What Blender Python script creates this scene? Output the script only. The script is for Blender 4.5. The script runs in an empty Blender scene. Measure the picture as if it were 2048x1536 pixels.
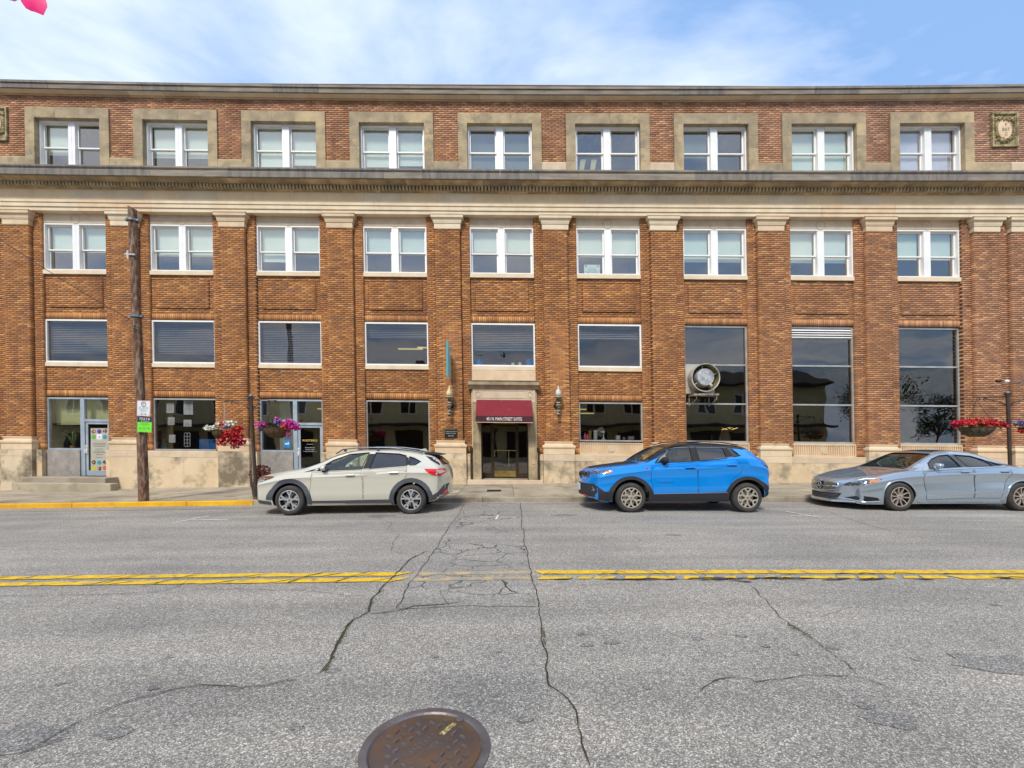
import bpy, bmesh, math, random
import numpy as np
from mathutils import Vector, Matrix
from mathutils.bvhtree import BVHTree
from mathutils import geometry as mgeo

random.seed(7); rng = np.random.default_rng(7)
SC = bpy.context.scene
COL = SC.collection
R = math.radians

# ------------------------------------------------------------------ camera, sky, sun, exposure
F = 880.0; CX = 1012.0; HY = 890.0; CAMH = 1.5
cd = bpy.data.cameras.new("camera"); cam = bpy.data.objects.new("camera", cd); COL.objects.link(cam)
cd.sensor_width = 36.0; cd.lens = F / 2048 * 36.0
cd.shift_x = (1024 - CX) / 2048.0; cd.shift_y = (HY - 768) / 2048.0
cd.clip_start = 0.05; cd.clip_end = 3000
cam.location = (0, 0, CAMH); cam.rotation_euler = (R(90), 0, 0)
SC.camera = cam
SUN_EL, SUN_AZ = 47.0, 197.0      # azimuth clockwise from +Y
W = bpy.data.worlds.new("World"); SC.world = W; W.use_nodes = True
nt = W.node_tree; nt.nodes.clear()
wo = nt.nodes.new('ShaderNodeOutputWorld'); bg = nt.nodes.new('ShaderNodeBackground')
sky = nt.nodes.new('ShaderNodeTexSky'); sky.sky_type = 'NISHITA'; sky.sun_disc = False
sky.sun_elevation = R(SUN_EL); sky.sun_rotation = R(SUN_AZ)
sky.air_density = 1.0; sky.dust_density = 1.2; sky.ozone_density = 1.6
tc = nt.nodes.new('ShaderNodeTexCoord')
sep = nt.nodes.new('ShaderNodeSeparateXYZ'); nt.links.new(tc.outputs['Generated'], sep.inputs[0])
mx = nt.nodes.new('ShaderNodeMath'); mx.operation = 'MAXIMUM'; mx.inputs[1].default_value = 0.12
nt.links.new(sep.outputs['Z'], mx.inputs[0])
dv = nt.nodes.new('ShaderNodeVectorMath'); dv.operation = 'DIVIDE'
cb = nt.nodes.new('ShaderNodeCombineXYZ')
for i in range(3): nt.links.new(mx.outputs[0], cb.inputs[i])
nt.links.new(tc.outputs['Generated'], dv.inputs[0]); nt.links.new(cb.outputs[0], dv.inputs[1])
mpn = nt.nodes.new('ShaderNodeMapping'); mpn.inputs['Location'].default_value = (2.2, 8.3, 0); mpn.inputs['Scale'].default_value = (0.75, 1.0, 1)
nt.links.new(dv.outputs[0], mpn.inputs[0])
ns = nt.nodes.new('ShaderNodeTexNoise'); ns.inputs['Scale'].default_value = 1.15; ns.inputs['Detail'].default_value = 6; ns.inputs['Roughness'].default_value = 0.57
ns.inputs['Distortion'].default_value = 0.25
nt.links.new(mpn.outputs[0], ns.inputs['Vector'])
cr = nt.nodes.new('ShaderNodeValToRGB'); cr.color_ramp.elements[0].position = 0.41; cr.color_ramp.elements[1].position = 0.59
cr.color_ramp.elements[0].color = (0.0, 0.0, 0.0, 1); cr.color_ramp.elements[1].color = (0.8, 0.8, 0.8, 1)
nt.links.new(ns.outputs['Fac'], cr.inputs[0])
mix = nt.nodes.new('ShaderNodeMix'); mix.data_type = 'RGBA'
nt.links.new(cr.outputs[0], mix.inputs[0])
veil = nt.nodes.new('ShaderNodeMix'); veil.data_type = 'RGBA'; veil.inputs[0].default_value = 0.78
nt.links.new(sky.outputs[0], veil.inputs[6]); veil.inputs[7].default_value = (3.0, 5.1, 9.0, 1)
nt.links.new(veil.outputs[2], mix.inputs[6]); mix.inputs[7].default_value = (7.9, 8.8, 10.2, 1)
nt.links.new(mix.outputs[2], bg.inputs[0]); bg.inputs[1].default_value = 0.10
nt.links.new(bg.outputs[0], wo.inputs[0])
sd = bpy.data.lights.new("sun", 'SUN'); sd.energy = 3.0; sd.angle = R(13); sd.color = (1.0, 0.94, 0.85)
so = bpy.data.objects.new("sun", sd); COL.objects.link(so)
az, el = R(SUN_AZ), R(SUN_EL)
dirv = Vector((math.sin(az) * math.cos(el), math.cos(az) * math.cos(el), math.sin(el)))
so.rotation_euler = dirv.to_track_quat('Z', 'Y').to_euler(); so.location = (0, -10, 30)
vs = SC.view_settings; vs.view_transform = 'Standard'; vs.look = 'None'; vs.exposure = 0.30; vs.gamma = 1.0; vs.use_curve_mapping = False
SC.cycles.use_denoising = True
SC.cycles.max_bounces = 8; SC.cycles.transparent_max_bounces = 16
SC.cycles.sample_clamp_indirect = 6

# ------------------------------------------------------------------ helpers
def lin(c):
    return tuple(((v / 255) / 12.92 if v / 255 <= 0.04045 else ((v / 255 + 0.055) / 1.055) ** 2.4) for v in c[:3])
def PX(px, py, Y): return Vector(((px - CX) / F * Y, Y, CAMH - (py - HY) / F * Y))
def XP(px, Y): return (px - CX) / F * Y
def ZP(py, Y): return CAMH - (py - HY) / F * Y
def gz(x):
    return -0.0145 * (np.sqrt(x * x + 4.0) - x) / 2
def gpt(px, py, dz=0.0):
    Y = F * CAMH / (py - HY)
    for _ in range(6):
        x = (px - CX) / F * Y
        Y = F * (CAMH - float(gz(x)) - dz) / (py - HY)
    x = (px - CX) / F * Y
    return x, Y, float(gz(x)) + dz
def warp(co):
    """the building has settled a little: courses fall very slightly to the right and the walls lean a hair"""
    co = np.asarray(co, dtype=float)
    x, y, z = co[..., 0], co[..., 1], co[..., 2]
    s = 54.3
    d = x * s; yy = 890 - s * (z - 1.5)
    li = 0.0094 - 0.0045 * np.clip((649 - yy) / 476, 0, 1.2)
    q = -1e-5 * np.clip((549 - yy) / 376, 0, 1.2)
    dy = li * d + q * d * d
    dx = 0.0165 * (yy - 645)
    return np.stack([x + dx / s, y, z - dy / s], axis=-1)

class MB:
    def __init__(s): s.v = []; s.f = []; s.m = []; s.c = []; s.mi = 0; s.col = None
    def add(s, vs_, fs):
        o = len(s.v); s.v.extend([tuple(p) for p in vs_])
        for f in fs:
            s.f.append(tuple(i + o for i in f)); s.m.append(s.mi); s.c.append(s.col)
        return s
    def box(s, x0, x1, y0, y1, z0, z1):
        if x1 < x0: x0, x1 = x1, x0
        if y1 < y0: y0, y1 = y1, y0
        if z1 < z0: z0, z1 = z1, z0
        return s.add([(x0,y0,z0),(x1,y0,z0),(x1,y1,z0),(x0,y1,z0),(x0,y0,z1),(x1,y0,z1),(x1,y1,z1),(x0,y1,z1)],
              [(0,1,5,4),(1,2,6,5),(2,3,7,6),(3,0,4,7),(4,5,6,7),(3,2,1,0)])
    def rect(s, x0, x1, z0, z1, t, y0, y1, tb=None):
        tb = t if tb is None else tb
        s.box(x0, x0 + t, y0, y1, z0, z1); s.box(x1 - t, x1, y0, y1, z0, z1)
        s.box(x0 + t, x1 - t, y0, y1, z1 - tb, z1); s.box(x0 + t, x1 - t, y0, y1, z0, z0 + tb); return s
    def prof(s, pts, x0, x1):
        n = len(pts)
        a = [(x0, y, z) for y, z in pts]; b = [(x1, y, z) for y, z in pts]
        fs = [(i, (i + 1) % n, n + (i + 1) % n, n + i) for i in range(n)]
        fs.append(tuple(range(n - 1, -1, -1))); fs.append(tuple(range(n, 2 * n)))
        return s.add(a + b, fs)
    def poly(s, pts, nrm):
        """prism: pts 3d loop, extruded by vector nrm"""
        n = len(pts); nrm = Vector(nrm); b = [tuple(Vector(p) + nrm) for p in pts]
        fs = [(i, (i + 1) % n, n + (i + 1) % n, n + i) for i in range(n)]
        fs.append(tuple(range(n - 1, -1, -1))); fs.append(tuple(range(n, 2 * n)))
        return s.add([tuple(p) for p in pts] + b, fs)
    def tube(s, path, r, n=8, closed=False):
        path = [Vector(p) for p in path]; m = len(path)
        rs = r if isinstance(r, (list, tuple)) else [r] * m
        up = Vector((0, 0, 1)); vs_ = []
        for i, p in enumerate(path):
            if closed: t = path[(i + 1) % m] - path[i - 1]
            else: t = path[min(i + 1, m - 1)] - path[max(i - 1, 0)]
            t.normalize()
            a = t.cross(up)
            if a.length < 0.05: a = t.cross(Vector((0, 1, 0)))
            a.normalize(); b = t.cross(a)
            for k in range(n):
                an = 2 * math.pi * k / n
                vs_.append(tuple(p + (a * math.cos(an) + b * math.sin(an)) * rs[i]))
        fs = []
        for i in range(m if closed else m - 1):
            j = (i + 1) % m
            for k in range(n): fs.append((i * n + k, i * n + (k + 1) % n, j * n + (k + 1) % n, j * n + k))
        if not closed:
            fs.append(tuple(range(n - 1, -1, -1))); fs.append(tuple((m - 1) * n + k for k in range(n)))
        return s.add(vs_, fs)
    def lathe(s, pr, n=16, c=(0, 0, 0), axis='z', capped=True):
        vs_ = []
        for r_, h in pr:
            for k in range(n):
                a = 2 * math.pi * k / n; u, w = r_ * math.cos(a), r_ * math.sin(a)
                if axis == 'z': p = (u, w, h)
                elif axis == 'y': p = (u, h, w)
                else: p = (h, u, w)
                vs_.append((p[0] + c[0], p[1] + c[1], p[2] + c[2]))
        fs = []
        for i in range(len(pr) - 1):
            for k in range(n): fs.append((i * n + k, i * n + (k + 1) % n, (i + 1) * n + (k + 1) % n, (i + 1) * n + k))
        if capped:
            fs.append(tuple(range(n - 1, -1, -1))); fs.append(tuple((len(pr) - 1) * n + k for k in range(n)))
        return s.add(vs_, fs)
    def build(s, name, mats, parent=None, wp=False, smooth=False, recalc=True, off=None, bevel=0):
        v = np.array(s.v, dtype=float).reshape(-1, 3)
        if wp: v = warp(v)
        if off is not None: v = v - np.array(off)
        me = bpy.data.meshes.new(name)
        me.from_pydata([tuple(p) for p in v], [], s.f)
        if not isinstance(mats, (list, tuple)): mats = [mats]
        for m in mats: me.materials.append(m)
        if any(s.m): me.polygons.foreach_set('material_index', s.m)
        if any(c is not None for c in s.c):
            at = me.color_attributes.new('Col', 'FLOAT_COLOR', 'CORNER')
            arr = []
            for f, c in zip(s.f, s.c): arr.extend(list((c or (1, 1, 1)) + (1,)) * len(f))
            at.data.foreach_set('color', arr)
        if recalc:
            bm = bmesh.new(); bm.from_mesh(me); bmesh.ops.recalc_face_normals(bm, faces=bm.faces); bm.to_mesh(me); bm.free()
        if smooth: shade(me, 40 if smooth is True else smooth)
        o = bpy.data.objects.new(name, me); COL.objects.link(o)
        if parent is not None: o.parent = parent
        if bevel:
            md = o.modifiers.new('b', 'BEVEL'); md.width = bevel; md.segments = 1; md.limit_method = 'ANGLE'
        return o

def shade(me, deg=40):
    me.polygons.foreach_set('use_smooth', [True] * len(me.polygons))
    try: me.set_sharp_from_angle(angle=R(deg))
    except Exception: pass
def empty(name, loc=(0, 0, 0), rot=(0, 0, 0)):
    o = bpy.data.objects.new(name, None); o.empty_display_size = 0.2; COL.objects.link(o); o.location = loc; o.rotation_euler = rot; return o
def tag(o, label, cat, group=None):
    o['label'] = label; o['category'] = cat
    if group: o['group'] = group
    return o
def struct(o): o['kind'] = 'structure'; return o
def stuff(o): o['kind'] = 'stuff'; return o
def copy_tree(o, parent=None):
    c = o.copy(); COL.objects.link(c)
    if parent is not None: c.parent = parent
    for ch in o.children: copy_tree(ch, c)
    return c

# ---- materials
MATS = {}
def node_mat(name):
    m = bpy.data.materials.new(name); m.use_nodes = True
    n = m.node_tree; b = n.nodes['Principled BSDF']; return m, n, b
def mat(name, c, rough=0.6, metal=0.0, c2=None, scale=6.0, detail=4, bump=0.0, bscale=None, contrast=(0.35, 0.65), coat=0.0, streak=None, emit=None, spec=None, vcol=False, grime=None):
    """c, c2: srgb 0-255"""
    if name in MATS: return MATS[name]
    m, n, b = node_mat(name); L = n.links
    b.inputs['Roughness'].default_value = rough; b.inputs['Metallic'].default_value = metal
    if coat: b.inputs['Coat Weight'].default_value = coat; b.inputs['Coat Roughness'].default_value = 0.04
    if spec is not None: b.inputs['Specular IOR Level'].default_value = spec
    base = lin(c) + (1,)
    b.inputs['Base Color'].default_value = base
    t = n.nodes.new('ShaderNodeTexCoord'); src = t.outputs['Object']
    out = None
    if vcol:
        at = n.nodes.new('ShaderNodeAttribute'); at.attribute_name = 'Col'; out = at.outputs['Color']
    if c2 is not None:
        mp = n.nodes.new('ShaderNodeMapping'); L.new(src, mp.inputs[0])
        if streak: mp.inputs['Scale'].default_value = streak
        nz = n.nodes.new('ShaderNodeTexNoise'); nz.inputs['Scale'].default_value = scale; nz.inputs['Detail'].default_value = detail; nz.inputs['Roughness'].default_value = 0.6
        L.new(mp.outputs[0], nz.inputs['Vector'])
        r = n.nodes.new('ShaderNodeValToRGB'); r.color_ramp.elements[0].position = contrast[0]; r.color_ramp.elements[1].position = contrast[1]
        L.new(nz.outputs['Fac'], r.inputs[0])
        x = n.nodes.new('ShaderNodeMix'); x.data_type = 'RGBA'; L.new(r.outputs[0], x.inputs[0])
        if out is not None: L.new(out, x.inputs[6])
        else: x.inputs[6].default_value = base
        x.inputs[7].default_value = lin(c2) + (1,)
        out = x.outputs[2]
    if grime is not None:
        gc, gs, g0, g1 = grime
        nz = n.nodes.new('ShaderNodeTexNoise'); nz.inputs['Scale'].default_value = gs; nz.inputs['Detail'].default_value = 8; nz.inputs['Roughness'].default_value = 0.65
        mp = n.nodes.new('ShaderNodeMapping'); mp.inputs['Location'].default_value = (3.1, 7.7, 1.3); L.new(src, mp.inputs[0])
        L.new(mp.outputs[0], nz.inputs['Vector'])
        r = n.nodes.new('ShaderNodeValToRGB'); r.color_ramp.elements[0].position = g0; r.color_ramp.elements[1].position = g1
        L.new(nz.outputs['Fac'], r.inputs[0])
        x = n.nodes.new('ShaderNodeMix'); x.data_type = 'RGBA'; L.new(r.outputs[0], x.inputs[0])
        if out is not None: L.new(out, x.inputs[6])
        else: x.inputs[6].default_value = base
        x.inputs[7].default_value = lin(gc) + (1,)
        out = x.outputs[2]
    if out is not None: L.new(out, b.inputs['Base Color'])
    if bump:
        nb = n.nodes.new('ShaderNodeTexNoise'); nb.inputs['Scale'].default_value = bscale or scale * 4; nb.inputs['Detail'].default_value = 5
        L.new(src, nb.inputs['Vector'])
        bn = n.nodes.new('ShaderNodeBump'); bn.inputs['Strength'].default_value = bump; bn.inputs['Distance'].default_value = 0.01
        L.new(nb.outputs['Fac'], bn.inputs['Height']); L.new(bn.outputs[0], b.inputs['Normal'])
    if emit:
        b.inputs['Emission Color'].default_value = lin(emit[0]) + (1,); b.inputs['Emission Strength'].default_value = emit[1]
    MATS[name] = m; return m
def glass_mat(name, tint, refl=0.07, rough=0.01, curve=0.9):
    if name in MATS: return MATS[name]
    m = bpy.data.materials.new(name); m.use_nodes = True; n = m.node_tree; n.nodes.clear(); L = n.links
    o = n.nodes.new('ShaderNodeOutputMaterial'); t = n.nodes.new('ShaderNodeBsdfTransparent'); t.inputs[0].default_value = tuple(tint) + (1,)
    g = n.nodes.new('ShaderNodeBsdfGlossy'); g.inputs['Roughness'].default_value = rough; g.inputs[0].default_value = (1.0, 0.88, 0.79, 1)
    lw = n.nodes.new('ShaderNodeLayerWeight'); lw.inputs[0].default_value = 0.5
    p = n.nodes.new('ShaderNodeMath'); p.operation = 'POWER'; p.inputs[1].default_value = 4.0; L.new(lw.outputs['Facing'], p.inputs[0])
    a = n.nodes.new('ShaderNodeMath'); a.operation = 'MULTIPLY_ADD'; a.inputs[1].default_value = curve; a.inputs[2].default_value = refl; a.use_clamp = True
    L.new(p.outputs[0], a.inputs[0])
    x = n.nodes.new('ShaderNodeMixShader'); L.new(a.outputs[0], x.inputs[0]); L.new(t.outputs[0], x.inputs[1]); L.new(g.outputs[0], x.inputs[2])
    # slight waviness of old sheet glass
    tc_ = n.nodes.new('ShaderNodeTexCoord'); nz = n.nodes.new('ShaderNodeTexNoise'); nz.inputs['Scale'].default_value = 0.9; nz.inputs['Detail'].default_value = 1
    L.new(tc_.outputs['Object'], nz.inputs['Vector'])
    bn = n.nodes.new('ShaderNodeBump'); bn.inputs['Strength'].default_value = 0.12; bn.inputs['Distance'].default_value = 0.05
    L.new(nz.outputs['Fac'], bn.inputs['Height']); L.new(bn.outputs[0], g.inputs['Normal'])
    L.new(x.outputs[0], o.inputs[0]); MATS[name] = m; return m

def text(name, body, w, h, loc, m, parent=None, rot=(R(90), 0, 0), ext=0.001, font_scale=1.0, squash=True, wp=False):
    cu = bpy.data.curves.new(name, 'FONT'); cu.body = body; cu.size = 1.0; cu.extrude = 0.0; cu.align_x = 'CENTER'; cu.align_y = 'CENTER'; cu.resolution_u = 2
    t = bpy.data.objects.new(name + '_tmp', cu); COL.objects.link(t)
    dg = bpy.context.evaluated_depsgraph_get(); dg.update()
    me = bpy.data.meshes.new_from_object(t.evaluated_get(dg)); bpy.data.objects.remove(t)
    n = len(me.vertices); a = np.zeros(n * 3); me.vertices.foreach_get('co', a); a = a.reshape(-1, 3)
    mn, mxx = a.min(0), a.max(0); c = (mn + mxx) / 2; d = np.maximum(mxx - mn, 1e-6)
    sx = w / d[0] if w else h / d[1]; sy = h / d[1] if h else sx
    a = (a - c) * np.array([sx, sy, 1])
    M = np.array(Matrix.LocRotScale(None, __import__('mathutils').Euler(rot), None)).reshape(3, 3) if False else np.array(__import__('mathutils').Euler(rot).to_matrix())
    a = a @ M.T + np.array(loc)
    if wp: a = warp(a)
    me.vertices.foreach_set('co', a.reshape(-1)); me.materials.clear(); me.materials.append(m); me.name = name
    o = bpy.data.objects.new(name, me); COL.objects.link(o)
    if parent is not None: o.parent = parent
    return o

# palette
M_mortar = mat('mortar', (112, 84, 62), 0.95, c2=(92, 68, 50), scale=3)
M_brick = mat('brick_joined', (150, 95, 60), 0.85, vcol=True, c2=(112, 66, 36), scale=1.1, streak=(1.6, 1, .22), contrast=(.52, 1.0), bump=0.3, bscale=60, grime=((112, 70, 38), 0.55, 0.5, 0.95))
M_stone = mat('limestone', (218, 194, 160), 0.85, c2=(202, 174, 140), scale=1.6, bump=0.25, bscale=30, grime=((172, 150, 118), 0.9, 0.55, 0.85))
M_stone_b = mat('limestone_pale', (222, 204, 174), 0.85, c2=(208, 188, 156), scale=2.0, bump=0.25, bscale=30)
M_stone_c = mat('limestone_grey', (206, 186, 158), 0.85, c2=(190, 168, 140), scale=2.5, bump=0.25, bscale=30)
M_weather = mat('weathered_stone', (152, 140, 122), 0.9, c2=(116, 108, 98), scale=2.2, bump=0.3, bscale=25, streak=(0.5, 1, 3.0), grime=((150, 136, 110), 1.5, 0.55, 0.8))
M_weather_b = mat('weathered_stone_dark', (132, 124, 112), 0.9, c2=(104, 98, 92), scale=2.2, bump=0.3, bscale=25, streak=(3.0, 1, 0.6))
M_mould = mat('moulding_stone', (198, 176, 140), 0.9, c2=(146, 124, 90), scale=1.8, bump=0.3, bscale=25, streak=(1, 1, 2))
M_surr = mat('surround_stone', (188, 166, 128), 0.9, c2=(150, 134, 106), scale=1.5, bump=0.3, bscale=30, grime=((110, 100, 80), 2.0, 0.5, 0.75))
M_surr_b = mat('surround_stone_dark', (168, 150, 120), 0.9, c2=(136, 122, 98), scale=2.5, bump=0.3, bscale=30, grime=((185, 160, 118), 3.0, 0.58, 0.7))
M_plinth = mat('plinth_stone', (214, 192, 158), 0.85, c2=(198, 174, 138), scale=1.2, bump=0.25, bscale=20, grime=((134, 122, 102), 1.3, 0.50, 0.66))
M_plinth_b = mat('plinth_stone_b', (200, 182, 152), 0.85, c2=(216, 194, 160), scale=1.2, bump=0.25, bscale=20, grime=((118, 106, 86), 1.0, 0.46, 0.62))
M_white = mat('white_frame', (238, 236, 230), 0.45, c2=(222, 220, 216), scale=2, contrast=(0.3, 0.8))
M_alu = mat('aluminium_frame', (186, 186, 180), 0.35, 0.3, c2=(160, 160, 154), scale=3)
M_alu_blue = mat('shopfront_frame', (176, 188, 196), 0.4, 0.3, c2=(156, 168, 176), scale=3)
M_glass = glass_mat('window_glass', (0.93, 0.96, 0.95), 0.19)
M_glass_dark = glass_mat('tinted_glass', (0.60, 0.62, 0.60), 0.14)
M_shade = mat('roller_shade', (236, 244, 232), 0.9, c2=(226, 238, 228), scale=1.0)
M_shade_b = mat('roller_shade_lilac', (222, 220, 236), 0.9, c2=(206, 206, 226), scale=1.0)
M_shade_c = mat('grey_shade', (132, 140, 134), 0.9, c2=(120, 128, 124), scale=1.0)
M_blind = mat('venetian_blind', (150, 158, 168), 0.6)
M_glass_mezz = glass_mat('mezzanine_glass', (0.80, 0.80, 0.80), 0.09)
M_room = mat('room_wall', (120, 112, 88), 0.95, c2=(100, 92, 72), scale=0.6)
M_room_y = mat('room_wall_olive', (112, 104, 52), 0.95, c2=(90, 82, 40), scale=0.6)
M_dark = mat('dark_metal', (38, 34, 32), 0.5, 0.4, c2=(58, 48, 42), scale=8)
M_black = mat('black_rubber', (28, 28, 30), 0.75)
M_blackg = mat('black_gloss', (14, 14, 16), 0.15, coat=0.5)
M_bronze = mat('bronze_frame', (78, 62, 46), 0.4, 0.5, c2=(58, 46, 36), scale=4)
# ------------------------------------------------------------------ ground
Y0, YS, YF = 16.28, 16.19, 16.055        # spandrel / strip / pilaster planes
YC = 11.70                                # face of the kerb
XR = 26.0

def ground_sheet(name, x0, x1, y0, y1, dz, m, nx=60, ny=2):
    mb = MB(); xs = np.linspace(x0, x1, nx + 1); ys = np.linspace(y0, y1, ny + 1)
    vs_ = [(x, y, float(gz(np.clip(x, -60, 60))) + dz) for y in ys for x in xs]
    fs = [(j * (nx + 1) + i, j * (nx + 1) + i + 1, (j + 1) * (nx + 1) + i + 1, (j + 1) * (nx + 1) + i) for j in range(ny) for i in range(nx)]
    mb.add(vs_, fs); return mb.build(name, m, smooth=True, recalc=False)

def asphalt_mat(name, dark, light, crack=False, tint=1.0):
    m, n, b = node_mat(name); L = n.links
    t = n.nodes.new('ShaderNodeTexCoord'); src = t.outputs['Object']
    vo = n.nodes.new('ShaderNodeTexVoronoi'); vo.inputs['Scale'].default_value = 150; L.new(src, vo.inputs['Vector'])
    rr = n.nodes.new('ShaderNodeSeparateColor'); L.new(vo.outputs['Color'], rr.inputs[0])
    r1 = n.nodes.new('ShaderNodeValToRGB'); e = r1.color_ramp.elements
    e[0].position = 0.05; e[0].color = tuple(v * 0.62 for v in dark) + (1,)
    e[1].position = 1.0; e[1].color = tuple(min(v * 1.7, 0.9) for v in light) + (1,)
    x = r1.color_ramp.elements.new(0.5); x.color = tuple(dark) + (1,)
    x = r1.color_ramp.elements.new(0.82); x.color = tuple(light) + (1,)
    L.new(rr.outputs[0], r1.inputs[0])
    nz = n.nodes.new('ShaderNodeTexNoise'); nz.inputs['Scale'].default_value = 0.55; nz.inputs['Detail'].default_value = 7; nz.inputs['Roughness'].default_value = 0.6; L.new(src, nz.inputs['Vector'])
    r2 = n.nodes.new('ShaderNodeValToRGB'); r2.color_ramp.elements[0].position = 0.3; r2.color_ramp.elements[1].position = 0.72
    r2.color_ramp.elements[0].color = (0.80, 0.80, 0.81, 1); r2.color_ramp.elements[1].color = (1.13, 1.11, 1.08, 1)
    L.new(nz.outputs['Fac'], r2.inputs[0])
    # lanes polished and oiled lengthwise
    mp = n.nodes.new('ShaderNodeMapping'); mp.inputs['Scale'].default_value = (0.12, 1.3, 1); L.new(src, mp.inputs[0])
    nl = n.nodes.new('ShaderNodeTexNoise'); nl.inputs['Scale'].default_value = 1.6; nl.inputs['Detail'].default_value = 5; L.new(mp.outputs[0], nl.inputs['Vector'])
    r3 = n.nodes.new('ShaderNodeValToRGB'); r3.color_ramp.elements[0].position = 0.3; r3.color_ramp.elements[1].position = 0.7
    r3.color_ramp.elements[0].color = (0.80, 0.80, 0.80, 1); r3.color_ramp.elements[1].color = (1.14, 1.13, 1.11, 1); L.new(nl.outputs['Fac'], r3.inputs[0])
    m1 = n.nodes.new('ShaderNodeMix'); m1.data_type = 'RGBA'; m1.blend_type = 'MULTIPLY'; m1.inputs[0].default_value = 1; L.new(r1.outputs[0], m1.inputs[6]); L.new(r2.outputs[0], m1.inputs[7])
    m2 = n.nodes.new('ShaderNodeMix'); m2.data_type = 'RGBA'; m2.blend_type = 'MULTIPLY'; m2.inputs[0].default_value = 1; L.new(m1.outputs[2], m2.inputs[6]); L.new(r3.outputs[0], m2.inputs[7])
    # wide grain clusters
    n4 = n.nodes.new('ShaderNodeTexNoise'); n4.inputs['Scale'].default_value = 38; n4.inputs['Detail'].default_value = 3; L.new(src, n4.inputs['Vector'])
    r4 = n.nodes.new('ShaderNodeValToRGB'); r4.color_ramp.elements[0].position = 0.33; r4.color_ramp.elements[1].position = 0.67
    r4.color_ramp.elements[0].color = (0.84, 0.84, 0.84, 1); r4.color_ramp.elements[1].color = (1.14, 1.14, 1.14, 1); L.new(n4.outputs['Fac'], r4.inputs[0])
    m3 = n.nodes.new('ShaderNodeMix'); m3.data_type = 'RGBA'; m3.blend_type = 'MULTIPLY'; m3.inputs[0].default_value = 1; L.new(m2.outputs[2], m3.inputs[6]); L.new(r4.outputs[0], m3.inputs[7])
    out = m3.outputs[2]
    if crack:
        mp2 = n.nodes.new('ShaderNodeMapping'); mp2.inputs['Scale'].default_value = (1.0, 1.0, 0); L.new(src, mp2.inputs[0])
        nd = n.nodes.new('ShaderNodeTexNoise'); nd.inputs['Scale'].default_value = 3; L.new(mp2.outputs[0], nd.inputs['Vector'])
        ad = n.nodes.new('ShaderNodeMix'); ad.data_type = 'RGBA'; ad.inputs[0].default_value = 0.25; L.new(mp2.outputs[0], ad.inputs[6]); L.new(nd.outputs['Color'], ad.inputs[7])
        ve = n.nodes.new('ShaderNodeTexVoronoi'); ve.feature = 'DISTANCE_TO_EDGE'; ve.inputs['Scale'].default_value = 3.0; L.new(ad.outputs[2], ve.inputs['Vector'])
        ra = n.nodes.new('ShaderNodeValToRGB'); ra.color_ramp.elements[0].position = 0.010; ra.color_ramp.elements[1].position = 0.028
        L.new(ve.outputs['Distance'], ra.inputs[0])
        mk = n.nodes.new('ShaderNodeMath'); mk.operation = 'MAXIMUM'; L.new(ra.outputs[0], mk.inputs[0])
        nk = n.nodes.new('ShaderNodeTexNoise'); nk.inputs['Scale'].default_value = 0.9; L.new(src, nk.inputs['Vector'])
        rk = n.nodes.new('ShaderNodeValToRGB'); rk.color_ramp.elements[0].position = 0.42; rk.color_ramp.elements[1].position = 0.6; L.new(nk.outputs['Fac'], rk.inputs[0]); L.new(rk.outputs[0], mk.inputs[1])
        m5 = n.nodes.new('ShaderNodeMix'); m5.data_type = 'RGBA'; L.new(mk.outputs[0], m5.inputs[0]); m5.inputs[6].default_value = (0.03, 0.028, 0.022, 1); L.new(out, m5.inputs[7])
        out = m5.outputs[2]
    L.new(out, b.inputs['Base Color']); b.inputs['Roughness'].default_value = 0.88
    bn = n.nodes.new('ShaderNodeBump'); bn.inputs['Strength'].default_value = 0.55; bn.inputs['Distance'].default_value = 0.006
    L.new(vo.outputs['Distance'], bn.inputs['Height']); L.new(bn.outputs[0], b.inputs['Normal'])
    MATS[name] = m; return m
M_asph = asphalt_mat('asphalt', (0.255, 0.236, 0.208), (0.405, 0.378, 0.336))
M_asph2 = asphalt_mat('asphalt_patch', (0.252, 0.236, 0.212), (0.395, 0.372, 0.336), crack=True)
M_crack = mat('crack_fill', (52, 46, 38), 0.95, c2=(70, 66, 40), scale=9, contrast=(0.5, 0.62))
M_moss = mat('moss', (96, 100, 36), 0.95, c2=(70, 62, 34), scale=20)
M_conc = mat('pavement_concrete', (176, 164, 140), 0.9, c2=(150, 138, 116), scale=1.1, bump=0.3, bscale=50, grime=((120, 106, 84), 1.7, 0.52, 0.72))
M_conc2 = mat('pavement_concrete_b', (164, 154, 134), 0.9, c2=(142, 130, 110), scale=1.4, bump=0.3, bscale=50, grime=((112, 98, 78), 1.2, 0.5, 0.7))
M_yellow = mat('kerb_yellow', (228, 178, 20), 0.7, c2=(206, 150, 20), scale=2, grime=((150, 120, 60), 2.2, 0.6, 0.78))
M_yline = mat('line_yellow', (226, 184, 30), 0.75, c2=(196, 158, 40), scale=12, grime=((120, 114, 98), 7.0, 0.56, 0.66))
M_yfaint = mat('line_faded', (186, 160, 112), 0.85, c2=(140, 134, 122), scale=7, contrast=(0.35, 0.6))
M_wline = mat('line_white', (218, 218, 212), 0.8, c2=(160, 160, 156), scale=10, contrast=(0.45, 0.7))

road = struct(ground_sheet('road', -90, 90, -9.0, YC + 0.02, 0.0, M_asph, 180, 2))
gr = MB(); gr.add([(-900, -900, -1.3), (900, -900, -1.3), (900, 900, -1.3), (-900, 900, -1.3)], [(0, 1, 2, 3)])
struct(gr.build('ground', mat('far_ground', (110, 104, 92), 0.95, c2=(90, 88, 76), scale=0.2), recalc=False))

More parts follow.
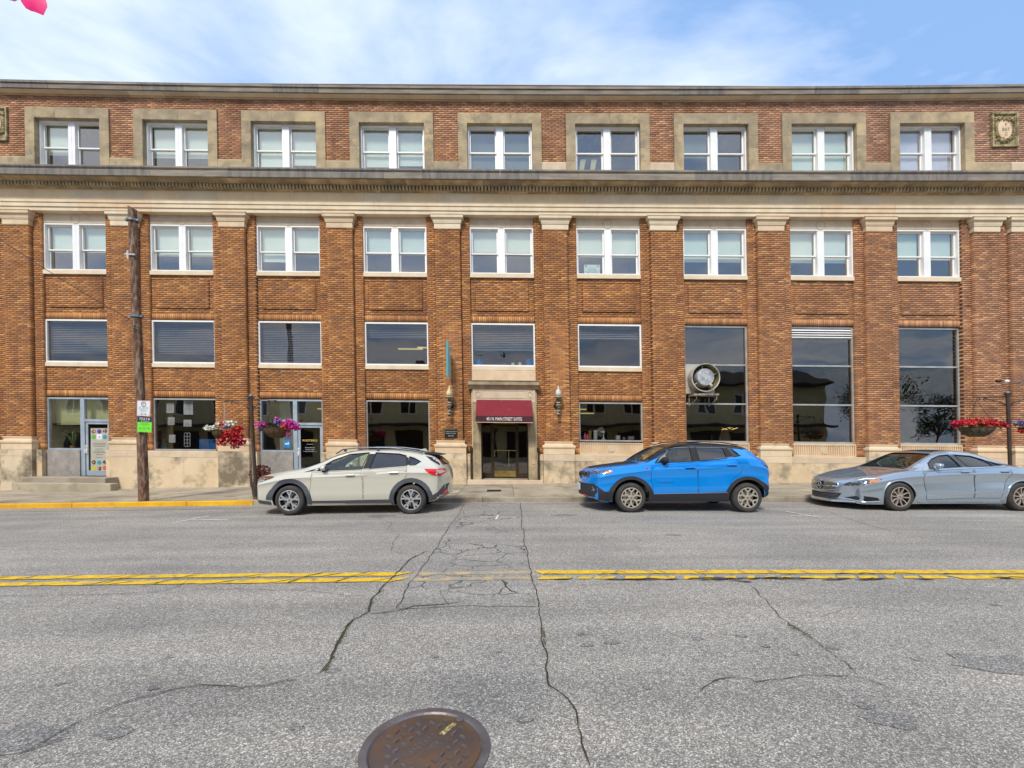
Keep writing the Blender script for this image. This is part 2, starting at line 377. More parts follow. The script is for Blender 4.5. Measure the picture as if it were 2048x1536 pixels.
def ribbon(mb, pts, w, jit=0.012, dz=0.006, step=0.06):
    """irregular flat strip on the road along world xy points; w = width or list"""
    P = [Vector((p[0], p[1])) for p in pts]; out = []
    ws = w if isinstance(w, (list, tuple)) else [w] * len(P)
    for i in range(len(P) - 1):
        n = max(1, int((P[i + 1] - P[i]).length / step))
        for k in range(n):
            t = k / n; out.append((P[i].lerp(P[i + 1], t), ws[i] * (1 - t) + ws[i + 1] * t))
    out.append((P[-1], ws[-1]))
    off = 0; L_, R_ = [], []
    for i, (p, ww) in enumerate(out):
        a = out[max(0, i - 1)][0]; b = out[min(len(out) - 1, i + 1)][0]; t = (b - a)
        if t.length < 1e-6: t = Vector((1, 0))
        t.normalize(); nn = Vector((-t.y, t.x)); off = off * 0.75 + random.gauss(0, jit)
        h = ww * random.uniform(0.55, 1.3) / 2
        if i in (0, len(out) - 1): h *= 0.3
        for lst, s_ in ((L_, 1), (R_, -1)):
            q = p + nn * (off + s_ * h); lst.append((q.x, q.y, float(gz(q.x)) + dz))
    n = len(L_)
    mb.add(L_ + R_, [(i, i + 1, n + i + 1, n + i) for i in range(n - 1)])
def gp(px, py): x, y, z = gpt(px, py); return (x, y)

# cracks, traced where they run on the road
CR = [
 ([(0,1536),(60,1500),(140,1455),(200,1425),(270,1398),(340,1380),(400,1371),(440,1374),(480,1378),(530,1374),(570,1362),(600,1360)], .028),
 ([(440,1384),(470,1382),(500,1376)], .02),
 ([(640,1348),(655,1325),(672,1300),(686,1262),(700,1240),(735,1225),(745,1200),(760,1180),(790,1150),(822,1118),(850,1104),(862,1105)], .05),
 ([(738,1230),(770,1226),(800,1222),(830,1214),(870,1212),(925,1206)], .035),
 ([(1040,1007),(1045,1050),(1052,1110),(1060,1140),(1068,1180),(1078,1230),(1087,1280),(1095,1330),(1104,1370),(1125,1385),(1140,1400),(1155,1440),(1168,1490),(1185,1536)], .035),
 ([(930,1008),(900,1052),(870,1100),(840,1140),(810,1185),(795,1220)], .03),
 ([(1502,1175),(1530,1200),(1560,1235),(1580,1252),(1620,1275),(1650,1300),(1690,1325),(1715,1350)], .022),
 ([(1402,1386),(1430,1364),(1470,1357),(1500,1360),(1510,1368),(1560,1360),(1610,1354),(1680,1357),(1730,1360),(1760,1372),(1785,1384)], .022),
 ([(1660,1026),(1740,1052),(1810,1070),(1880,1082),(1950,1095)], .03),
 ([(1400,1140),(1420,1165),(1500,1160)], .012),
 ([(0,1192),(100,1193),(200,1190),(310,1184),(350,1176),(380,1160)], .02),
 ([(380,1179),(500,1181),(600,1181),(660,1188),(700,1193),(745,1192)], .018),
 ([(0,1250),(70,1232),(140,1208),(190,1190)], .014),
 ([(0,1095),(80,1096),(150,1093),(240,1093),(290,1090),(340,1098),(400,1100),(450,1090),(520,1078)], .016),
 ([(540,1092),(600,1090),(640,1086),(700,1082)], .014),
 ([(747,1028),(760,1040),(785,1046),(775,1060),(800,1068),(785,1085),(783,1103),(812,1108)], .018),
 ([(785,1046),(830,1035),(860,1025),(890,1010)], .016),
 ([(1265,1075),(1300,1088),(1360,1092),(1450,1085),(1560,1084),(1640,1086),(1750,1082)], .014),
 ([(1640,1235),(1680,1220),(1715,1215),(1780,1221),(1830,1222),(1870,1230)], .012),
 ([(1100,1180),(1160,1172),(1240,1168),(1340,1170)], .014),
 ([(1935,1165),(1990,1180),(2048,1200)], .014),
 ([(1945,1270),(2000,1290),(2048,1310)], .012),
 ([(250,1345),(300,1330),(345,1312)], .006),
 ([(880,1180),(890,1200),(900,1212)], .014),
]
mb = MB()
for pts, w in CR: ribbon(mb, [gp(*p) for p in pts], w * 0.30, jit=0.007, dz=0.010)
stuff(mb.build('road_crack', M_crack, road, recalc=False))
mb = MB()
for (a, b), n, sp in (((676, 1290), (700, 1250)), 90, 6), (((735, 1222), (770, 1175)), 50, 5), (((650, 1345), (672, 1310)), 40, 5), (((1086, 1262), (1090, 1290)), 60, 3), (((1575, 1250), (1620, 1276)), 60, 4), (((905, 1045), (930, 1010)), 30, 4):
    for k in range(n):
        t = random.random(); x, y = gp(a[0] + (b[0] - a[0]) * t + random.gauss(0, sp * .4), a[1] + (b[1] - a[1]) * t + random.gauss(0, 2)) if isinstance(a, tuple) else (0, 0)
        z = float(gz(x)) + .01; s_ = random.uniform(.004, .009); an = random.random() * 6.28
        mb.add([(x - s_ * math.cos(an), y - s_ * math.sin(an), z), (x + s_ * math.cos(an), y + s_ * math.sin(an), z), (x + random.gauss(0, .006), y, z + s_ * 1.3)], [(0, 1, 2)])
w_ = mb.build('weeds', M_moss, recalc=False); stuff(w_)
# utility trench patch
pg = [gp(*p) for p in [(936, 1007), (1038, 1007), (1050, 1100), (1060, 1150), (1072, 1214), (935, 1212), (796, 1219), (830, 1158), (868, 1100)]]
mb = MB(); mb.add([(x, y, float(gz(x)) + .005) for x, y in pg], [tuple(range(len(pg)))]); mb.build('trench_patch', M_asph2, road, recalc=False)
# oil spots
mb = MB()
for px, py, r_ in [(335,1314,.05),(310,1376,.05),(230,1465,.09),(590,1455,.05),(120,1368,.03),(665,1341,.05),(1165,1268,.05),(1173,1291,.05),(1223,1286,.06),(1394,1278,.05),(1484,1272,.05),(1531,1293,.045),(1590,1309,.04),(1839,1319,.05),(1296,1377,.03),(1663,1296,.05),(870,1313,.035),(998,1304,.03),(1990,1210,.05),(975,1210,.1),(1048,1440,.05),(1730,1412,.07),(1780,1440,.12),(40,1478,.22),(90,1470,.12),(1350,1070,.12),(2010,1330,.26),(1130,1030,.2),(760,1032,.25)]:
    x, y = gp(px, py); n = 14
    mb.add([(x + r_ * (1.3 if r_ > .1 else 1) * math.cos(6.283 * k / n) * random.uniform(.6, 1.2), y + r_ * .7 * math.sin(6.283 * k / n) * random.uniform(.6, 1.2), float(gz(x)) + .0045) for k in range(n)], [tuple(range(n))])
M_oil = asphalt_mat('oil_spot', (0.185, 0.176, 0.163), (0.31, 0.298, 0.28))
stuff(mb.build('oil_spots', M_oil, road, recalc=False))

# painted lines (world y of the two lines comes from the photo)
def line_piece(mb, x0, x1, yc, w, dz=0.008, sk0=0.0, sk1=0.0):
    n = max(2, int((x1 - x0) / .12)); a, b = [], []
    for i in range(n + 1):
        t = i / n; x = x0 + (x1 - x0) * t; sk = sk0 * (1 - t) + sk1 * t
        y = yc(x) + random.gauss(0, .003)
        a.append((x - sk, y - w / 2 + random.gauss(0, .005), float(gz(x)) + dz)); b.append((x + sk, y + w / 2 + random.gauss(0, .005), float(gz(x)) + dz))
    m_ = n + 1; mb.add(a + b, [(i, i + 1, m_ + i + 1, m_ + i) for i in range(n)])
xa, ya = gp(0, 1157); xb, yb = gp(800, 1149); xc_, yc_ = gp(1090, 1145.5); xd, yd = gp(2048, 1144.5)
l1 = lambda x: float(np.interp(x, [xa * 4, xa, xb, xc_, xd, xd * 4], [ya, ya, yb, yc_, yd, yd]))
xa, ya2 = gp(0, 1169.5); xb, yb2 = gp(800, 1160.5); xc2, yc2 = gp(1090, 1157); xd2, yd2 = gp(2048, 1155)
l2 = lambda x: float(np.interp(x, [xa * 4, xa, xb, xc2, xd2, xd2 * 4], [ya2, ya2, yb2, yc2, yd2, yd2]))
for nm, fn, w in (('centre_line', l1, .145), ('centre_line', l2, .14)):
    mb = MB(); x = -20.0
    while x < gp(815, 1150)[0] - .05:
        x1 = min(x + random.uniform(.35, .95), gp(815, 1150)[0]); line_piece(mb, x, x1 - .035, fn, w, sk0=.10, sk1=.10); x = x1
    x = gp(1076, 1147)[0]
    while x < 20:
        if fn is l2 and 0 < x < 5.0: x1 = x + random.uniform(.12, .45); line_piece(mb, x, x1 - random.uniform(.03, .16), fn, w * random.uniform(.55, .95), sk0=.03, sk1=.03)
        else: x1 = x + random.uniform(.4, 1.6); line_piece(mb, x, x1 - .02, fn, w, sk0=-.04, sk1=-.04)
        x = x1
    mb.build(nm, M_yline, road, recalc=False)
    mb = MB(); line_piece(mb, gp(832, 1150)[0], gp(1062, 1150)[0], fn, w * .8); mb.build('faded_line', M_yfaint, road, recalc=False)
mb = MB()
for k in range(26):      # tar along the lower line
    x = random.uniform(.5, 6.5); ribbon(mb, [(x, l2(x) - .07 + random.gauss(0, .02)), (x + random.uniform(.15, .5), l2(x) - .07 + random.gauss(0, .03))], .03, dz=.0125)
for k in range(24):
    x = random.uniform(-8, 8); s_ = -1 if x < 0 else 1
    if -1.2 < x < .5: continue
    ribbon(mb, [(x - .12, l2(x) - .1 * (1 if x < 0 else -1)), (x, l1(x) - .06), (x + .16, l1(x) + .12 * (1 if x < 0 else -1))], .012, dz=.0125)
stuff(mb.build('tar_seams', M_crack, road, recalc=False))
mb = MB()
def wl(p, q, w=.05):
    (x0, y0), (x1, y1) = gp(*p), gp(*q); d = Vector((x1 - x0, y1 - y0)).normalized(); n_ = Vector((-d.y, d.x)) * w / 2
    mb.add([(x0 - n_.x, y0 - n_.y, float(gz(x0)) + .008), (x1 - n_.x, y1 - n_.y, float(gz(x1)) + .008), (x1 + n_.x, y1 + n_.y, float(gz(x1)) + .008), (x0 + n_.x, y0 + n_.y, float(gz(x0)) + .008)], [(0, 1, 2, 3)])
wl((345, 1046.5), (418, 1032), .05); wl((382, 1039.5), (455, 1040), .05); mb.build('parking_mark', M_wline, road, recalc=False)
mb = MB(); wl((960, 1034.5), (1032, 1035), .04); wl((996, 1031), (992, 1039), .04); mb.build('parking_mark', M_wline, road, recalc=False)
mb = MB(); wl((1571, 1023), (1643, 1036), .05); wl((1580, 1031), (1640, 1033), .045); mb.build('parking_mark', M_wline, road, recalc=False)
mb = MB(); line_piece(mb, gp(0, 1024)[0], gp(500, 1017)[0], lambda x: float(np.interp(x, [gp(0, 1024)[0], gp(500, 1017)[0]], [gp(0, 1024)[1], gp(500, 1017)[1]])), .07)
mb.build('faded_line', mat('line_orange_faded', (196, 152, 84), .85, c2=(150, 146, 138), scale=5, contrast=(.4, .55)), road, recalc=False)

# kerb stones and pavement slabs
SW = 0.12
def gbox(mb, x0, x1, y0, y1, zt0, zb, nx=1, zt1=None):
    zt1 = zt0 if zt1 is None else zt1
    g0, g1 = float(gz(x0)), float(gz(x1))
    mb.add([(x0, y0, g0 + zb), (x1, y0, g1 + zb), (x1, y1, g1 + zb), (x0, y1, g0 + zb), (x0, y0, g0 + zt0), (x1, y0, g1 + zt0), (x1, y1, g1 + zt1), (x0, y1, g0 + zt1)],
           [(0, 1, 5, 4), (1, 2, 6, 5), (2, 3, 7, 6), (3, 0, 4, 7), (4, 5, 6, 7), (3, 2, 1, 0)])
pave = struct(ground_sheet('pavement', -45, 45, YC + .16, 16.6, SW - .035, mat('pavement_bed', (96, 84, 66), .95), 60, 1))
kerb = struct(MB().box(0, .01, YC + .05, YC + .06, -.3, -.29).build('kerb', M_conc))
x = -XR * 1.5; xk = XP(506, YC)
while x < XR * 1.5:
    x1 = x + 3.05
    if x < xk < x1: x1 = xk
    mb = MB(); gbox(mb, x + .004, x1 - .004, YC, YC + .155, SW + random.uniform(-.004, .004), -.25)
    mb.build('kerb_stone', M_yellow if x1 <= xk + .01 else M_conc2, kerb, bevel=.012); x = x1
x = -XR * 1.3
while x < XR * 1.3:
    x1 = x + 1.62
    for (a, b) in ((YC + .165, 13.75), (13.762, 16.4)):
        mb = MB(); gbox(mb, x + .006, x1 - .006, a, b, SW + random.uniform(-.002, .003), SW - .06)
        mb.build('paving_slab', M_conc if random.random() < .55 else M_conc2, pave)
    x = x1
mb = MB()      # grit and leaf litter along the kerb
for k in range(1400):
    x = random.uniform(-14, 14); y = YC - abs(random.gauss(0, .05)) - .005 if random.random() < .75 else random.uniform(YC + .15, YC + .25)
    z = float(gz(x)) + (.006 if y < YC else SW + .004); s_ = random.uniform(.006, .022); a = random.random() * 6.28
    mb.add([(x, y, z), (x + s_ * math.cos(a), y + s_ * math.sin(a), z + .004), (x + s_ * math.cos(a + 1.5), y + s_ * math.sin(a + 1.5), z + .001)], [(0, 1, 2)])
stuff(mb.build('kerb_litter', mat('leaf_litter', (118, 84, 48), .95, c2=(70, 52, 34), scale=7), recalc=False))
hx, hy = XP(988, 13.35), 13.35
mb = MB(); mb.box(hx - .21, hx + .21, hy - .17, hy + .17, .118, .129); 
for k in range(8): mb.box(hx - .19 + k * .05, hx - .165 + k * .05, hy - .14, hy + .14, .1295, .1325)
tag(mb.build('pavement_hatch', M_bronze), 'small rusty metal access plate set in the pavement in front of the entrance', 'hatch cover')

# manhole cover

mcy = 2.197
mr = .322; mcx = -0.400
root = empty('manhole_cover', (mcx, mcy, 0.0)); zg = float(gz(mcx)); root.location.z = zg
M_iron = mat('rusted_iron', (92, 78, 72), .5, .4, c2=(114, 84, 58), scale=5, bump=.2, bscale=60, contrast=(.42, .68), grime=((120, 98, 64), 2.6, .58, .72))
M_iron2 = mat('worn_iron', (120, 114, 116), .42, .45, c2=(96, 88, 84), scale=6, bump=.15, bscale=60)
mb = MB(); mb.lathe([(mr, .002), (mr, .012), (mr - .006, .014), (mr - .038, .013), (mr - .046, .004), (mr - .046, .001)], 72); mb.build('cover_frame', M_iron2, root, smooth=30)
mb = MB(); mb.lathe([(mr - .047, .0015), (mr - .050, .006), (mr - .085, .0065), (mr - .092, .009), (.001, .009)], 72); mb.build('cover_plate', M_iron, root, smooth=30)
th = R(57)
mb = MB(); u = Vector((math.cos(th), math.sin(th), 0)); v = Vector((-math.sin(th), math.cos(th), 0))
def lug(c, a, b, h, d1, d2):
    c = Vector(c); P = []
    for (i, j) in ((-1, -1), (1, -1), (1, 1), (-1, 1)): P.append(c + d1 * (a * i) + d2 * (b * j) + Vector((0, 0, .009)))
    Q = []
    for (i, j) in ((-1, -1), (1, -1), (1, 1), (-1, 1)): Q.append(c + d1 * (a * .8 * i) + d2 * (b * .7 * j) + Vector((0, 0, .009 + h)))
    mb.add([tuple(p) for p in P + Q], [(0, 1, 5, 4), (1, 2, 6, 5), (2, 3, 7, 6), (3, 0, 4, 7), (4, 5, 6, 7), (3, 2, 1, 0)])
st = .052
for i in range(-5, 6):
    for j in range(-5, 6):
        c = u * (i * st) + v * (j * st)
        if c.length > mr - .105: continue
        if abs(j) <= 0.5 and abs(i) < 3 or (abs(j) <= 1 and abs(i) <= 2): continue
        if i >= 2 and j == 0: continue
        if (i + j) % 2 == 0: lug(c, .017, .008, .009, u, v)
        else: lug(c, .008, .016, .009, u, v)
mb.build('raised_lug', M_iron2, root); bpy.data.objects['raised_lug']['kind'] = 'stuff'
text('lettering', 'SANITARY\nSEWER', .20, .10, (0, 0, .0105), M_iron2, root, rot=(0, 0, th))
mb = MB(); c = u * .17; P = [c + u * a + v * b + Vector((0, 0, .0095)) for a, b in ((-.055, -.014), (.055, -.014), (.055, .014), (-.055, .014))]
mb.poly([tuple(p) for p in P], (0, 0, .001)); mb.build('pick_slot', mat('slot_grit', (120, 104, 52), .95, c2=(190, 180, 140), scale=70, contrast=(.5, .6)), root)
mb = MB(); c = u * (mr - .055); mb.lathe([(.022, 0), (.022, .0125), (.018, .0135), (.001, .0135)], 20, (c.x, c.y, 0)); mb.build('hinge_boss', M_iron2, root)
tag(root, 'round rusty iron manhole cover lettered SANITARY SEWER in the near lane', 'manhole cover')
# ------------------------------------------------------------------ the brick building
B = empty('brick_building', (0, 16.3, 0))
tag(B, 'long three storey brown brick commercial building with limestone cornices and pilasters', 'building')
BO = (0, 16.3, 0)
PITCH = 212.75 / F * Y0
def XB(k): return (1005.5 + 212.75 * (k - 5) - CX) / F * Y0
HW = 63.7 / F * Y0                 # half window width
PW = .455                          # pilaster half width
def bb(mb, name, m, parent=None, **kw):
    o = mb.build(name, m, parent or B, wp=True, off=BO, **kw); return o
def zn(py, Y=Y0): return ZP(py, Y)

PAL = [(212,152,100),(196,132,78),(176,112,66),(158,98,60),(186,122,74),(150,96,66),(134,90,70),(122,84,72),(166,108,66),(142,88,52),(172,116,80),(110,76,62)]
PW_ = [.09,.12,.13,.12,.12,.10,.08,.06,.10,.06,.06,.04]
PALL = np.array([lin(c) for c in PAL]); PALL = PALL * .56 + PALL.mean(0) * .46; PALL = PALL * np.array([1.03, 1.10, .92]); PWN = np.array(PW_) / sum(PW_)
BH, BL, BJ = .0722, .2365, .010
bricks = []            # x0,x1,yf,yb,z0,z1
def brick_region(x0, x1, z0, z1, yf, yb, mind=.03):
    """running bond, every brick a block of its own, courses shared by the whole wall"""
    k0 = int(math.floor(z0 / BH)); k1 = int(math.ceil(z1 / BH))
    for k in range(k0, k1):
        a, b = max(z0, k * BH), min(z1, (k + 1) * BH - BJ)
        if b - a < .022: continue
        off = (k % 2) * BL / 2 + .03
        i = math.floor((x0 - off) / BL)
        while True:
            xa = off + i * BL; xb = xa + BL - BJ; i += 1
            if xa >= x1: break
            p, q = max(xa, x0), min(xb, x1)
            if q - p < mind: continue
            bricks.append((p, q, yf, yb, a, b))
def soldier_region(x0, x1, z0, z1, yf, yb, w=.0745):
    n = int(round((x1 - x0) / w)); w = (x1 - x0) / n
    for i in range(n): bricks.append((x0 + i * w + .004, x0 + (i + 1) * w - .004, yf, yb, z0 + .004, z1 - .004))
mort = MB()
def wallpiece(x0, x1, z0, z1, yf, yback, ret=True, core_in=.008):
    mort.box(x0 + (core_in if ret else 0), x1 - (core_in if ret else 0), yf + core_in, yback, z0, z1)

ZPL = zn(908, 16.05)               # plinth top
ZAR = 9.87                         # underside of the architrave
ZTOP0 = zn(338, YF)                # third floor wall starts behind the cornice
ZTOP1 = zn(200, YF)
pil = [XB(k) + PITCH / 2 for k in range(0, 10)]
xr2 = XP(2051, YF) - float(warp((XP(2051, YF), YF, 6))[0] - XP(2051, YF)) ; xl2 = pil[0] - (xr2 - pil[-1])
pil_all = [xl2 - PITCH * 0 ] + pil + [xr2]
XE0, XE1 = xl2 - 3.6, xr2 + 3.6
# pilasters
zb_p = zn(882, YF); zt_p = ZAR - .50
for xp in pil_all:
    if not -21.5 < xp < 21.5: pass
    brick_region(xp - PW, xp + PW, zb_p - .02, zt_p + .02, YF, YS + .02)
    wallpiece(xp - PW, xp + PW, ZPL, ZAR, YF, YS + .05)
# strips either side of the windows
edges = []
for k in range(1, 10): edges.append((XB(k) - HW, XB(k) + HW))
for i in range(len(pil_all) - 1):
    a, b = pil_all[i] + PW, pil_all[i + 1] - PW
    if 1 <= i <= 9:
        w0, w1 = edges[i - 1]
        for (p, q, yb) in ((a, w0, Y0 + .06), (w1, b, Y0 + .06)):
            brick_region(p - .0, q, ZPL + .24, ZAR, YS, yb); soldier_region(p, q, ZPL, ZPL + .235, YS, yb)
            wallpiece(p, q, ZPL, ZAR, YS, Y0 + .4, core_in=.006)
    else:
        brick_region(a, b, ZPL, ZAR, YS, YS + .06); mort.box(a - .02, b + .02, YS + .008, Y0 + .4, ZPL, ZAR)
for (a, b) in ((XE0, pil_all[0] - PW), (pil_all[-1] + PW, XE1)):
    brick_region(a, b, ZPL, ZAR, YS, YS + .06); mort.box(a, b, YS + .008, Y0 + .4, ZPL, ZAR)

z_lin0, z_lin1 = zn(454.5), ZAR
z_w2b, z_w2t = zn(548.5), zn(455.5)
z_s2b = zn(556.5)
z_so0, z_so1 = zn(646), zn(633.5)
z_mzt, z_mzb = zn(647), zn(733)
z_msb = zn(741)
z_ss0, z_ss1 = zn(801), zn(788.5)
z_stt = zn(803)
z_tall_b, z_s6b = zn(881), zn(881)
def spandrel(x0, x1, z0, z1):
    brick_region(x0, x1, z0, z1, Y0, Y0 + .06); mort.box(x0, x1, Y0 + .008, Y0 + .35, z0, z1)
for k in range(1, 10):
    x0, x1 = XB(k) - HW, XB(k) + HW
    # panel between second floor window and mezzanine
    pz0, pz1 = zn(622.5), zn(567)
    xi0, xi1 = x0 + .20, x1 - .20
    brick_region(x0, x1, z_so1, pz0 - .008, Y0, Y0 + .06); brick_region(x0, x1, pz1 + .008, z_s2b, Y0, Y0 + .06)
    brick_region(x0, xi0 - .006, pz0, pz1, Y0, Y0 + .06); brick_region(xi1 + .006, x1, pz0, pz1, Y0, Y0 + .06)
    brick_region(xi0, xi1, pz0, pz1, Y0 - .04, Y0 + .06)
    mort.box(xi0 + .008, xi1 - .008, Y0 - .032, Y0 + .05, pz0 + .006, pz1 - .006)
    mort.box(x0, x1, Y0 + .008, Y0 + .35, z_so0, z_s2b)
    soldier_region(x0, x1, z_so0, z_so1, Y0 - .004, Y0 + .06)
    if k <= 6 and k != 5:
        spandrel(x0, x1, z_ss1, z_msb); soldier_region(x0, x1, z_ss0, z_ss1, Y0 - .004, Y0 + .06); mort.box(x0, x1, Y0 + .008, Y0 + .35, z_ss0, z_ss1)
# third floor wall
sh, si = 83.5 / F * YF, 65.0 / F * YF        # surround outer/inner half width
z_hd1, z_hd0 = zn(228, YF), zn(248.5, YF)
zb3 = zn(324, YF)
xs = [XE0] + sum([[XB(k) - sh, XB(k) + sh] for k in range(1, 10)], []) + [XE1]
carts = [(XP(1993, YF), XP(2046, YF)), ]
for i in range(0, len(xs), 2):
    a, b = xs[i], xs[i + 1]
    if i in (0, len(xs) - 2):      # cartouche panels at both ends
        c = (pil_all[-1] + pil[-1]) / 2 if i else (pil_all[0] + pil[0]) / 2
        cz0, cz1 = zn(296, YF), zn(229, YF)
        brick_region(a, c - .49, zb3, z_hd1, YF, YF + .06); brick_region(c + .49, b, zb3, z_hd1, YF, YF + .06)
        brick_region(c - .49, c + .49, zb3, cz0, YF, YF + .06); brick_region(c - .49, c + .49, cz1, z_hd1, YF, YF + .06)
    else: brick_region(a, b, zb3, z_hd1, YF, YF + .06)
    mort.box(a - .02, b + .02, YF + .008, YF + .35, ZTOP0 - .4, ZTOP1 + .1)
brick_region(XE0, XE1, z_hd1, ZTOP1 + .05, YF, YF + .06); mort.box(XE0, XE1, YF + .008, YF + .34, z_hd1 - .02, ZTOP1 + .3)
bb(mort, 'wall', M_mortar)

# ---- bricks: the 300 nearest one by one, the rest joined
br = np.array(bricks)
cx_ = (br[:, 0] + br[:, 1]) / 2; cz_ = (br[:, 4] + br[:, 5]) / 2
full = (br[:, 1] - br[:, 0] > BL - BJ - .002) & (br[:, 5] - br[:, 4] > BH - BJ - .002) & (br[:, 2] < YF + .001) & (cz_ > 2.4)
dist = np.where(full, np.hypot(cx_ - 0.0, cz_ - 1.5), 1e9)
near = np.argsort(dist)[:300]
mask = np.ones(len(br), bool); mask[near] = False
rest = br[mask]; n = len(rest)
jy = rng.normal(0, .0018, n)
X0_, X1_, YF_, YB_, Z0_, Z1_ = rest.T; YF_ = YF_ + jy
v = np.stack([np.stack(c, -1) for c in ((X0_, YF_, Z0_), (X1_, YF_, Z0_), (X1_, YB_, Z0_), (X0_, YB_, Z0_), (X0_, YF_, Z1_), (X1_, YF_, Z1_), (X1_, YB_, Z1_), (X0_, YB_, Z1_))], 1).reshape(-1, 3)
v = warp(v) - np.array(BO)
fq = np.array([(0, 1, 5, 4), (1, 2, 6, 5), (3, 0, 4, 7), (4, 5, 6, 7), (3, 2, 1, 0)])
faces = (fq[None] + (np.arange(n) * 8)[:, None, None]).reshape(-1, 4)
me = bpy.data.meshes.new('bricks'); me.vertices.add(len(v)); me.vertices.foreach_set('co', v.reshape(-1))
me.loops.add(faces.size); me.loops.foreach_set('vertex_index', faces.reshape(-1))
me.polygons.add(len(faces)); me.polygons.foreach_set('loop_start', np.arange(0, faces.size, 4)); me.update(calc_edges=True)
ci = rng.choice(len(PAL), n, p=PWN); sol = (Z1_ - Z0_ > .1); ci = np.where(sol, rng.choice([0, 1, 2, 4, 8, 3], n), ci); colr = PALL[ci] * rng.uniform(.88, 1.12, (n, 1))
cxr, czr = (X0_ + X1_) / 2, (Z0_ + Z1_) / 2
cl = np.sin(cxr * 1.7 + np.sin(czr * 2.3) * 1.4) * np.sin(czr * 3.1 + cxr * .6)
colr = colr * (1 + .10 * cl[:, None])
pk = np.clip((czr - 9.6) / 3.5, 0, 1) * .45 + np.clip((cxr - 4) / 16, 0, 1) * .5   # pinker towards the top and the right
pk = np.clip(pk, 0, .8)[:, None]
lum = colr.mean(1, keepdims=True)
colr = colr * (1 - pk) + pk * (lum * np.array([1.78, 1.0, .66]) * .98 + .015)
colr = np.clip(np.concatenate([colr, np.ones((n, 1))], 1), 0, 1)
at = me.color_attributes.new('Col', 'FLOAT_COLOR', 'CORNER')
at.data.foreach_set('color', np.repeat(np.repeat(colr, 5, 0), 4, 0).reshape(-1))
me.materials.append(M_brick)
o = bpy.data.objects.new('joined_bricks', me); COL.objects.link(o); o.parent = B; stuff(o)
mb_, n_, b_ = node_mat('brick_single'); L = n_.links
oi = n_.nodes.new('ShaderNodeObjectInfo'); rp = n_.nodes.new('ShaderNodeValToRGB'); rp.color_ramp.interpolation = 'CONSTANT'
el_ = rp.color_ramp.elements; el_[0].position = 0; el_[0].color = tuple(PALL[0]) + (1,); acc = 0; el_.remove(el_[1])
for i in range(1, len(PAL)):
    acc += PWN[i - 1]; e = el_.new(acc); e.color = tuple(PALL[i]) + (1,)
L.new(oi.outputs['Random'], rp.inputs[0]); L.new(rp.outputs[0], b_.inputs['Base Color']); b_.inputs['Roughness'].default_value = .85
tn = n_.nodes.new('ShaderNodeTexNoise'); tn.inputs['Scale'].default_value = 60; tcn = n_.nodes.new('ShaderNodeTexCoord'); L.new(tcn.outputs['Object'], tn.inputs['Vector'])
bn = n_.nodes.new('ShaderNodeBump'); bn.inputs['Strength'].default_value = .3; bn.inputs['Distance'].default_value = .01; L.new(tn.outputs['Fac'], bn.inputs['Height']); L.new(bn.outputs[0], b_.inputs['Normal'])
bm1 = MB(); bm1.box(-(BL - BJ) / 2, (BL - BJ) / 2, 0, YS + .02 - YF, -(BH - BJ) / 2, (BH - BJ) / 2)
base = bm1.build('brick', mb_, B)
for q, i in enumerate(near):
    c = warp(np.array([cx_[i], br[i, 2] + random.gauss(0, .0018), cz_[i]]))
    o = base if q == 0 else base.copy()
    if q: COL.objects.link(o); o.parent = B
    o.location = (c[0] - BO[0], c[1] - BO[1], c[2] - BO[2])

# ---- stone courses in stones
def course(prof_pts, name, mats, seg, x0=XE0, x1=XE1, gap=.003, ph=0.0):
    x = x0 + ph * seg - seg
    while x < x1:
        a, b = max(x, x0), min(x + seg * 1.0, x1)
        if b - a > .05:
            mb = MB(); mb.prof(prof_pts, a + gap, b - gap); bb(mb, name, random.choice(mats))
        x += seg
yb = YF + .34
def Pz(py, dy): Y = YF + dy; return (Y, ZP(py, Y))
# crown of the building
c1 = [Pz(172.5, -.30), Pz(177, -.30), Pz(177.5, -.27), Pz(188, -.25)]
top = [(c1[0][0], c1[0][1])] + c1[1:] + [(YF - .20, c1[-1][1]), (yb, c1[-1][1]), (yb, c1[0][1] + .02), (YF - .2, c1[0][1] + .02)]
course(top, 'coping_stone', [M_weather, M_weather, M_weather_b], 1.62)
c2 = [(YF - .20, c1[-1][1] - .004), Pz(192, -.19), Pz(196, -.13), Pz(199, -.09), Pz(199.3, -.05), Pz(201.5, -.05)]
course(c2 + [(YF + .05, c2[-1][1]), (YF + .05, c2[0][1])], 'crown_moulding', [M_stone, M_stone_b, M_stone_c], 1.27, ph=.3)
# main cornice
z_top = Pz(338, -.60)[1]
fas = [Pz(338.5, -.60), Pz(341.5, -.60), Pz(346.5, -.55), Pz(347.5, -.58), Pz(358, -.58)]
cor = fas + [(YF - .50, fas[-1][1]), (YF - .50, fas[-1][1] + .03), (yb - .2, fas[-1][1] + .03), (yb - .2, z_top + .05), (YF + .01, z_top + .05)]
course(cor, 'cornice_stone', [M_weather_b, M_weather, M_weather_b], 1.37, ph=.55)
zs_ = fas[-1][1] + .026
und = [(YF - .47, zs_), (YF - .47, Pz(361, -.47)[1]), Pz(364, -.42), Pz(368, -.31), Pz(370.5, -.28), (YF - .10, Pz(370.5, -.28)[1]), (YF - .10, zs_)]
course(und, 'bed_moulding', [M_mould, M_mould, M_surr_b, M_surr], 1.37, ph=.1)
zd1 = Pz(370.5, -.28)[1] - .003; zd0 = ZP(379.5, YF - .24)
und2 = [(YF - .13, zd1), (YF - .13, zd0), Pz(381, -.14), Pz(383, -.12), Pz(386.5, -.06), (YF + .05, Pz(386.5, -.06)[1]), (YF + .05, zd1)]
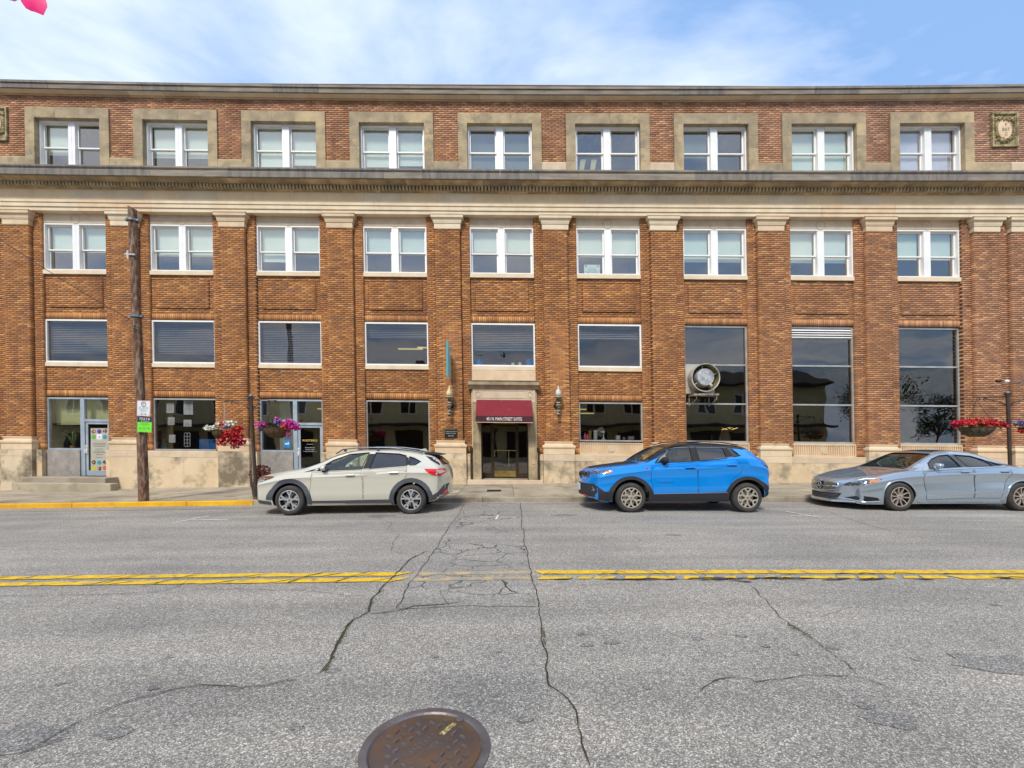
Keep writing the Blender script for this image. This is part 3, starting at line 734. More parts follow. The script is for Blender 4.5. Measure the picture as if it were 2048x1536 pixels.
course(und2, 'lower_moulding', [M_mould, M_mould, M_surr_b], 1.37, ph=.35)
mb = MB(); x = XE0
while x < XE1: mb.box(x, x + .068, YF - .245, YF - .131, zd0, zd1 - .004); x += .1235
stuff(bb(mb, 'dentils', mat('dentil_stone', (196, 176, 140), .85, c2=(150, 132, 100), scale=3)))
zf1 = Pz(386.5, -.06)[1]; zf0 = ZP(410, YF - .03)
course([(YF - .03, zf1), (YF - .03, zf0), (YF + .2, zf0), (YF + .2, zf1)], 'frieze_stone', [mat('frieze_tan', (232, 204, 160), .85, c2=(220, 190, 146), scale=1.5), mat('frieze_buff', (226, 204, 170), .85, c2=(214, 188, 152), scale=1.5)], 1.34, gap=.0025, ph=.2)
arc = [(YF - .11, zf0), Pz(412.5, -.11), Pz(414.5, -.07), Pz(415.3, -.085), Pz(421.5, -.085), Pz(422, -.05), (YF - .05, ZAR), (YS + .1, ZAR), (YS + .1, zf0)]
course(arc, 'architrave_stone', [M_stone_b, M_stone, M_stone_b], 2.7, ph=.7)

def frust(mb, xc, w0, yf0, z0, w1, yf1, z1, yb_):
    mb.add([(xc - w0, yf0, z0), (xc + w0, yf0, z0), (xc + w0, yb_, z0), (xc - w0, yb_, z0), (xc - w1, yf1, z1), (xc + w1, yf1, z1), (xc + w1, yb_, z1), (xc - w1, yb_, z1)],
           [(0, 1, 5, 4), (1, 2, 6, 5), (2, 3, 7, 6), (3, 0, 4, 7), (4, 5, 6, 7), (3, 2, 1, 0)])
def stack(name, xc, prof_, mats, yb_=YS + .03):
    mb = MB()
    for (e0, z0), (e1, z1) in zip(prof_[:-1], prof_[1:]):
        if abs(z1 - z0) < .003: continue
        frust(mb, xc, PW + e0, YF - e0, z0, PW + e1, YF - e1, z1, yb_)
    return bb(mb, name, random.choice(mats))
for xp in pil_all:
    stack('capital', xp, [(.02, ZAR - .505), (.02, ZAR - .488), (.025, ZAR - .487), (.025, ZAR - .31), (.045, ZAR - .308), (.05, ZAR - .272), (.055, ZAR - .270), (.075, ZAR - .16), (.125, ZAR - .13), (.13, ZAR - .13), (.135, ZAR - .03), (.15, ZAR - .028), (.15, ZAR - .002)], [M_stone_b, M_stone])
    zt = zn(882, YF)
    stack('pilaster_base', xp, [(.11, ZPL + .002), (.11, ZPL + .225), (.13, ZPL + .227), (.145, ZPL + .28), (.13, ZPL + .335), (.075, ZPL + .345), (.05, ZPL + .40), (.06, ZPL + .43), (.075, ZPL + .435), (.07, zt)], [M_plinth_b, M_stone], yb_=YS + .12)
# lintel panels with a carved ring
for k in range(1, 10):
    x0, x1 = XB(k) - HW, XB(k) + HW
    mb = MB(); mb.box(x0, x1, Y0 - .02, Y0 + .3, z_lin0, ZAR); bb(mb, 'lintel', random.choice([M_stone, M_stone_c, M_stone_b]))
    mb = MB(); cz = (z_lin0 + ZAR) / 2 - .03
    mb.tube([(XB(k) + .17 * math.cos(a * .2618), Y0 - .02, cz + .15 * math.sin(a * .2618)) for a in range(24)], .013, 6, True)
    bb(mb, 'carved_ring', M_stone_c)

# ---- windows
def blind(parent, x0, x1, z0, z1, y, pitch=.05, m=M_blind):
    mb = MB(); z = z1 - .02; mb.box(x0, x1, y, y + .03, z1 - .03, z1)
    while z > z0 + .02: mb.add([(x0, y, z), (x1, y, z), (x1, y + .022, z + .028), (x0, y + .022, z + .028)], [(0, 1, 2, 3)]); z -= pitch
    mb.box(x0, x1, y, y + .02, z0, z0 + .02)
    return bb(mb, 'blind', m, parent, recalc=False)
SH3 = {1: (.60, 0), 2: (.62, .62), 3: (1, .74), 4: (.76, .73), 5: ('g', 'g'), 6: (0, 0), 7: ('g6', 0), 8: (1, 1), 9: ('l', 'l')}
SH2 = {1: (.56, .56), 2: (.63, .63), 3: (.74, .53), 4: (.55, .55), 5: (.48, .48), 6: (.56, .56), 7: (.66, .66), 8: (.66, .66), 9: (.58, .58)}
def dh_window(xc, z0, z1, yf, sh_, rail, sill=None, half=HW):
    mb = MB(); t = .048
    mb.rect(xc - half, xc + half, z0, z1, t, yf, yf + .24)
    mb.box(xc - .125, xc + .125, yf + .01, yf + .24, z0 + t, z1 - t)
    mb.box(xc - .008, xc + .008, yf + .004, yf + .01, z0 + t, z1 - t)
    W_ = bb(mb, 'window', M_white)
    for s_, dr in ((-1, sh_[0]), (1, sh_[1])):
        a, b = (xc - half + t, xc - .125) if s_ < 0 else (xc + .125, xc + half - t)
        zr = z0 + (z1 - z0) * rail
        for (u0, u1, dy) in ((zr - .02, z1 - t, .10), (z0 + t, zr + .02, .145)):
            mb = MB(); mb.rect(a + .004, b - .004, u0, u1, .052, yf + dy, yf + dy + .04, .045); bb(mb, 'sash', M_white, W_)
            mb = MB(); mb.box(a + .05, b - .05, yf + dy + .018, yf + dy + .022, u0 + .04, u1 - .04); bb(mb, 'pane', M_glass, W_)
        if dr:
            m = M_shade; f = dr
            if dr == 'g': m, f = M_shade_c, 1  # full grey shade added in place of the grey sheen on the panes
            if dr == 'g6': m, f = M_shade_c, .55
            if dr == 'l': m, f = M_shade_b, 1
            mb = MB(); zz = z1 - t - (z1 - z0 - 2 * t) * f; mb.box(a + .03, b - .03, yf + .26, yf + .265, zz, z1 - t); mb.box(a + .03, b - .03, yf + .255, yf + .272, zz, zz + .025)
            bb(mb, 'roller_shade', m, W_)
    if sill is not None:
        mb = MB(); mb.box(xc - half, xc + half, yf - .06, yf + .25, sill, z0 - .003); bb(mb, 'sill', M_stone_b, W_)
    return W_
z3t, z3b = zn(251.5, YF + .1), ZTOP0 - .22
for k in range(1, 10):
    dh_window(XB(k), z3b, z3t, YF + .11, SH3[k], .50)
    dh_window(XB(k), z_w2b, z_w2t, Y0 - .015, SH2[k], .455, z_s2b)
    # stone surround of the third floor window
    xc = XB(k)
    for (a, b) in ((xc - sh, xc - .42), (xc - .418, xc + .42), (xc + .422, xc + sh)) if k % 2 else ((xc - sh, xc + .1), (xc + .102, xc + sh)):
        mb = MB(); mb.box(a, b - .003, YF - .055, YF + .34, z_hd0, z_hd1); bb(mb, 'surround_stone', random.choice([M_surr, M_surr_b]))
    for s_ in (-1, 1):
        zz = [ZTOP0 - .1, zn(322, YF), zn(297, YF), zn(272, YF), z_hd0]
        for q in range(4):
            a, b = (xc - sh, xc - si) if s_ < 0 else (xc + si, xc + sh)
            mb = MB(); mb.box(a, b, YF - .055, YF + .34, zz[q] + .002, zz[q + 1] - .002); bb(mb, 'surround_stone', random.choice([M_surr, M_surr_b, M_surr]))
for i in range(0, len(xs), 2):
    a, b = xs[i] + .003, xs[i + 1] - .003
    n_s = max(1, int(round((b - a) / 1.3)))
    for q in range(n_s):
        p, r_ = a + (b - a) * q / n_s, a + (b - a) * (q + 1) / n_s - .003
        mb = MB(); mb.prof([(YF - .045, ZTOP0 - .1), (YF - .045, zb3 - .05), (YF - .025, zb3 - .005), (YF + .06, zb3 - .005), (YF + .06, ZTOP0 - .1)], p, r_)
        bb(mb, 'base_course_stone', random.choice([M_surr, M_surr_b, M_stone_c]))
# small hooks beside the windows are too small to build; mezzanine windows
def fixed_window(name, xc, z0, z1, yf, m, glassm=M_glass, half=HW, t=.055, bars=(), depth=.1, inset=.0):
    mb = MB(); mb.rect(xc - half, xc + half, z0, z1, t, yf, yf + depth)
    for z in bars: mb.box(xc - half + t, xc + half - t, yf + .01, yf + depth, z - .028, z + .028)
    W_ = bb(mb, name, m)
    zs2 = [z0 + t] + [z for z in bars] + [z1 - t]
    for q in range(len(zs2) - 1):
        mb = MB(); mb.box(xc - half + t * .6, xc + half - t * .6, yf + depth * .5, yf + depth * .5 + .006, zs2[q] + (.02 if q else -.01), zs2[q + 1] - (.02 if q < len(zs2) - 2 else -.01))
        bb(mb, 'pane', glassm, W_)
    return W_
for k in range(1, 7):
    W_ = fixed_window('window', XB(k), z_mzb, z_mzt, Y0 - .012, M_white, M_glass_mezz)
    mb = MB(); mb.box(XB(k) - HW, XB(k) + HW, Y0 - .05, Y0 + .2, z_msb, z_mzb - .003); bb(mb, 'sill', M_stone_b, W_)
    f = {1: .78, 2: .78, 3: 1.0, 4: .32, 5: .62, 6: .30}[k]
    zb_ = z_mzt - .06 - (z_mzt - z_mzb - .12) * f
    blind(W_, XB(k) - HW + .06, XB(k) + HW - .06, zb_, z_mzt - .06, Y0 + .17, .066)
# tall windows
for k in (7, 8, 9):
    bars = (zn(725.4), zn(803.5)); zt_ = z_mzt
    W_ = fixed_window('tall_window', XB(k), z_tall_b, zt_, Y0 + .05, M_alu, M_glass_dark, t=.06, bars=bars + ((zn(670),) if k == 8 else ()))
    if k == 8:
        mb = MB()
        for q in range(4):
            z = zn(652 + q * 4.6); mb.add([(XB(k) - HW + .06, Y0 + .03, z - .06), (XB(k) + HW - .06, Y0 + .03, z - .06), (XB(k) + HW - .06, Y0 + .09, z), (XB(k) - HW + .06, Y0 + .09, z)], [(0, 1, 2, 3)])
            mb.box(XB(k) - HW + .06, XB(k) + HW - .06, Y0 + .025, Y0 + .04, z - .066, z - .055)
        bb(mb, 'louvre', M_white, W_, recalc=False)
    mb = MB(); mb.box(XB(k) - HW + .004, XB(k) + HW - .004, Y0 - .02, Y0 + .2, z_tall_b - .045, z_tall_b - .003); bb(mb, 'sill', M_stone, W_)
# store windows
for k in (2, 4, 6):
    zb_ = ZPL + .012 if k != 6 else z_s6b
    W_ = fixed_window('shop_window', XB(k), zb_, z_stt, Y0 + .0, M_alu, M_glass_dark if k == 4 else M_glass_mezz, t=.05)
    if k == 2: mb = MB(); mb.box(XB(k) - HW + .05, XB(k) - HW + .34, Y0 + .5, Y0 + .55, zb_, z_stt - .05); bb(mb, 'curtain', mat('olive_drape', (110, 96, 52), .95, c2=(86, 74, 40), scale=3), W_)
# fluted stone panels with a rosette
for k in (6, 7, 8, 9):
    z1_ = z_s6b - .048; z0_ = ZPL + .005; mb = MB(); x0, x1 = XB(k) - HW, XB(k) + HW
    mb.box(x0, x1, Y0 + .015, Y0 + .2, z0_, z1_); mb.box(x0, x1, Y0 - .03, Y0 + .014, z0_, z0_ + .05); mb.box(x0, x1, Y0 - .03, Y0 + .014, z1_ - .03, z1_)
    mb.box(x0, x0 + .05, Y0 - .03, Y0 + .014, z0_ + .05, z1_ - .03); mb.box(x1 - .05, x1, Y0 - .03, Y0 + .014, z0_ + .05, z1_ - .03)
    P_ = bb(mb, 'fluted_panel', M_stone)
    mb = MB(); n_f = 28
    for q in range(n_f):
        x = x0 + .06 + (x1 - x0 - .12) * (q + .5) / n_f
        mb.lathe([(.026, z0_ + .055), (.026, z1_ - .035)], 8, (x, Y0 - .004, 0))
    bb(mb, 'flutes', M_stone, P_, smooth=60)['kind'] = 'stuff'
    mb = MB(); cz = (z0_ + z1_) / 2 + .01
    mb.lathe([(.13, 0), (.13, -.035), (.115, -.04), (.10, -.028), (.085, -.028), (.06, -.04), (.03, -.034), (.001, -.03)], 20, (XB(k), Y0, cz), 'y')
    for q in range(8):
        a = q * math.pi / 4; mb.lathe([(.018, -.03), (.014, -.042), (.001, -.045)], 6, (XB(k) + .06 * math.cos(a), Y0, cz + .06 * math.sin(a)), 'y')
    bb(mb, 'rosette', M_stone_c, P_, smooth=40)

# ---- plinth
YP1, YP2 = 16.07, 15.945
def plinth_run(a, b, y, name='plinth_stone'):
    ztop = ZPL; zc = ZPL - .235
    mb = MB(); mb.prof([(y, zc + .004), (y - .0, ztop - .02), (y + .012, ztop), (Y0 + .3, ztop), (Y0 + .3, zc + .004)], a + .002, b - .002); bb(mb, 'plinth_cap', random.choice([M_plinth, M_plinth_b, M_stone_c]))
    x = a
    while x < b - .02:
        w = random.uniform(1.1, 1.75); x1 = x + w
        if b - x1 < .5: x1 = b
        mb = MB(); mb.box(x + .003, x1 - .003, y + .006, Y0 + .3, -.6, zc); bb(mb, name, random.choice([M_plinth, M_plinth_b])); x = x1
for i, xp in enumerate(pil_all): plinth_run(xp - PW - .115, xp + PW + .115, YP2)
for i in range(len(pil_all) - 1):
    a, b = pil_all[i] + PW + .117, pil_all[i + 1] - PW - .117
    if b - a < .05: continue
    k = i
    if k == 1: plinth_run(a, XB(1) - HW, YP1); plinth_run(XB(1) + HW - .02, b, YP1)
    elif k == 3: plinth_run(a, XB(3) - HW, YP1); plinth_run(XB(3) + HW - .02, b, YP1)
    elif k == 5: plinth_run(a, XB(5) - 1.18, YP1); plinth_run(XB(5) + 1.18, b, YP1)
    else: plinth_run(a, b, YP1)
plinth_run(XE0, pil_all[0] - PW - .117, YP1); plinth_run(pil_all[-1] + PW + .117, XE1, YP1)

# ---- two shopfronts with doors
def shopfront(k, door_right=True):
    xc = XB(k); x0, x1 = xc - HW, xc + HW; xm = x0 + 66 / 126.0 * (2 * HW); y = Y0 - .0
    zdb = float(gz(xc)) + (.44 if k == 1 else .30)
    ztr = zn(851 if k == 1 else 854)
    mb = MB(); t = .06
    mb.box(x0, x0 + t, y, y + .12, ZPL + .0, z_stt); mb.box(x0 + t, x1 - t, y, y + .12, z_stt - t, z_stt); mb.box(x1 - t, x1, y, y + .12, zdb, z_stt)
    mb.box(xm, xm + .15, y - .005, y + .12, zdb, z_stt - t); mb.box(x0 + t, xm, y, y + .12, ZPL, ZPL + t)
    mb.box(xm + .15, x1 - t, y, y + .12, ztr, ztr + .09)
    S_ = bb(mb, 'shopfront', M_alu_blue)
    mb = MB(); mb.box(x0 + .04, xm + .01, y + .05, y + .056, ZPL + .04, z_stt - .04); bb(mb, 'pane', M_glass, S_)
    mb = MB(); mb.box(xm + .14, x1 - .05, y + .05, y + .056, ztr + .07, z_stt - .04); bb(mb, 'transom_pane', M_glass, S_)
    mb = MB(); mb.box(x0 + .002, xm - .002, y - .05, y + .12, -.4, ZPL - .003); bb(mb, 'stall_riser', mat('granite_panel', (158, 150, 140), .7, c2=(136, 128, 122), scale=4, bump=.1, bscale=80, grime=((110, 106, 104), 1.6, .55, .75)), S_)
    dx0, dx1 = xm + .16, x1 - t - .004
    mb = MB(); mb.rect(dx0, dx1, zdb + .01, ztr - .008, .085, y + .03, y + .075, .085); mb.box(dx0 + .085, dx1 - .085, y + .03, y + .075, zdb + .095, zdb + .20)
    D_ = bb(mb, 'shop_door', M_alu_blue)
    mb = MB(); mb.box(dx0 + .07, dx1 - .07, y + .05, y + .056, zdb + .18, ztr - .08); bb(mb, 'door_pane', M_glass_dark, D_)
    mb = MB(); hx_ = dx0 + .02; hz = zdb + .98
    mb.tube([(hx_, y + .03, hz - .14), (hx_, y - .03, hz - .12), (hx_, y - .035, hz), (hx_, y - .03, hz + .12), (hx_, y + .03, hz + .14)], .014, 8); mb.box(hx_ - .03, hx_ + .03, y + .022, y + .03, hz - .16, hz + .16)
    bb(mb, 'door_handle', M_white, D_, smooth=True)
    return dx0, dx1, zdb, ztr, x0, xm
d1 = shopfront(1); d3 = shopfront(3)
mb = MB(); mb.box(XB(3) - HW + .42, XB(3) - .0, Y0 + .6, Y0 + .62, ZPL + .05, z_stt - .05); bb(mb, 'sky_reflection_sheet', mat('sky_reflection_grey', (176, 182, 176), .9, c2=(150, 156, 150), scale=1))  # added pale sheet inside, its grey standing in for sky mirrored in the pane
g1 = float(gz(XB(1)))
mb = MB(); xa_, xb_ = XP(47, 15.4), XP(219, 15.7)
mb.box(XP(36, 15.4), xb_, 15.42, 16.06, g1 - .2, g1 + .44); st1 = bb(mb, 'door_step', M_conc2, bevel=.015)
mb = MB(); mb.box(XP(18, 15.1), XP(216, 15.1), 15.08, 15.416, g1 - .2, g1 + .27); bb(mb, 'door_step', M_conc, bevel=.015)
mb = MB(); mb.box(d3[4] + .6, d3[1] + .2, 15.6, 16.06, -.3, d3[2] - .01); bb(mb, 'door_step', M_conc2, bevel=.012)

# ---- main entrance
xe = XB(5); ZST = .245
mb = MB(); mb.box(xe - 1.36, xe + 1.36, 15.72, 16.06, -.2, ZST - .01); bb(mb, 'entrance_step', M_stone_c, bevel=.01)
mb = MB(); mb.box(xe - .84, xe + .84, 16.062, 17.0, -.2, ZST); bb(mb, 'threshold', M_conc2)
zc1, zc0 = ZP(761, 15.86), ZP(769.5, 15.86)
mb = MB(); mb.box(xe - HW - .02, xe + HW + .02, Y0 - .04, Y0 + .25, zc1 - .05, z_msb); bb(mb, 'panel_stone', M_stone_b)
for k_, (a, b) in enumerate(((-HW - .01, -.4), (-.396, .4), (.404, HW + .01))):
    mb = MB(); mb.box(xe + a, xe + b, Y0 - .055, Y0 - .04, zc1 + .05, z_msb - .03); bb(mb, 'panel_stone', M_stone)
mb = MB(); mb.prof([(15.86, zc0), (15.86, zc1 - .02), (15.83, zc1 - .01), (15.83, zc1), (Y0 + .2, zc1 + .03), (Y0 + .2, zc0 - .14), (15.99, zc0 - .14), (15.92, zc0 - .03)], xe - 1.29, xe + 1.29); bb(mb, 'door_cornice', M_surr_b)
zfr1, zfr0 = zc0 - .142, ZP(799, 16.0)
mb = MB(); mb.box(xe - 1.14, xe + 1.14, 16.02, Y0 + .3, zfr0 - .1, zfr1); bb(mb, 'door_frieze', M_stone_c)
mb = MB(); mb.rect(xe - .80, xe + .80, zfr0 + .05, zfr1 - .04, .02, 16.005, 16.02); bb(mb, 'frieze_panel', M_stone_c)
for s_ in (-1, 1):
    mb = MB(); mb.rect(xe + s_ * .95 - .12, xe + s_ * .95 + .12, zfr0 + .04, zfr1 - .03, .015, 16.005, 16.02)
    mb.tube([(xe + s_ * .95 + .075 * math.cos(a * .524), 16.01, (zfr0 + zfr1) / 2 + .1 * math.sin(a * .524)) for a in range(12)], .012, 6, True); bb(mb, 'carved_block', M_stone_c)
    a0, a1 = (xe - 1.16, xe - .87) if s_ < 0 else (xe + .87, xe + 1.16)
    mb = MB(); mb.box(a0, a1, 16.03, Y0 + .45, ZST + .5, zfr0 - .102); mb.box(a0, a1, 16.0, Y0 + .45, ZST - .1, ZST + .498)
    mb.rect(a0 + .05, a1 - .05, ZST + .56, zfr0 - .5, .02, 16.015, 16.03); bb(mb, 'door_pier', M_surr)
    mb = MB(); xd_ = xe + s_ * 1.225; mb.box(xd_ - .035, xd_ + .035, 15.99, 16.06, .14, ZPL + .12); mb.box(xd_ - .05, xd_ + .05, 15.96, 16.07, ZPL + .1, ZPL + .24); bb(mb, 'downpipe', M_bronze)
    mb = MB(); mb.box(xe + s_ * 1.17 - .02, xe + s_ * 1.17 + .02, 16.09, Y0 + .3, ZST, zc0 - .2); bb(mb, 'jamb_reveal', M_stone_c)
# doors
yd_ = Y0 + .28; zdt = ZP(848, 16.0)
mb = MB(); mb.box(xe - .87, xe - .83, yd_, yd_ + .08, ZST, zfr0 - .1); mb.box(xe + .83, xe + .87, yd_, yd_ + .08, ZST, zfr0 - .1)
mb.box(xe - .52, xe - .46, yd_, yd_ + .08, ZST, 2.55); mb.box(xe + .46, xe + .52, yd_, yd_ + .08, ZST, 2.55); mb.box(xe - .87, xe + .87, yd_, yd_ + .08, 2.55, 2.65)
E_ = bb(mb, 'entrance_frame', M_bronze)
for a, b in ((-.83, -.52), (.52, .83)):
    mb = MB(); mb.box(xe + a, xe + b, yd_ + .03, yd_ + .036, ZST + .2, 2.55); bb(mb, 'side_pane', M_glass_dark, E_)
    mb = MB(); mb.box(xe + a, xe + b, yd_ + .01, yd_ + .07, ZST, ZST + .2); bb(mb, 'base_panel', M_bronze, E_)
mb = MB(); mb.rect(xe - .455, xe + .455, ZST + .01, 2.54, .055, yd_ + .01, yd_ + .06)
D_ = bb(mb, 'entrance_door', M_bronze)
mb = MB(); mb.box(xe - .40, xe + .40, yd_ + .03, yd_ + .036, ZST + .3, 2.49); bb(mb, 'door_pane', M_glass_dark, D_)
M_brass = mat('brass', (170, 148, 84), .35, .7, c2=(130, 112, 60), scale=6)
mb = MB(); mb.box(xe - .40, xe + .40, yd_ + .002, yd_ + .02, ZST + .06, ZST + .29); bb(mb, 'kick_plate', M_brass, D_)
mb = MB(); mb.tube([(xe - .38, yd_ - .03, ZST + .80), (xe - .385, yd_ - .045, ZST + 1.02), (xe - .36, yd_ - .05, ZST + 1.05), (xe + .42, yd_ - .045, ZST + 1.05)], .012, 8); mb.tube([(xe + .14, yd_ - .03, ZST + 1.05), (xe + .15, yd_ - .04, ZST + .45)], .013, 6)
bb(mb, 'push_bar', mat('bright_brass', (200, 184, 120), .25, .8), D_)
mb = MB(); mb.box(xe - .42, xe + .42, yd_ + .35, yd_ + .37, 2.30, 2.5); bb(mb, 'inner_transom', mat('lit_transom', (200, 150, 50), .8, emit=((210, 160, 60), .25)), E_)
# awning
M_awn = mat('awning_canvas', (124, 26, 40), .85, c2=(110, 22, 36), scale=3, contrast=(.3, .7), grime=((150, 96, 92), 7, .62, .75)); M_val = mat('awning_valance', (74, 30, 36), .85, c2=(60, 26, 30), scale=5)
aw = MB(); yt_, yb2 = 16.0, 15.35
zt1, zt0 = ZP(800, 16.0), ZP(832, 15.35); zv = ZP(845, 15.35)
wt_, wb_ = 1.005, 1.055 * .92
wb_ = 55.5 / F * 15.35 * 1.0 ; 
aw.add([(xe - 1.0, yt_, zt1), (xe + 1.0, yt_, zt1), (xe + 1.0, yb2, zt0), (xe - 1.0, yb2, zt0)], [(0, 1, 2, 3)])
aw.add([(xe - 1.0, yt_, zt1), (xe - 1.0, yb2, zt0), (xe - 1.0, yt_, zt0)], [(0, 1, 2)]); aw.add([(xe + 1.0, yt_, zt1), (xe + 1.0, yb2, zt0), (xe + 1.0, yt_, zt0)], [(0, 1, 2)])
A_ = bb(aw, 'awning', M_awn, recalc=False)
mb = MB(); mb.box(xe - 1.0, xe + 1.0, yb2 - .004, yb2 + .004, zv, zt0); mb.box(xe - 1.004, xe - .998, yb2, yt_, zv, zt0); mb.box(xe + .998, xe + 1.004, yb2, yt_, zv, zt0); bb(mb, 'valance', M_val, A_)
mb = MB(); mb.box(xe - 1.006, xe + 1.006, yb2 - .006, yb2 + .006, zv - .008, zv + .01); bb(mb, 'valance_trim', M_stone, A_)
t_ = text('lettering', '401 N. MAIN STREET SUITES', 1.24, .115, (xe, yb2 - .0075 , (zv + zt0) / 2 + .01), mat('letter_white', (232, 228, 220), .7), A_, wp=True)
t_.location = (-BO[0], -BO[1], -BO[2])

# ---- interiors
mb = MB(); levels = [-.3, ZP(741, Y0) + .06, zn(560) , ZTOP0 - .35, ZTOP1 + .4]
wallx = [XE0] + pil + [XE1]
YBK = 20.5
for x in wallx: mb.box(x - .06, x + .06, Y0 + .41, YBK, -.3, ZTOP1 + .3)
for z in levels[1:3]: 
    mb.box(XE0, XB(7) - PITCH / 2, Y0 + .41, YBK, z - .12, z)
mb.box(XE0, XE1, Y0 + .41, YBK, levels[2] - .12, levels[2] - .001) if False else None
mb.box(XB(7) - PITCH / 2, XE1, Y0 + .41, YBK, levels[2] - .12, levels[2]); mb.box(XE0, XE1, Y0 + .41, YBK, levels[3] - .12, levels[3])
mb.box(XE0, XE1, YBK, YBK + .2, -.3, ZTOP1 + .3); mb.box(XE0, XE1, Y0 + .41, YBK, .02, .1)
bb(mb, 'interior_walls', M_room)
mb = MB(); mb.box(XE0, XE1, YF + .35, YBK + .2, ZTOP1 + .301, ZTOP1 + .5); bb(mb, 'flat_roof', M_weather_b)
mb = MB(); mb.box(XE0, XE0 + .3, YF + .35, YBK + .2, -.6, ZTOP1 + .3); mb.box(XE1 - .3, XE1, YF + .35, YBK + .2, -.6, ZTOP1 + .3); bb(mb, 'side_wall', mat('side_brick', (140, 90, 60), .9, c2=(110, 70, 48), scale=12))
mb = MB(); mb.box(XB(6) - PITCH / 2 + .07, XB(6) + PITCH / 2 - .07, YBK - .6, YBK - .5, .1, levels[1] - .13); mb.box(XB(1) - 1.9, XB(1) + 1.9, YBK - .6, YBK - .5, .1, levels[1] - .13); bb(mb, 'partition', M_room_y)
# lit ceiling strips seen through the glass
M_lamp = mat('lit_strip', (250, 240, 150), .6, emit=((250, 236, 150), .55))
for k, zz, xo in ((6, 826, -.75), (4, 700, .1), (4, 697, .9)):
    mb = MB(); x = XB(k) + xo; yy = Y0 + 1.8; z = ZP(zz, yy); mb.box(x - .5, x + .5, yy, yy + .14, z, z + .04); bb(mb, 'ceiling_light', M_lamp)
mb = MB(); x = XB(6) - .95; yy = Y0 + 2.4; z = ZP(818, yy); mb.box(x - .6, x + .5, yy, yy + .14, z, z + .04); bb(mb, 'ceiling_light', M_lamp)
for k, px, py in ((3, 936, 822), (3, 0, 0)):
    if px: mb = MB(); mb.box(XB(3) + .1, XB(3) + .25, Y0 + 2, Y0 + 2.1, ZP(822, Y0 + 2), ZP(820, Y0 + 2)); bb(mb, 'ceiling_light', M_lamp)
for (px, py) in ((1164, 330), (1186, 330), (1209, 325)):      # pale leaning boards behind a top window
    mb = MB(); Y = YF + .7; mb.poly([tuple(PX(px - 6, py + 12, Y)), tuple(PX(px + 3, py + 12, Y)), tuple(PX(px + 8, py - 11, Y)), tuple(PX(px - 3, py - 11, Y))], (0, .02, 0)); o = mb.build('window_card', mat('cream_card', (226, 214, 150), .8), B, off=BO)
# ---- cartouche panels
M_cart = mat('carved_stone', (172, 156, 116), .9, c2=(120, 106, 74), scale=6, bump=.4, bscale=40, contrast=(.4, .6))
for c in ((pil_all[-1] + pil[-1]) / 2, (pil_all[0] + pil[0]) / 2):
    z0, z1 = zn(295.5, YF), zn(229.5, YF); cz = (z0 + z1) / 2; mb = MB()
    mb.box(c - .475, c + .475, YF - .01, YF + .1, z0, z1); mb.rect(c - .475, c + .475, z0, z1, .06, YF - .07, YF - .01); mb.rect(c - .415, c + .415, z0 + .06, z1 - .06, .025, YF - .04, YF - .01)
    C_ = bb(mb, 'cartouche', M_cart)
    mb = MB(); mb.lathe([(1, 0), (1, 1), (.9, 1.4), (.86, 1), (.7, 1.25), (.01, 1.5)], 28, (0, 0, 0), 'y')
    mb.v = [(c + x * .25, YF - .012 - y * .035, cz + .01 + z * .34) for x, y, z in mb.v]; bb(mb, 'shield', M_stone, C_, smooth=40)
    mb = MB(); rr_ = random.Random(3)
    def bump_(x, z, r_, h): 
        i0 = len(mb.v); mb.lathe([(r_, 0), (r_ * .8, h * .7), (.01, h)], 8, (0, 0, 0), 'y'); mb.v[i0:] = [(x + a, YF - .012 - b, z + d) for a, b, d in mb.v[i0:]]
    for q in range(9):
        for s_ in (-1, 1): bump_(c + s_ * (.345 + .02 * math.sin(q)), cz + .42 - q * .085, .032, .05)
    for q in range(26):
        a = R(180 + 180 * q / 25); bump_(c + .30 * math.cos(a) + rr_.gauss(0, .015), cz - .17 + .25 * math.sin(a) * .9 + rr_.gauss(0, .02), .035, .06)
        a = R(180 * q / 25); bump_(c + .32 * math.cos(a), cz + .33 + .13 * math.sin(a) * .8 + rr_.gauss(0, .02), .036, .055)
    for q in range(7): bump_(c + rr_.gauss(0, .1), cz - .38 + rr_.gauss(0, .03), .05, .09); bump_(c + rr_.gauss(0, .06), cz + .37 + rr_.gauss(0, .03), .05, .1)
    bb(mb, 'garland', M_cart, C_, smooth=50)
    for s_, z in (('F', .17), ('B&T', .0), ('C', -.16)):
        t_ = text('lettering', s_, None, .11, (c + .02, YF - .072, cz + z), M_weather, C_, wp=True); t_.location = (-BO[0], -BO[1], -BO[2])
# ------------------------------------------------------------------ street furniture and things on the wall
M_wood = mat('weathered_pole_wood', (92, 60, 44), .95, c2=(146, 126, 104), scale=11, bump=.8, bscale=30, streak=(1.6, 1.6, .35), contrast=(.42, .66), grime=((88, 50, 36), 4, .52, .72))
YPOLE = 12.0
base_z = float(gz(XP(287, YPOLE))) + SW
pp = [(287.5, None, 9.6), (286.5, 960, 9.5), (283.5, 870, 9.2), (279, 760, 8.9), (274, 650, 8.6), (270, 550, 8.3), (266.5, 470, 8.0), (264.5, 416, 7.9)]
path = []; rad = []
for px, py, r_ in pp:
    z = base_z if py is None else ZP(py, YPOLE)
    path.append(Vector((XP(px, YPOLE), YPOLE, z))); rad.append(r_ * .93 / F * YPOLE)
pole = empty('utility_pole', tuple(path[0]))
def rel(o): o.location = -Vector(o.parent.location) if o.parent else o.location; return o
fine, fr_ = [], []
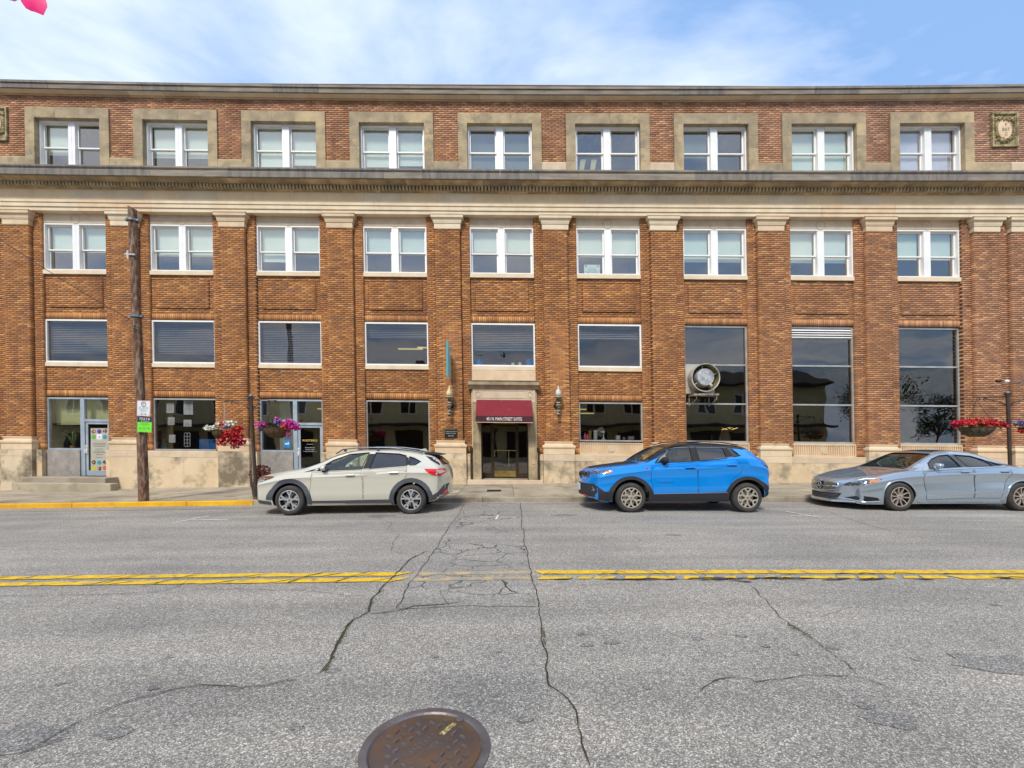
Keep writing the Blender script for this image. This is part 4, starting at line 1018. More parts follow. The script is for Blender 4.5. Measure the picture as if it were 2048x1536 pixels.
for i in range(len(path) - 1):
    for k in range(8):
        t = k / 8; fine.append(path[i].lerp(path[i + 1], t)); fr_.append((rad[i] * (1 - t) + rad[i + 1] * t) * random.uniform(.992, 1.008))
fine.append(path[-1]); fr_.append(rad[-1])
mb = MB(); vv_ = []
for p_, r_ in zip(fine, fr_): vv_ += [(p_.x + r_ * math.cos(k * .349066), p_.y + r_ * math.sin(k * .349066), p_.z) for k in range(18)]
mb.add(vv_, [(i * 18 + k, i * 18 + (k + 1) % 18, i * 18 + 18 + (k + 1) % 18, i * 18 + 18 + k) for i in range(len(fine) - 1) for k in range(18)] + [tuple(len(vv_) - 18 + k for k in range(18))])
o_ = len(mb.v) - 18
for k in range(18):      # slanting saw cut
    x, y, z = mb.v[o_ + k]; mb.v[o_ + k] = (x, y, z - (x - path[-1].x) * .45)
rel(mb.build('post', M_wood, pole, smooth=50))
M_galv = mat('galvanised_steel', (140, 146, 152), .5, .6, c2=(104, 108, 112), scale=9)
def at_py(py):
    z = ZP(py, YPOLE)
    for a, b in zip(path[:-1], path[1:]):
        if a.z <= z <= b.z: t = (z - a.z) / (b.z - a.z); return a.lerp(b, t)
    return path[-1]
for py in (633, 441):
    c = at_py(py); mb = MB(); mb.lathe([(.130, -.03), (.138, -.03), (.138, .03), (.130, .03)], 18, tuple(c)); mb.box(c.x - .19, c.x - .1, c.y - .05, c.y + .02, c.z - .02, c.z + .03); mb.box(c.x + .1, c.x + .19, c.y - .05, c.y + .02, c.z - .03, c.z + .02)
    rel(mb.build('pole_band', M_galv, pole, smooth=40))
c = at_py(513); mb = MB(); mb.tube([(c.x - .17, c.y - .1, c.z + .02), (c.x, c.y - .13, c.z + .0), (c.x + .12, c.y - .12, c.z)], .02, 6); mb.tube([(c.x - .07, c.y - .13, c.z + .1), (c.x - .06, c.y - .13, c.z - .12)], .022, 6)
rel(mb.build('insulator_bracket', mat('porcelain', (210, 204, 196), .4), pole))
mb = MB(); 
for q in range(3): c = at_py(664 - q * 5); mb.tube([(c.x - .13, c.y - .02, c.z + .05), (c.x, c.y - .14, c.z), (c.x + .13, c.y - .03, c.z - .04)], .008, 5)
cpth = [tuple(at_py(py) + Vector((.135, -.03, 0))) for py in (664, 700, 740, 790)] + [(c.x + .19 + .02, c.y - .03, ZP(820, YPOLE)), (XP(291, YPOLE) + .1, YPOLE - .03, ZP(880, YPOLE))]
mb.tube(cpth, .007, 5); rel(mb.build('cable', M_dark, pole))
tag(pole, 'leaning weathered brown wooden utility pole, cut off at the top, on the pavement', 'utility pole')
# wire from the pole over the left end of the street
mb = MB(); p0 = at_py(648); p1 = Vector((XP(-160, 11.0), 11.0, ZP(370, 11.0)))
mb.tube([p0.lerp(p1, t / 12) + Vector((0, 0, -.25 * math.sin(math.pi * t / 12) * .4)) for t in range(13)], .009, 5)
tag(mb.build('overhead_wire', M_dark), 'thin dark overhead wire running from the wooden pole up to the left', 'wire')

def plate(name, px0, px1, py0, py1, Y, m, tilt=0, t=.004, parent=None, round_=.02):
    x0, x1, z0, z1 = XP(px0, Y), XP(px1, Y), ZP(py1, Y), ZP(py0, Y); r_ = round_; mb = MB(); P = []
    for cx__, cz__, a0 in ((x1 - r_, z1 - r_, 0), (x0 + r_, z1 - r_, 90), (x0 + r_, z0 + r_, 180), (x1 - r_, z0 + r_, 270)):
        for q in range(4): a = R(a0 + q * 30); P.append((cx__ + r_ * math.cos(a) - (x0 + x1) / 2, 0, cz__ + r_ * math.sin(a) - (z0 + z1) / 2))
    mb.poly(P, (0, t, 0)); o = mb.build(name, m, parent)
    if parent is None: o.location = ((x0 + x1) / 2, Y, (z0 + z1) / 2); o.rotation_euler = (0, R(tilt), 0)
    return o, x1 - x0, z1 - z0
M_sign = mat('sign_white', (222, 226, 226), .5, c2=(206, 210, 210), scale=3); M_ink = mat('sign_ink', (40, 44, 50), .6); M_green = mat('sign_green', (120, 222, 60), .5, c2=(110, 208, 52), scale=3); M_pinkw = mat('sign_edge', (206, 150, 140), .6)
YSG = YPOLE - .16
s1, w1, h1 = plate('parking_sign', 273.5, 301, 801, 832.5, YSG, M_pinkw, 1.6)
o, w_2, h_2 = plate('sign_face', 275, 299.5, 802.3, 831.3, YSG, M_sign, 0, .002, s1); o.location = (0, -.003, 0)
mb = MB(); mb.tube([(.062 * math.cos(a * .3142), -.0045, .115 + .062 * math.sin(a * .3142)) for a in range(20)], .0065, 5, True); mb.build('symbol_ring', M_ink, s1)
text('lettering', 'P', .052, .072, (0, -.005, .115), M_ink, s1)
for q, (tx, w_) in enumerate((('PAY PARKING', .25), ('8AM TO 6PM, MON', .27), ('THRU SAT 2 HR', .22), ('TIME LIMIT', .15))): text('lettering', tx, w_, .021, (0, -.005, .035 - q * .037), M_ink, s1)
mb = MB(); mb.box(-.05, .05, -.006, -.004, -.158, -.150)
for s_ in (-1, 1): mb.poly([(s_ * .09, -.006, -.154), (s_ * .045, -.006, -.138), (s_ * .045, -.006, -.170)], (0, .002, 0))
mb.build('arrow', M_ink, s1)
tag(s1, 'white parking sign with circled P and double arrow, topmost on the wooden pole', 'parking sign')
s2, w2, h2 = plate('pay_zone_sign', 275, 303, 833.5, 864, YSG, M_ink, 1.6, round_=.004)
o, _, _ = plate('green_panel', 275, 303.4, 844.5, 864.5, YSG, M_green, 0, .002, s2, .003); o.location = (0.003, -.003, -.075)
text('lettering', '70216', .29, .062, (0, -.004, .150), M_sign, s2); text('lettering', 'ParkMobile', .17, .026, (.04, -.004, .088), M_sign, s2)
mb = MB(); mb.lathe([(.016, -.005), (.016, -.003)], 12, (-.085, 0, .088), 'y'); mb.build('green_dot', M_green, s2)
for q, (tx, w_, h_) in enumerate((('Parking made simple', .22, .022), ('Pay with the app', .27, .022), ('or call', .11, .02))): text('lettering', tx, w_, h_, (.0, -.006, .035 - q * .036), M_ink, s2)
for q, tx in enumerate(('App', 'Text', 'Call')): text('lettering', tx, .06, .04, (-.11 + q * .11, -.006, -.105), M_ink, s2)
tag(s2, 'black and bright green pay by phone sign numbered 70216 below the white parking sign', 'payment sign')

# blade sign seen from its edge
YB_ = 15.35
M_teal = mat('teal_paint', (132, 206, 208), .5, c2=(116, 190, 194), scale=2); M_teal2 = mat('teal_edge', (78, 150, 158), .5)
sg = empty('blade_sign', (XP(895, 15.6), 15.9, ZP(720, 15.6)))
xg = XP(894.5, 15.3) - sg.location.x
mb = MB(); z1, z0 = ZP(684, 15.3) - sg.location.z, ZP(752, 15.3) - sg.location.z
mb.poly([(xg - .02, -.62, z1), (xg + .03, -.62, z1 - .0), (xg + .03, .02, z1 - .25), (xg + .03, .02, z0 - .15), (xg + .03, -.62, z0), (xg - .02, -.62, z0)][0:1] + [(xg - .02, .02, z1 - .22), (xg - .02, .02, z0 + .05), (xg - .02, -.62, z0)], (.05, 0, 0)); mb.build('sign_panel', M_teal, sg)
mb = MB(); mb.box(xg - .028, xg + .038, -.65, -.615, z0 - .03, z1 + .03); mb.build('sign_edge', M_teal2, sg)
mb = MB(); mb.tube([(xg, .12, z1 - .3), (xg, -.55, z1 - .12)], .012, 6); mb.tube([(xg, .12, z0 + .1), (xg, -.55, z0 + .12)], .012, 6); mb.build('bracket', M_dark, sg)
tag(sg, 'narrow teal blade sign seen edge on, high on the pilaster left of the entrance', 'blade sign')

# torch wall lanterns
M_flame = mat('flame_glass', (214, 200, 150), .5, c2=(160, 140, 90), scale=14, bump=.6, bscale=30, contrast=(.45, .6)); M_flame2 = mat('flame_glass_white', (206, 204, 192), .5, c2=(150, 146, 130), scale=14, bump=.6, bscale=30, contrast=(.45, .6))
M_torch = mat('torch_metal', (58, 50, 42), .6, .4, c2=(150, 138, 116), scale=16, contrast=(.48, .6)); M_ring = mat('torch_ring', (176, 164, 138), .7, c2=(120, 108, 86), scale=10)
def torch(px, fm, side, label):
    Y = 15.8; r0 = empty('wall_lantern', (XP(px, Y), Y, ZP(800, Y))); s = Y / F
    Z = lambda py: ZP(py, Y) - r0.location.z
    mb = MB(); mb.lathe([(.3 * s, Z(770.5)), (2 * s, Z(776)), (5 * s, Z(782)), (7 * s, Z(786)), (6.6 * s, Z(790)), (4 * s, Z(793))], 12); mb.build('flame', fm, r0, smooth=60)
    mb = MB(); mb.lathe([(4 * s, Z(791.5)), (10 * s, Z(794.5)), (9.5 * s, Z(795.5)), (4 * s, Z(796.8)), (3.2 * s, Z(797.5))], 14); mb.build('drip_collar', M_ring, r0, smooth=60)
    mb = MB(); mb.lathe([(3 * s, Z(797)), (2.6 * s, Z(803)), (4.2 * s, Z(805)), (4.2 * s, Z(815)), (3 * s, Z(818)), (3.6 * s, Z(820)), (3.4 * s, Z(829)), (3 * s, Z(831)), (1 * s, Z(833))], 14); mb.build('torch_stem', M_torch, r0, smooth=60)
    mb = MB()
    for py, rr in ((805.5, 4.9), (810.5, 5.3), (822, 4.0), (828, 4.2)): mb.lathe([(rr * s * .8, Z(py + 1.3)), (rr * s, Z(py + .6)), (rr * s, Z(py - .6)), (rr * s * .8, Z(py - 1.3))], 14, (0, 0, 0), 'z', False)
    mb.build('torch_ring', M_ring, r0, smooth=60)
    mb = MB(); mb.tube([(0, 0, Z(811)), (side * .05, .12, Z(811)), (side * .06, YF - Y + .0, Z(811))], .035, 8); mb.lathe([(.07, YF - Y - .05), (.085, YF - Y - .03), (.085, YF - Y + .0)], 16, (side * .06, 0, Z(811)), 'y'); mb.build('wall_bracket', M_black, r0, smooth=50)
    tag(r0, label, 'wall lantern', 'torch lanterns either side of the entrance')
torch(898.5, M_flame, 1, 'torch shaped wall lantern with a yellowish flame globe, above the small black plaque')
torch(1116.5, M_flame2, -1, 'torch shaped wall lantern with a whiter flame globe, on the pilaster right of the awning')
# plaque
YPQ = YF - .012
q1, _, _ = plate('wall_plaque', 888.5, 915.5, 858, 877.5, YPQ, M_brass, 0, .01, None, .004)
mb = MB(); mb.box(-.232, .232, -.003, 0, -.163, .163); mb.build('plaque_face', mat('plaque_black', (30, 24, 22), .4), q1)
for q, (tx, w_) in enumerate((('Community Foundation of', .41), ('Henderson County, Inc.', .38), ('SUITE 300', .19))): text('lettering', tx, w_, .034, (0, -.004, .085 - q * .068 - (.02 if q == 2 else 0)), M_sign, q1)
tag(q1, 'small black plaque with a pale border and three lines of lettering on the pilaster', 'plaque')

# exhaust fan
fx, fy = XP(1409, Y0 - .25), Y0 - .45
fan = empty('exhaust_fan', (XP(1405, Y0), Y0, ZP(757, Y0)))
M_enam = mat('fan_enamel', (204, 200, 186), .5, .2, c2=(150, 144, 128), scale=3, grime=((110, 96, 80), 3, .6, .75)); M_enin = mat('fan_inside', (160, 148, 98), .7, c2=(98, 90, 60), scale=4)
XL = lambda px, Y: XP(px, Y) - fan.location.x
ZL = lambda py, Y: ZP(py, Y) - fan.location.z
mb = MB(); mb.box(XL(1366.5, Y0), XL(1429, Y0), .0, .03, ZL(787, Y0), ZL(729.5, Y0)); mb.build('mounting_panel', mat('panel_sheet', (186, 184, 174), .55, .2, c2=(166, 162, 150), scale=2), fan)
cx2, cz2 = XL(1401, Y0), ZL(758.5, Y0); D = -.42; r_ = .495
mb = MB(); mb.lathe([(r_ * .97, 0), (r_, -.02), (r_, D), (r_ + .018, D - .01), (r_ + .018, D - .025), (r_ - .012, D - .02), (r_ - .015, D + .01)], 40, (cx2, 0, cz2), 'y', False); mb.build('duct_ring', M_enam, fan, smooth=40, recalc=False)
mb = MB(); mb.lathe([(r_ - .018, D), (r_ - .03, -.02), (.001, -.015)], 40, (cx2, 0, cz2), 'y', False); mb.build('duct_lining', M_enin, fan, smooth=40, recalc=False)
mb = MB(); mb.lathe([(.35, -.12), (.35, -.2), (.31, D + .0), (.295, D - .03), (.28, D - .035), (.27, D - .02), (.001, D - .02)], 32, (cx2 + .0, 0, cz2 + .01), 'y', False); mb.build('motor_cover', mat('motor_steel', (206, 206, 204), .45, .4, c2=(150, 152, 154), scale=6), fan, smooth=40)
mb = MB()
for a in (100, 20, 215, 305): mb.tube([(cx2 + .28 * math.cos(R(a)), -.3, cz2 + .28 * math.sin(R(a))), (cx2 + r_ * math.cos(R(a)), -.3, cz2 + r_ * math.sin(R(a)))], .014, 6)
mb.tube([(cx2 + .16, D - .0, cz2 - .24), (cx2 + .2, D - .08, cz2 - .33)], .045, 8); mb.build('support_strut', M_enam, fan)
mb = MB()
for q in range(5):
    a = q * 1.2566; c_, s_ = math.cos(a), math.sin(a); P = [(cx2 + .24 * c_ - .08 * s_, -.1, cz2 + .24 * s_ + .08 * c_), (cx2 + .46 * c_ - .14 * s_, -.06, cz2 + .44 * s_ + .14 * c_), (cx2 + .46 * c_ + .1 * s_, -.14, cz2 + .44 * s_ - .1 * c_), (cx2 + .24 * c_ + .08 * s_, -.14, cz2 + .24 * s_ - .08 * c_)]; mb.poly(P, (0, .006, 0))
mb.build('fan_blade', M_dark, fan)
mb = MB(); zp = ZL(790, Y0 - .3); xa, xb = XL(1377, Y0), XL(1434, Y0 - .3)
for y_ in (-.02, -.44): mb.box(xa, xb, y_ - .02, y_ + .02, zp - .03, zp + .03)
mb.box(xa, xa + .04, -.44, .02, zp - .028, zp + .028); mb.box(xb - .04, xb, -.44, .02, zp - .028, zp + .028)
mb.box(xa, xb, -.42, -.04, zp + .031, zp + .04)
for xq in (xa + .02, xb - .16): mb.tube([(xq, .0, zp - .38), (xq, -.02, zp - .02)], .016, 6); mb.tube([(xq, -.03, zp - .36), (xq + .1, -.40, zp - .16), (xq + .1, -.42, zp - .02)], .016, 6)
mb.build('fan_bracket', mat('bracket_steel', (190, 180, 164), .6, .3, c2=(110, 84, 60), scale=8), fan)
tag(fan, 'large round metal exhaust fan on a bracket in the tall window behind the blue car', 'exhaust fan')

# ---- flowers
PET = {'magenta': (214, 44, 160), 'pink': (226, 110, 178), 'red': (208, 20, 34), 'crimson': (190, 16, 60), 'white': (236, 234, 214), 'orange': (224, 70, 20), 'purple': (140, 96, 178), 'lilac': (128, 110, 150)}
PM = {k: mat('petal_' + k, c, .7, c2=tuple(int(v * .72) for v in c), scale=30) for k, c in PET.items()}
M_leaf = mat('leaf_green', (96, 118, 44), .8, c2=(60, 84, 30), scale=20); M_leaf2 = mat('leaf_dark', (56, 76, 34), .8, c2=(40, 56, 24), scale=20)
def blossom(mb, c, d, r_):
    d = Vector(d).normalized(); a = d.cross(Vector((.3, .2, 1))).normalized(); b = d.cross(a); c = Vector(c); vs_ = [tuple(c - d * r_ * .35)]; n = 10
    for k in range(n):
        an = 2 * math.pi * k / n; q = r_ * (1.0 if k % 2 else .80) * random.uniform(.88, 1.1); vs_.append(tuple(c + (a * math.cos(an) + b * math.sin(an)) * q + d * random.gauss(0, r_ * .12)))
    mb.add(vs_, [(0, 1 + k, 1 + (k + 1) % n) for k in range(n)])
def leafq(mb, c, d, s_):
    d = Vector(d).normalized(); a = d.cross(Vector((random.random(), random.random(), 1))).normalized(); c = Vector(c)
    mb.add([tuple(c - d * s_), tuple(c + a * s_ * .4), tuple(c + d * s_), tuple(c - a * s_ * .4 + Vector((0, 0, s_ * .2)))], [(0, 1, 2, 3)])
M_coir = mat('coir_liner', (110, 84, 48), .95, c2=(70, 52, 30), scale=22, bump=.8, bscale=60, streak=(1, 1, 2.4)); M_coir2 = mat('woven_liner', (104, 96, 66), .95, c2=(64, 52, 36), scale=18, bump=.8, bscale=60)
def rdir(up=.3): v = Vector((random.gauss(0, 1), random.gauss(0, 1) - .6, random.gauss(0, 1) + up)); return v.normalized()
def flower_blob(mb, c, rx, rz, n, r_, leaf=False, ry=None):
    ry = ry or rx
    for _ in range(n):
        v = Vector((random.gauss(0, .5), random.gauss(0, .5), random.gauss(0, .5)))
        if v.length > 1: v.normalize()
        p = Vector(c) + Vector((v.x * rx, v.y * ry, v.z * rz))
        if leaf: leafq(mb, p, rdir(), r_ * random.uniform(.7, 1.3))
        else: blossom(mb, p, rdir(.2) + v * .8, r_ * random.uniform(.75, 1.2))
def basket(px, py_rim, py_bot, rpx, Y, hook_py, blobs, leaves, label, liner=M_coir, wires=True, hookx=None):
    s = Y / F; root = empty('hanging_basket', (XP(px, Y), Y, ZP(py_rim, Y))); Rr = rpx * s; H = (py_bot - py_rim) * s
    mb = MB(); mb.lathe([(Rr, 0), (Rr * .96, -H * .25), (Rr * .82, -H * .55), (Rr * .6, -H * .85), (Rr * .35, -H), (.001, -H)], 28, capped=False); mb.build('liner', liner, root, smooth=60, recalc=False)
    mb = MB(); mb.tube([(Rr * 1.02 * math.cos(a * .2244), Rr * 1.02 * math.sin(a * .2244), 0) for a in range(28)], .006, 5, True)
    for q in range(14):
        a = q * .4488; mb.tube([(Rr * f * 1.02 * math.cos(a), Rr * f * 1.02 * math.sin(a), -H * h * 1.01) for f, h in ((1, 0), (.96, .25), (.82, .55), (.6, .85), (.35, 1.0))], .004, 4)
    mb.tube([(Rr * .84 * math.cos(a * .2244), Rr * .84 * math.sin(a * .2244), -H * .52) for a in range(28)], .004, 4, True); mb.build('wire_frame', M_dark, root)
    mb = MB(); hz = ZP(hook_py, Y) - root.location.z; hx2 = 0 if hookx is None else XP(hookx, Y) - root.location.x
    for a in (200, 320, 80): mb.tube([(Rr * math.cos(R(a)), Rr * math.sin(R(a)), 0), (hx2, 0, hz)], .005, 4)
    mb.build('hanger_wire', M_dark if wires else mat('pale_wire', (190, 176, 150), .7), root)
    mb = MB(); mb.lathe([(Rr * .94, -.02), (Rr * .5, .02), (.001, .03)], 16); mb.build('soil', M_dark, root)
    fb = {}
    for cname, bx, by, rx_, ry_, n in blobs:
        fb.setdefault(cname, MB()); flower_blob(fb[cname], ((bx - px) * s, -.06, -(by - py_rim) * s), rx_ * s, ry_ * s, int(n * 1.5), .038, ry=min(rx_ * s, Rr))
    for cname, mb in fb.items(): o = mb.build('blossoms', PM[cname], root, recalc=False); o['kind'] = 'stuff'
    mb = MB()
    for bx, by, rx_, ry_, n in leaves: flower_blob(mb, ((bx - px) * s, .02, -(by - py_rim) * s), rx_ * s, ry_ * s, n, .035, True, ry=min(rx_ * s, Rr))
    o = mb.build('leaves', M_leaf, root, recalc=False); o['kind'] = 'stuff'
    tag(root, label, 'hanging basket', 'flower baskets hanging from the street posts'); return root
def scroll(mb, c, r_, s_, y):
    mb.tube([(c[0] + s_ * r_ * (1 - t / 16) * math.cos(t * .5), y, c[1] + r_ * (1 - t / 16) * math.sin(t * .5)) for t in range(13)], .011, 5)
def bpost(pxb, pxt, py_t, Y, arms, label):
    s = Y / F; x0, x1 = XP(pxb, Y), XP(pxt, Y); zb = float(gz(x0)) + SW; zt = ZP(py_t, Y); root = empty('flower_post', (x0, Y, zb)); dx = x1 - x0; h = zt - zb
    mb = MB(); mb.tube([(0, 0, 0), (dx * .5, 0, h * .5), (dx, 0, h)], [.045, .043, .040], 12); mb.lathe([(.08, 0), (.08, .03), (.055, .06)], 14); mb.build('post', mat('post_brown', (52, 42, 36), .6, .3, c2=(76, 62, 52), scale=6), root, smooth=40)
    mb = MB(); mb.lathe([(.05, 0), (.055, .02), (.04, .05), (.001, .06)], 12, (dx, 0, h)); mb.build('finial', M_galv, root, smooth=50)
    for s_, pend, py_a in arms:
        mb = MB(); xe_ = XP(pend, Y) - x0; z = ZP(py_a, Y) - zb
        mb.tube([(dx, 0, h - .09), (dx + (xe_ - dx) * .55, 0, z + .02), (xe_, 0, z)], .012, 6)
        mb.tube([(dx, 0, h - .30), (dx + (xe_ - dx) * .35, 0, h - .22), (dx + (xe_ - dx) * .75, 0, z - .02)], .010, 6)
        scroll(mb, (xe_ - s_ * .03, z - .05), .055, s_, 0); scroll(mb, (xe_ - s_ * .2, z - .05), .05, -s_, 0); scroll(mb, (dx + s_ * .09, h - .03), .05, s_, 0); scroll(mb, (dx + s_ * .09, h - .33), .045, s_, 0)
        mb.build('scroll_arm', M_dark, root)
    tag(root, label, 'flower post')
YPO = 12.05
bpost(512.5, 502, 793, YPO, ((-1, 450, 802.5), (1, 553, 801)), 'slim brown post with two scrolled arms standing behind the white car')
bpost(2022.5, 2015, 787, YPO, ((-1, 1955, 795), (1, 2072, 793)), 'slim brown post with scrolled arms standing behind the silver car')
basket(441, 862, 878, 15, YPO, 811, [('white', 425, 856, 14, 5, 46), ('white', 462, 845, 12, 6, 26), ('orange', 445, 848, 8, 5, 12), ('white', 440, 848, 10, 4, 14), ('red', 465, 872, 22, 12, 120), ('crimson', 472, 886, 18, 11, 70), ('red', 480, 858, 10, 5, 26), ('red', 447, 884, 9, 8, 24), ('crimson', 487, 884, 7, 8, 16), ('purple', 456, 854, 8, 4, 10)],
       [(430, 860, 12, 6, 60), (465, 862, 16, 12, 70), (470, 885, 14, 14, 70)], 'hanging basket with white petunias and a big red trailing mass', wires=False, hookx=450)
basket(553.5, 856, 876, 25, YPO, 808, [('pink', 525, 850, 11, 6, 44), ('magenta', 531, 848, 9, 4, 24), ('magenta', 585, 850, 15, 8, 76), ('pink', 578, 843, 10, 4, 20), ('orange', 574, 853, 12, 6, 44), ('red', 580, 856, 9, 4, 12), ('purple', 557, 846, 8, 6, 22), ('pink', 555, 838, 6, 4, 12), ('lilac', 524, 859, 5, 4, 10), ('pink', 579, 868, 4, 7, 12), ('magenta', 596, 857, 7, 4, 16)],
       [(545, 850, 14, 8, 80), (560, 846, 20, 6, 40), (578, 864, 5, 8, 14)], 'hanging basket of magenta and orange petunias in front of the shop door')
basket(1953, 855, 873, 26, YPO, 800, [('red', 1918, 846, 15, 5, 60), ('crimson', 1908, 850, 9, 6, 34), ('red', 1950, 842, 26, 6, 50), ('red', 1983, 848, 14, 6, 50), ('crimson', 2003, 850, 8, 5, 26), ('orange', 1945, 848, 18, 4, 24), ('red', 1960, 850, 16, 3, 20)],
       [(1950, 848, 26, 5, 80), (1990, 855, 14, 4, 30), (1915, 856, 12, 3, 18)], 'wide hanging basket of red petunias in front of the rightmost tall window', liner=M_coir2)
basket(2072, 855, 870, 24, YPO, 800, [('lilac', 2040, 846, 16, 5, 60), ('lilac', 2070, 842, 20, 6, 40), ('red', 2042, 863, 9, 3, 12), ('red', 2090, 850, 14, 6, 30)],
       [(2046, 850, 10, 7, 70), (2070, 850, 20, 6, 60)], 'hanging basket with pale purple flowers cut off by the right edge', liner=M_coir2)
# cable with splice bulbs
mb = MB(); Y = 13.5
c_ = empty('wall_floodlight', tuple(PX(1998, 762, Y))); 
mb.tube([(.0, 0, 0), tuple(PX(2060, 762, Y) - c_.location), tuple(PX(2090, 763, Y) - c_.location + Vector((0, 2.5, 0)))], .011, 6); mb.build('arm', M_galv, c_)
mb = MB(); p = PX(2014, 762.5, Y) - c_.location; mb.lathe([(.01, -.07), (.045, -.04), (.05, .0), (.04, .05), (.01, .075)], 12, tuple(p), 'x'); mb.build('bulb', M_sign, c_, smooth=60)
mb = MB(); p = PX(1998, 762, Y) - c_.location; mb.lathe([(.02, -.08), (.052, -.06), (.055, .02), (.03, .07), (.015, .12)], 12, tuple(p), 'x'); mb.build('lamp_head', M_bronze, c_, smooth=60)
tag(c_, 'small floodlight head with white bulb on a thin horizontal arm at the right edge', 'floodlight')
# burgundy coleus in a planter behind the white car
pl = empty('planter', (XP(522, 12.6), 12.6, float(gz(XP(522, 12.6))) + SW))
mb = MB(); mb.lathe([(.17, 0), (.21, .02), (.26, .38), (.28, .40), (.27, .42), (.24, .40), (.001, .38)], 20); mb.build('pot', mat('dark_pot', (70, 60, 54), .8), pl, smooth=40)
M_burg = mat('burgundy_leaf', (98, 44, 40), .7, c2=(150, 96, 66), scale=16, contrast=(.5, .6)); mb = MB()
flower_blob(mb, (0, 0, .62), .30, .27, 420, .06, True); stuff(mb.build('foliage', M_burg, pl, recalc=False))
tag(pl, 'burgundy leaved plant in a pot behind the bonnet of the white car', 'potted plant')

# near flowers dipping into the top left corner
M_hot = mat('hot_pink_petal', (255, 16, 130), .55, c2=(240, 8, 104), scale=18, streak=(3, 1, .6), contrast=(.4, .6)); M_hot2 = mat('pink_petal', (240, 90, 170), .6)
nb = empty('hanging_flower', (-.78, .48, 2.62))
mb = MB(); mb.lathe([(.24, 0), (.22, -.08), (.12, -.19), (.001, -.2)], 20, capped=False); mb.build('liner', M_coir, nb, smooth=60)
def petal(mb, pxs, Y, bulge):
    P = [PX(px, py, Y) for px, py in pxs]; c = sum(P, Vector()) / len(P); vs_ = [tuple(c + Vector((0, -bulge, 0)) - nb.location)] + [tuple(p - nb.location) for p in P]; n = len(P)
    mb.add(vs_, [(0, 1 + k, 1 + (k + 1) % n) for k in range(n)])
mb = MB(); petal(mb, [(38, -4), (46, 9), (52, 17), (62, 22), (70, 24), (87, 31), (92, 20), (95, 14), (94, 6), (90, -4), (84, -22), (60, -34), (40, -22)], .60, .004); mb.build('petal', M_hot, nb, smooth=60)
mb = MB(); petal(mb, [(14, -6), (18, 0), (30, 3), (37, -1), (40, -14), (28, -24)], .61, .003); mb.build('petal', M_hot2, nb)
mb = MB(); petal(mb, [(40, -20), (58, -30), (70, -60), (40, -70), (22, -44)], .62, .004); mb.build('petal', M_hot, nb)
mb = MB(); mb.tube([tuple(PX(52, -40, .62) - nb.location), tuple(PX(40, -110, .6) - nb.location), (.1, .1, -.05)], .004, 6)
flower_blob(mb, (0, 0, .02), .24, .1, 90, .05, True); mb.build('stem', M_leaf2, nb, recalc=False)
tag(nb, 'hot pink flower petals hanging into the top left corner close to the camera', 'flower')

# ---- things in the windows
def wobj(mb, name, m, label, cat, **kw): o = mb.build(name, m, None, **kw); return tag(o, label, cat)
# second floor poster
P0 = Y0 + .16
ps = empty('poster', (XP(1184, P0), P0 , ZP(538.5, P0))); x = XP(1200, P0) - XP(1168.5, P0); mb = MB(); mb.box(-x / 2, x / 2, 0, .003, -.17, .17); mb.build('paper', mat('poster_paper', (214, 226, 220), .8), ps)
text('lettering', 'YOU ARE\nNOT ALONE', .42, .14, (0, -.003, -.06), M_ink, ps); text('lettering', 'National Suicide Prevention', .3, .025, (0, -.003, .06), M_ink, ps)
mb = MB()
for s_ in (-1, 1): mb.box(s_ * .22 - .03, s_ * .22 + .03, -.002, 0, .08, .15)
mb.build('symbol', M_shade_c, ps)
tag(ps, 'pale poster reading YOU ARE NOT ALONE in a second floor window', 'poster')
# postero lettering on shop door
dx0, dx1, zdb, ztr, _, xm3 = d3; g_ = Y0 + .046
sh3 = float(warp((dx0, Y0, 1.7))[0] - dx0)
ld = empty('door_lettering', (XP(620, g_), g_, 1.6))
M_gold = mat('gold_letters', (222, 196, 100), .5)
text('lettering', 'POSTERO', .54, .075, (0, 0, ZP(881, Y0) - 1.6), M_gold, ld); text('lettering', 'RESTAURANT', .24, .022, (0, 0, ZP(888.5, Y0) - 1.6), M_sign, ld)
for tx, py, w_ in (('Service Entrance', 895, .36), ('Delivery Hours', 899.3, .33), ('Tuesday-Saturday 11-5', 903, .48)): text('lettering', tx, w_, .036, (0, 0, ZP(py, Y0) - 1.6), M_sign, ld)
tag(ld, 'gold and white POSTERO lettering on the dark glass of the shop door', 'door lettering')
# blue sticker
def pbox(name, px0, px1, py0, py1, Y, m, label, cat, t=.004, grp=None):
    mb = MB(); x0, x1, z0, z1 = XP(px0, Y), XP(px1, Y), ZP(py1, Y), ZP(py0, Y); c = Vector(((x0 + x1) / 2, Y, (z0 + z1) / 2)); mb.box(x0 - c.x, x1 - c.x, 0, t, z0 - c.z, z1 - c.z); o = mb.build(name, m); o.location = c; tag(o, label, cat, grp); return o
M_blue = mat('sticker_blue', (42, 140, 196), .5, c2=(30, 110, 176), scale=6)
s = pbox('sticker', 568, 580, 880, 895, Y0 + .045, M_blue, 'small blue and white sticker at the lower corner of the shopfront window', 'sticker', .003)
mb = MB(); mb.box(-.08, .07, -.002, 0, -.03, .02); mb.box(.03, .07, -.003, -.002, .02, .06); mb.build('print', M_sign, s)
s = pbox('window_sign', 398.5, 434, 878.5, 899, Y0 + .1, mat('banner_blue', (46, 130, 190), .6, c2=(30, 84, 160), scale=2.2), 'blue printed notice board standing in the lower corner of the shop window', 'notice', .02)
mb = MB()
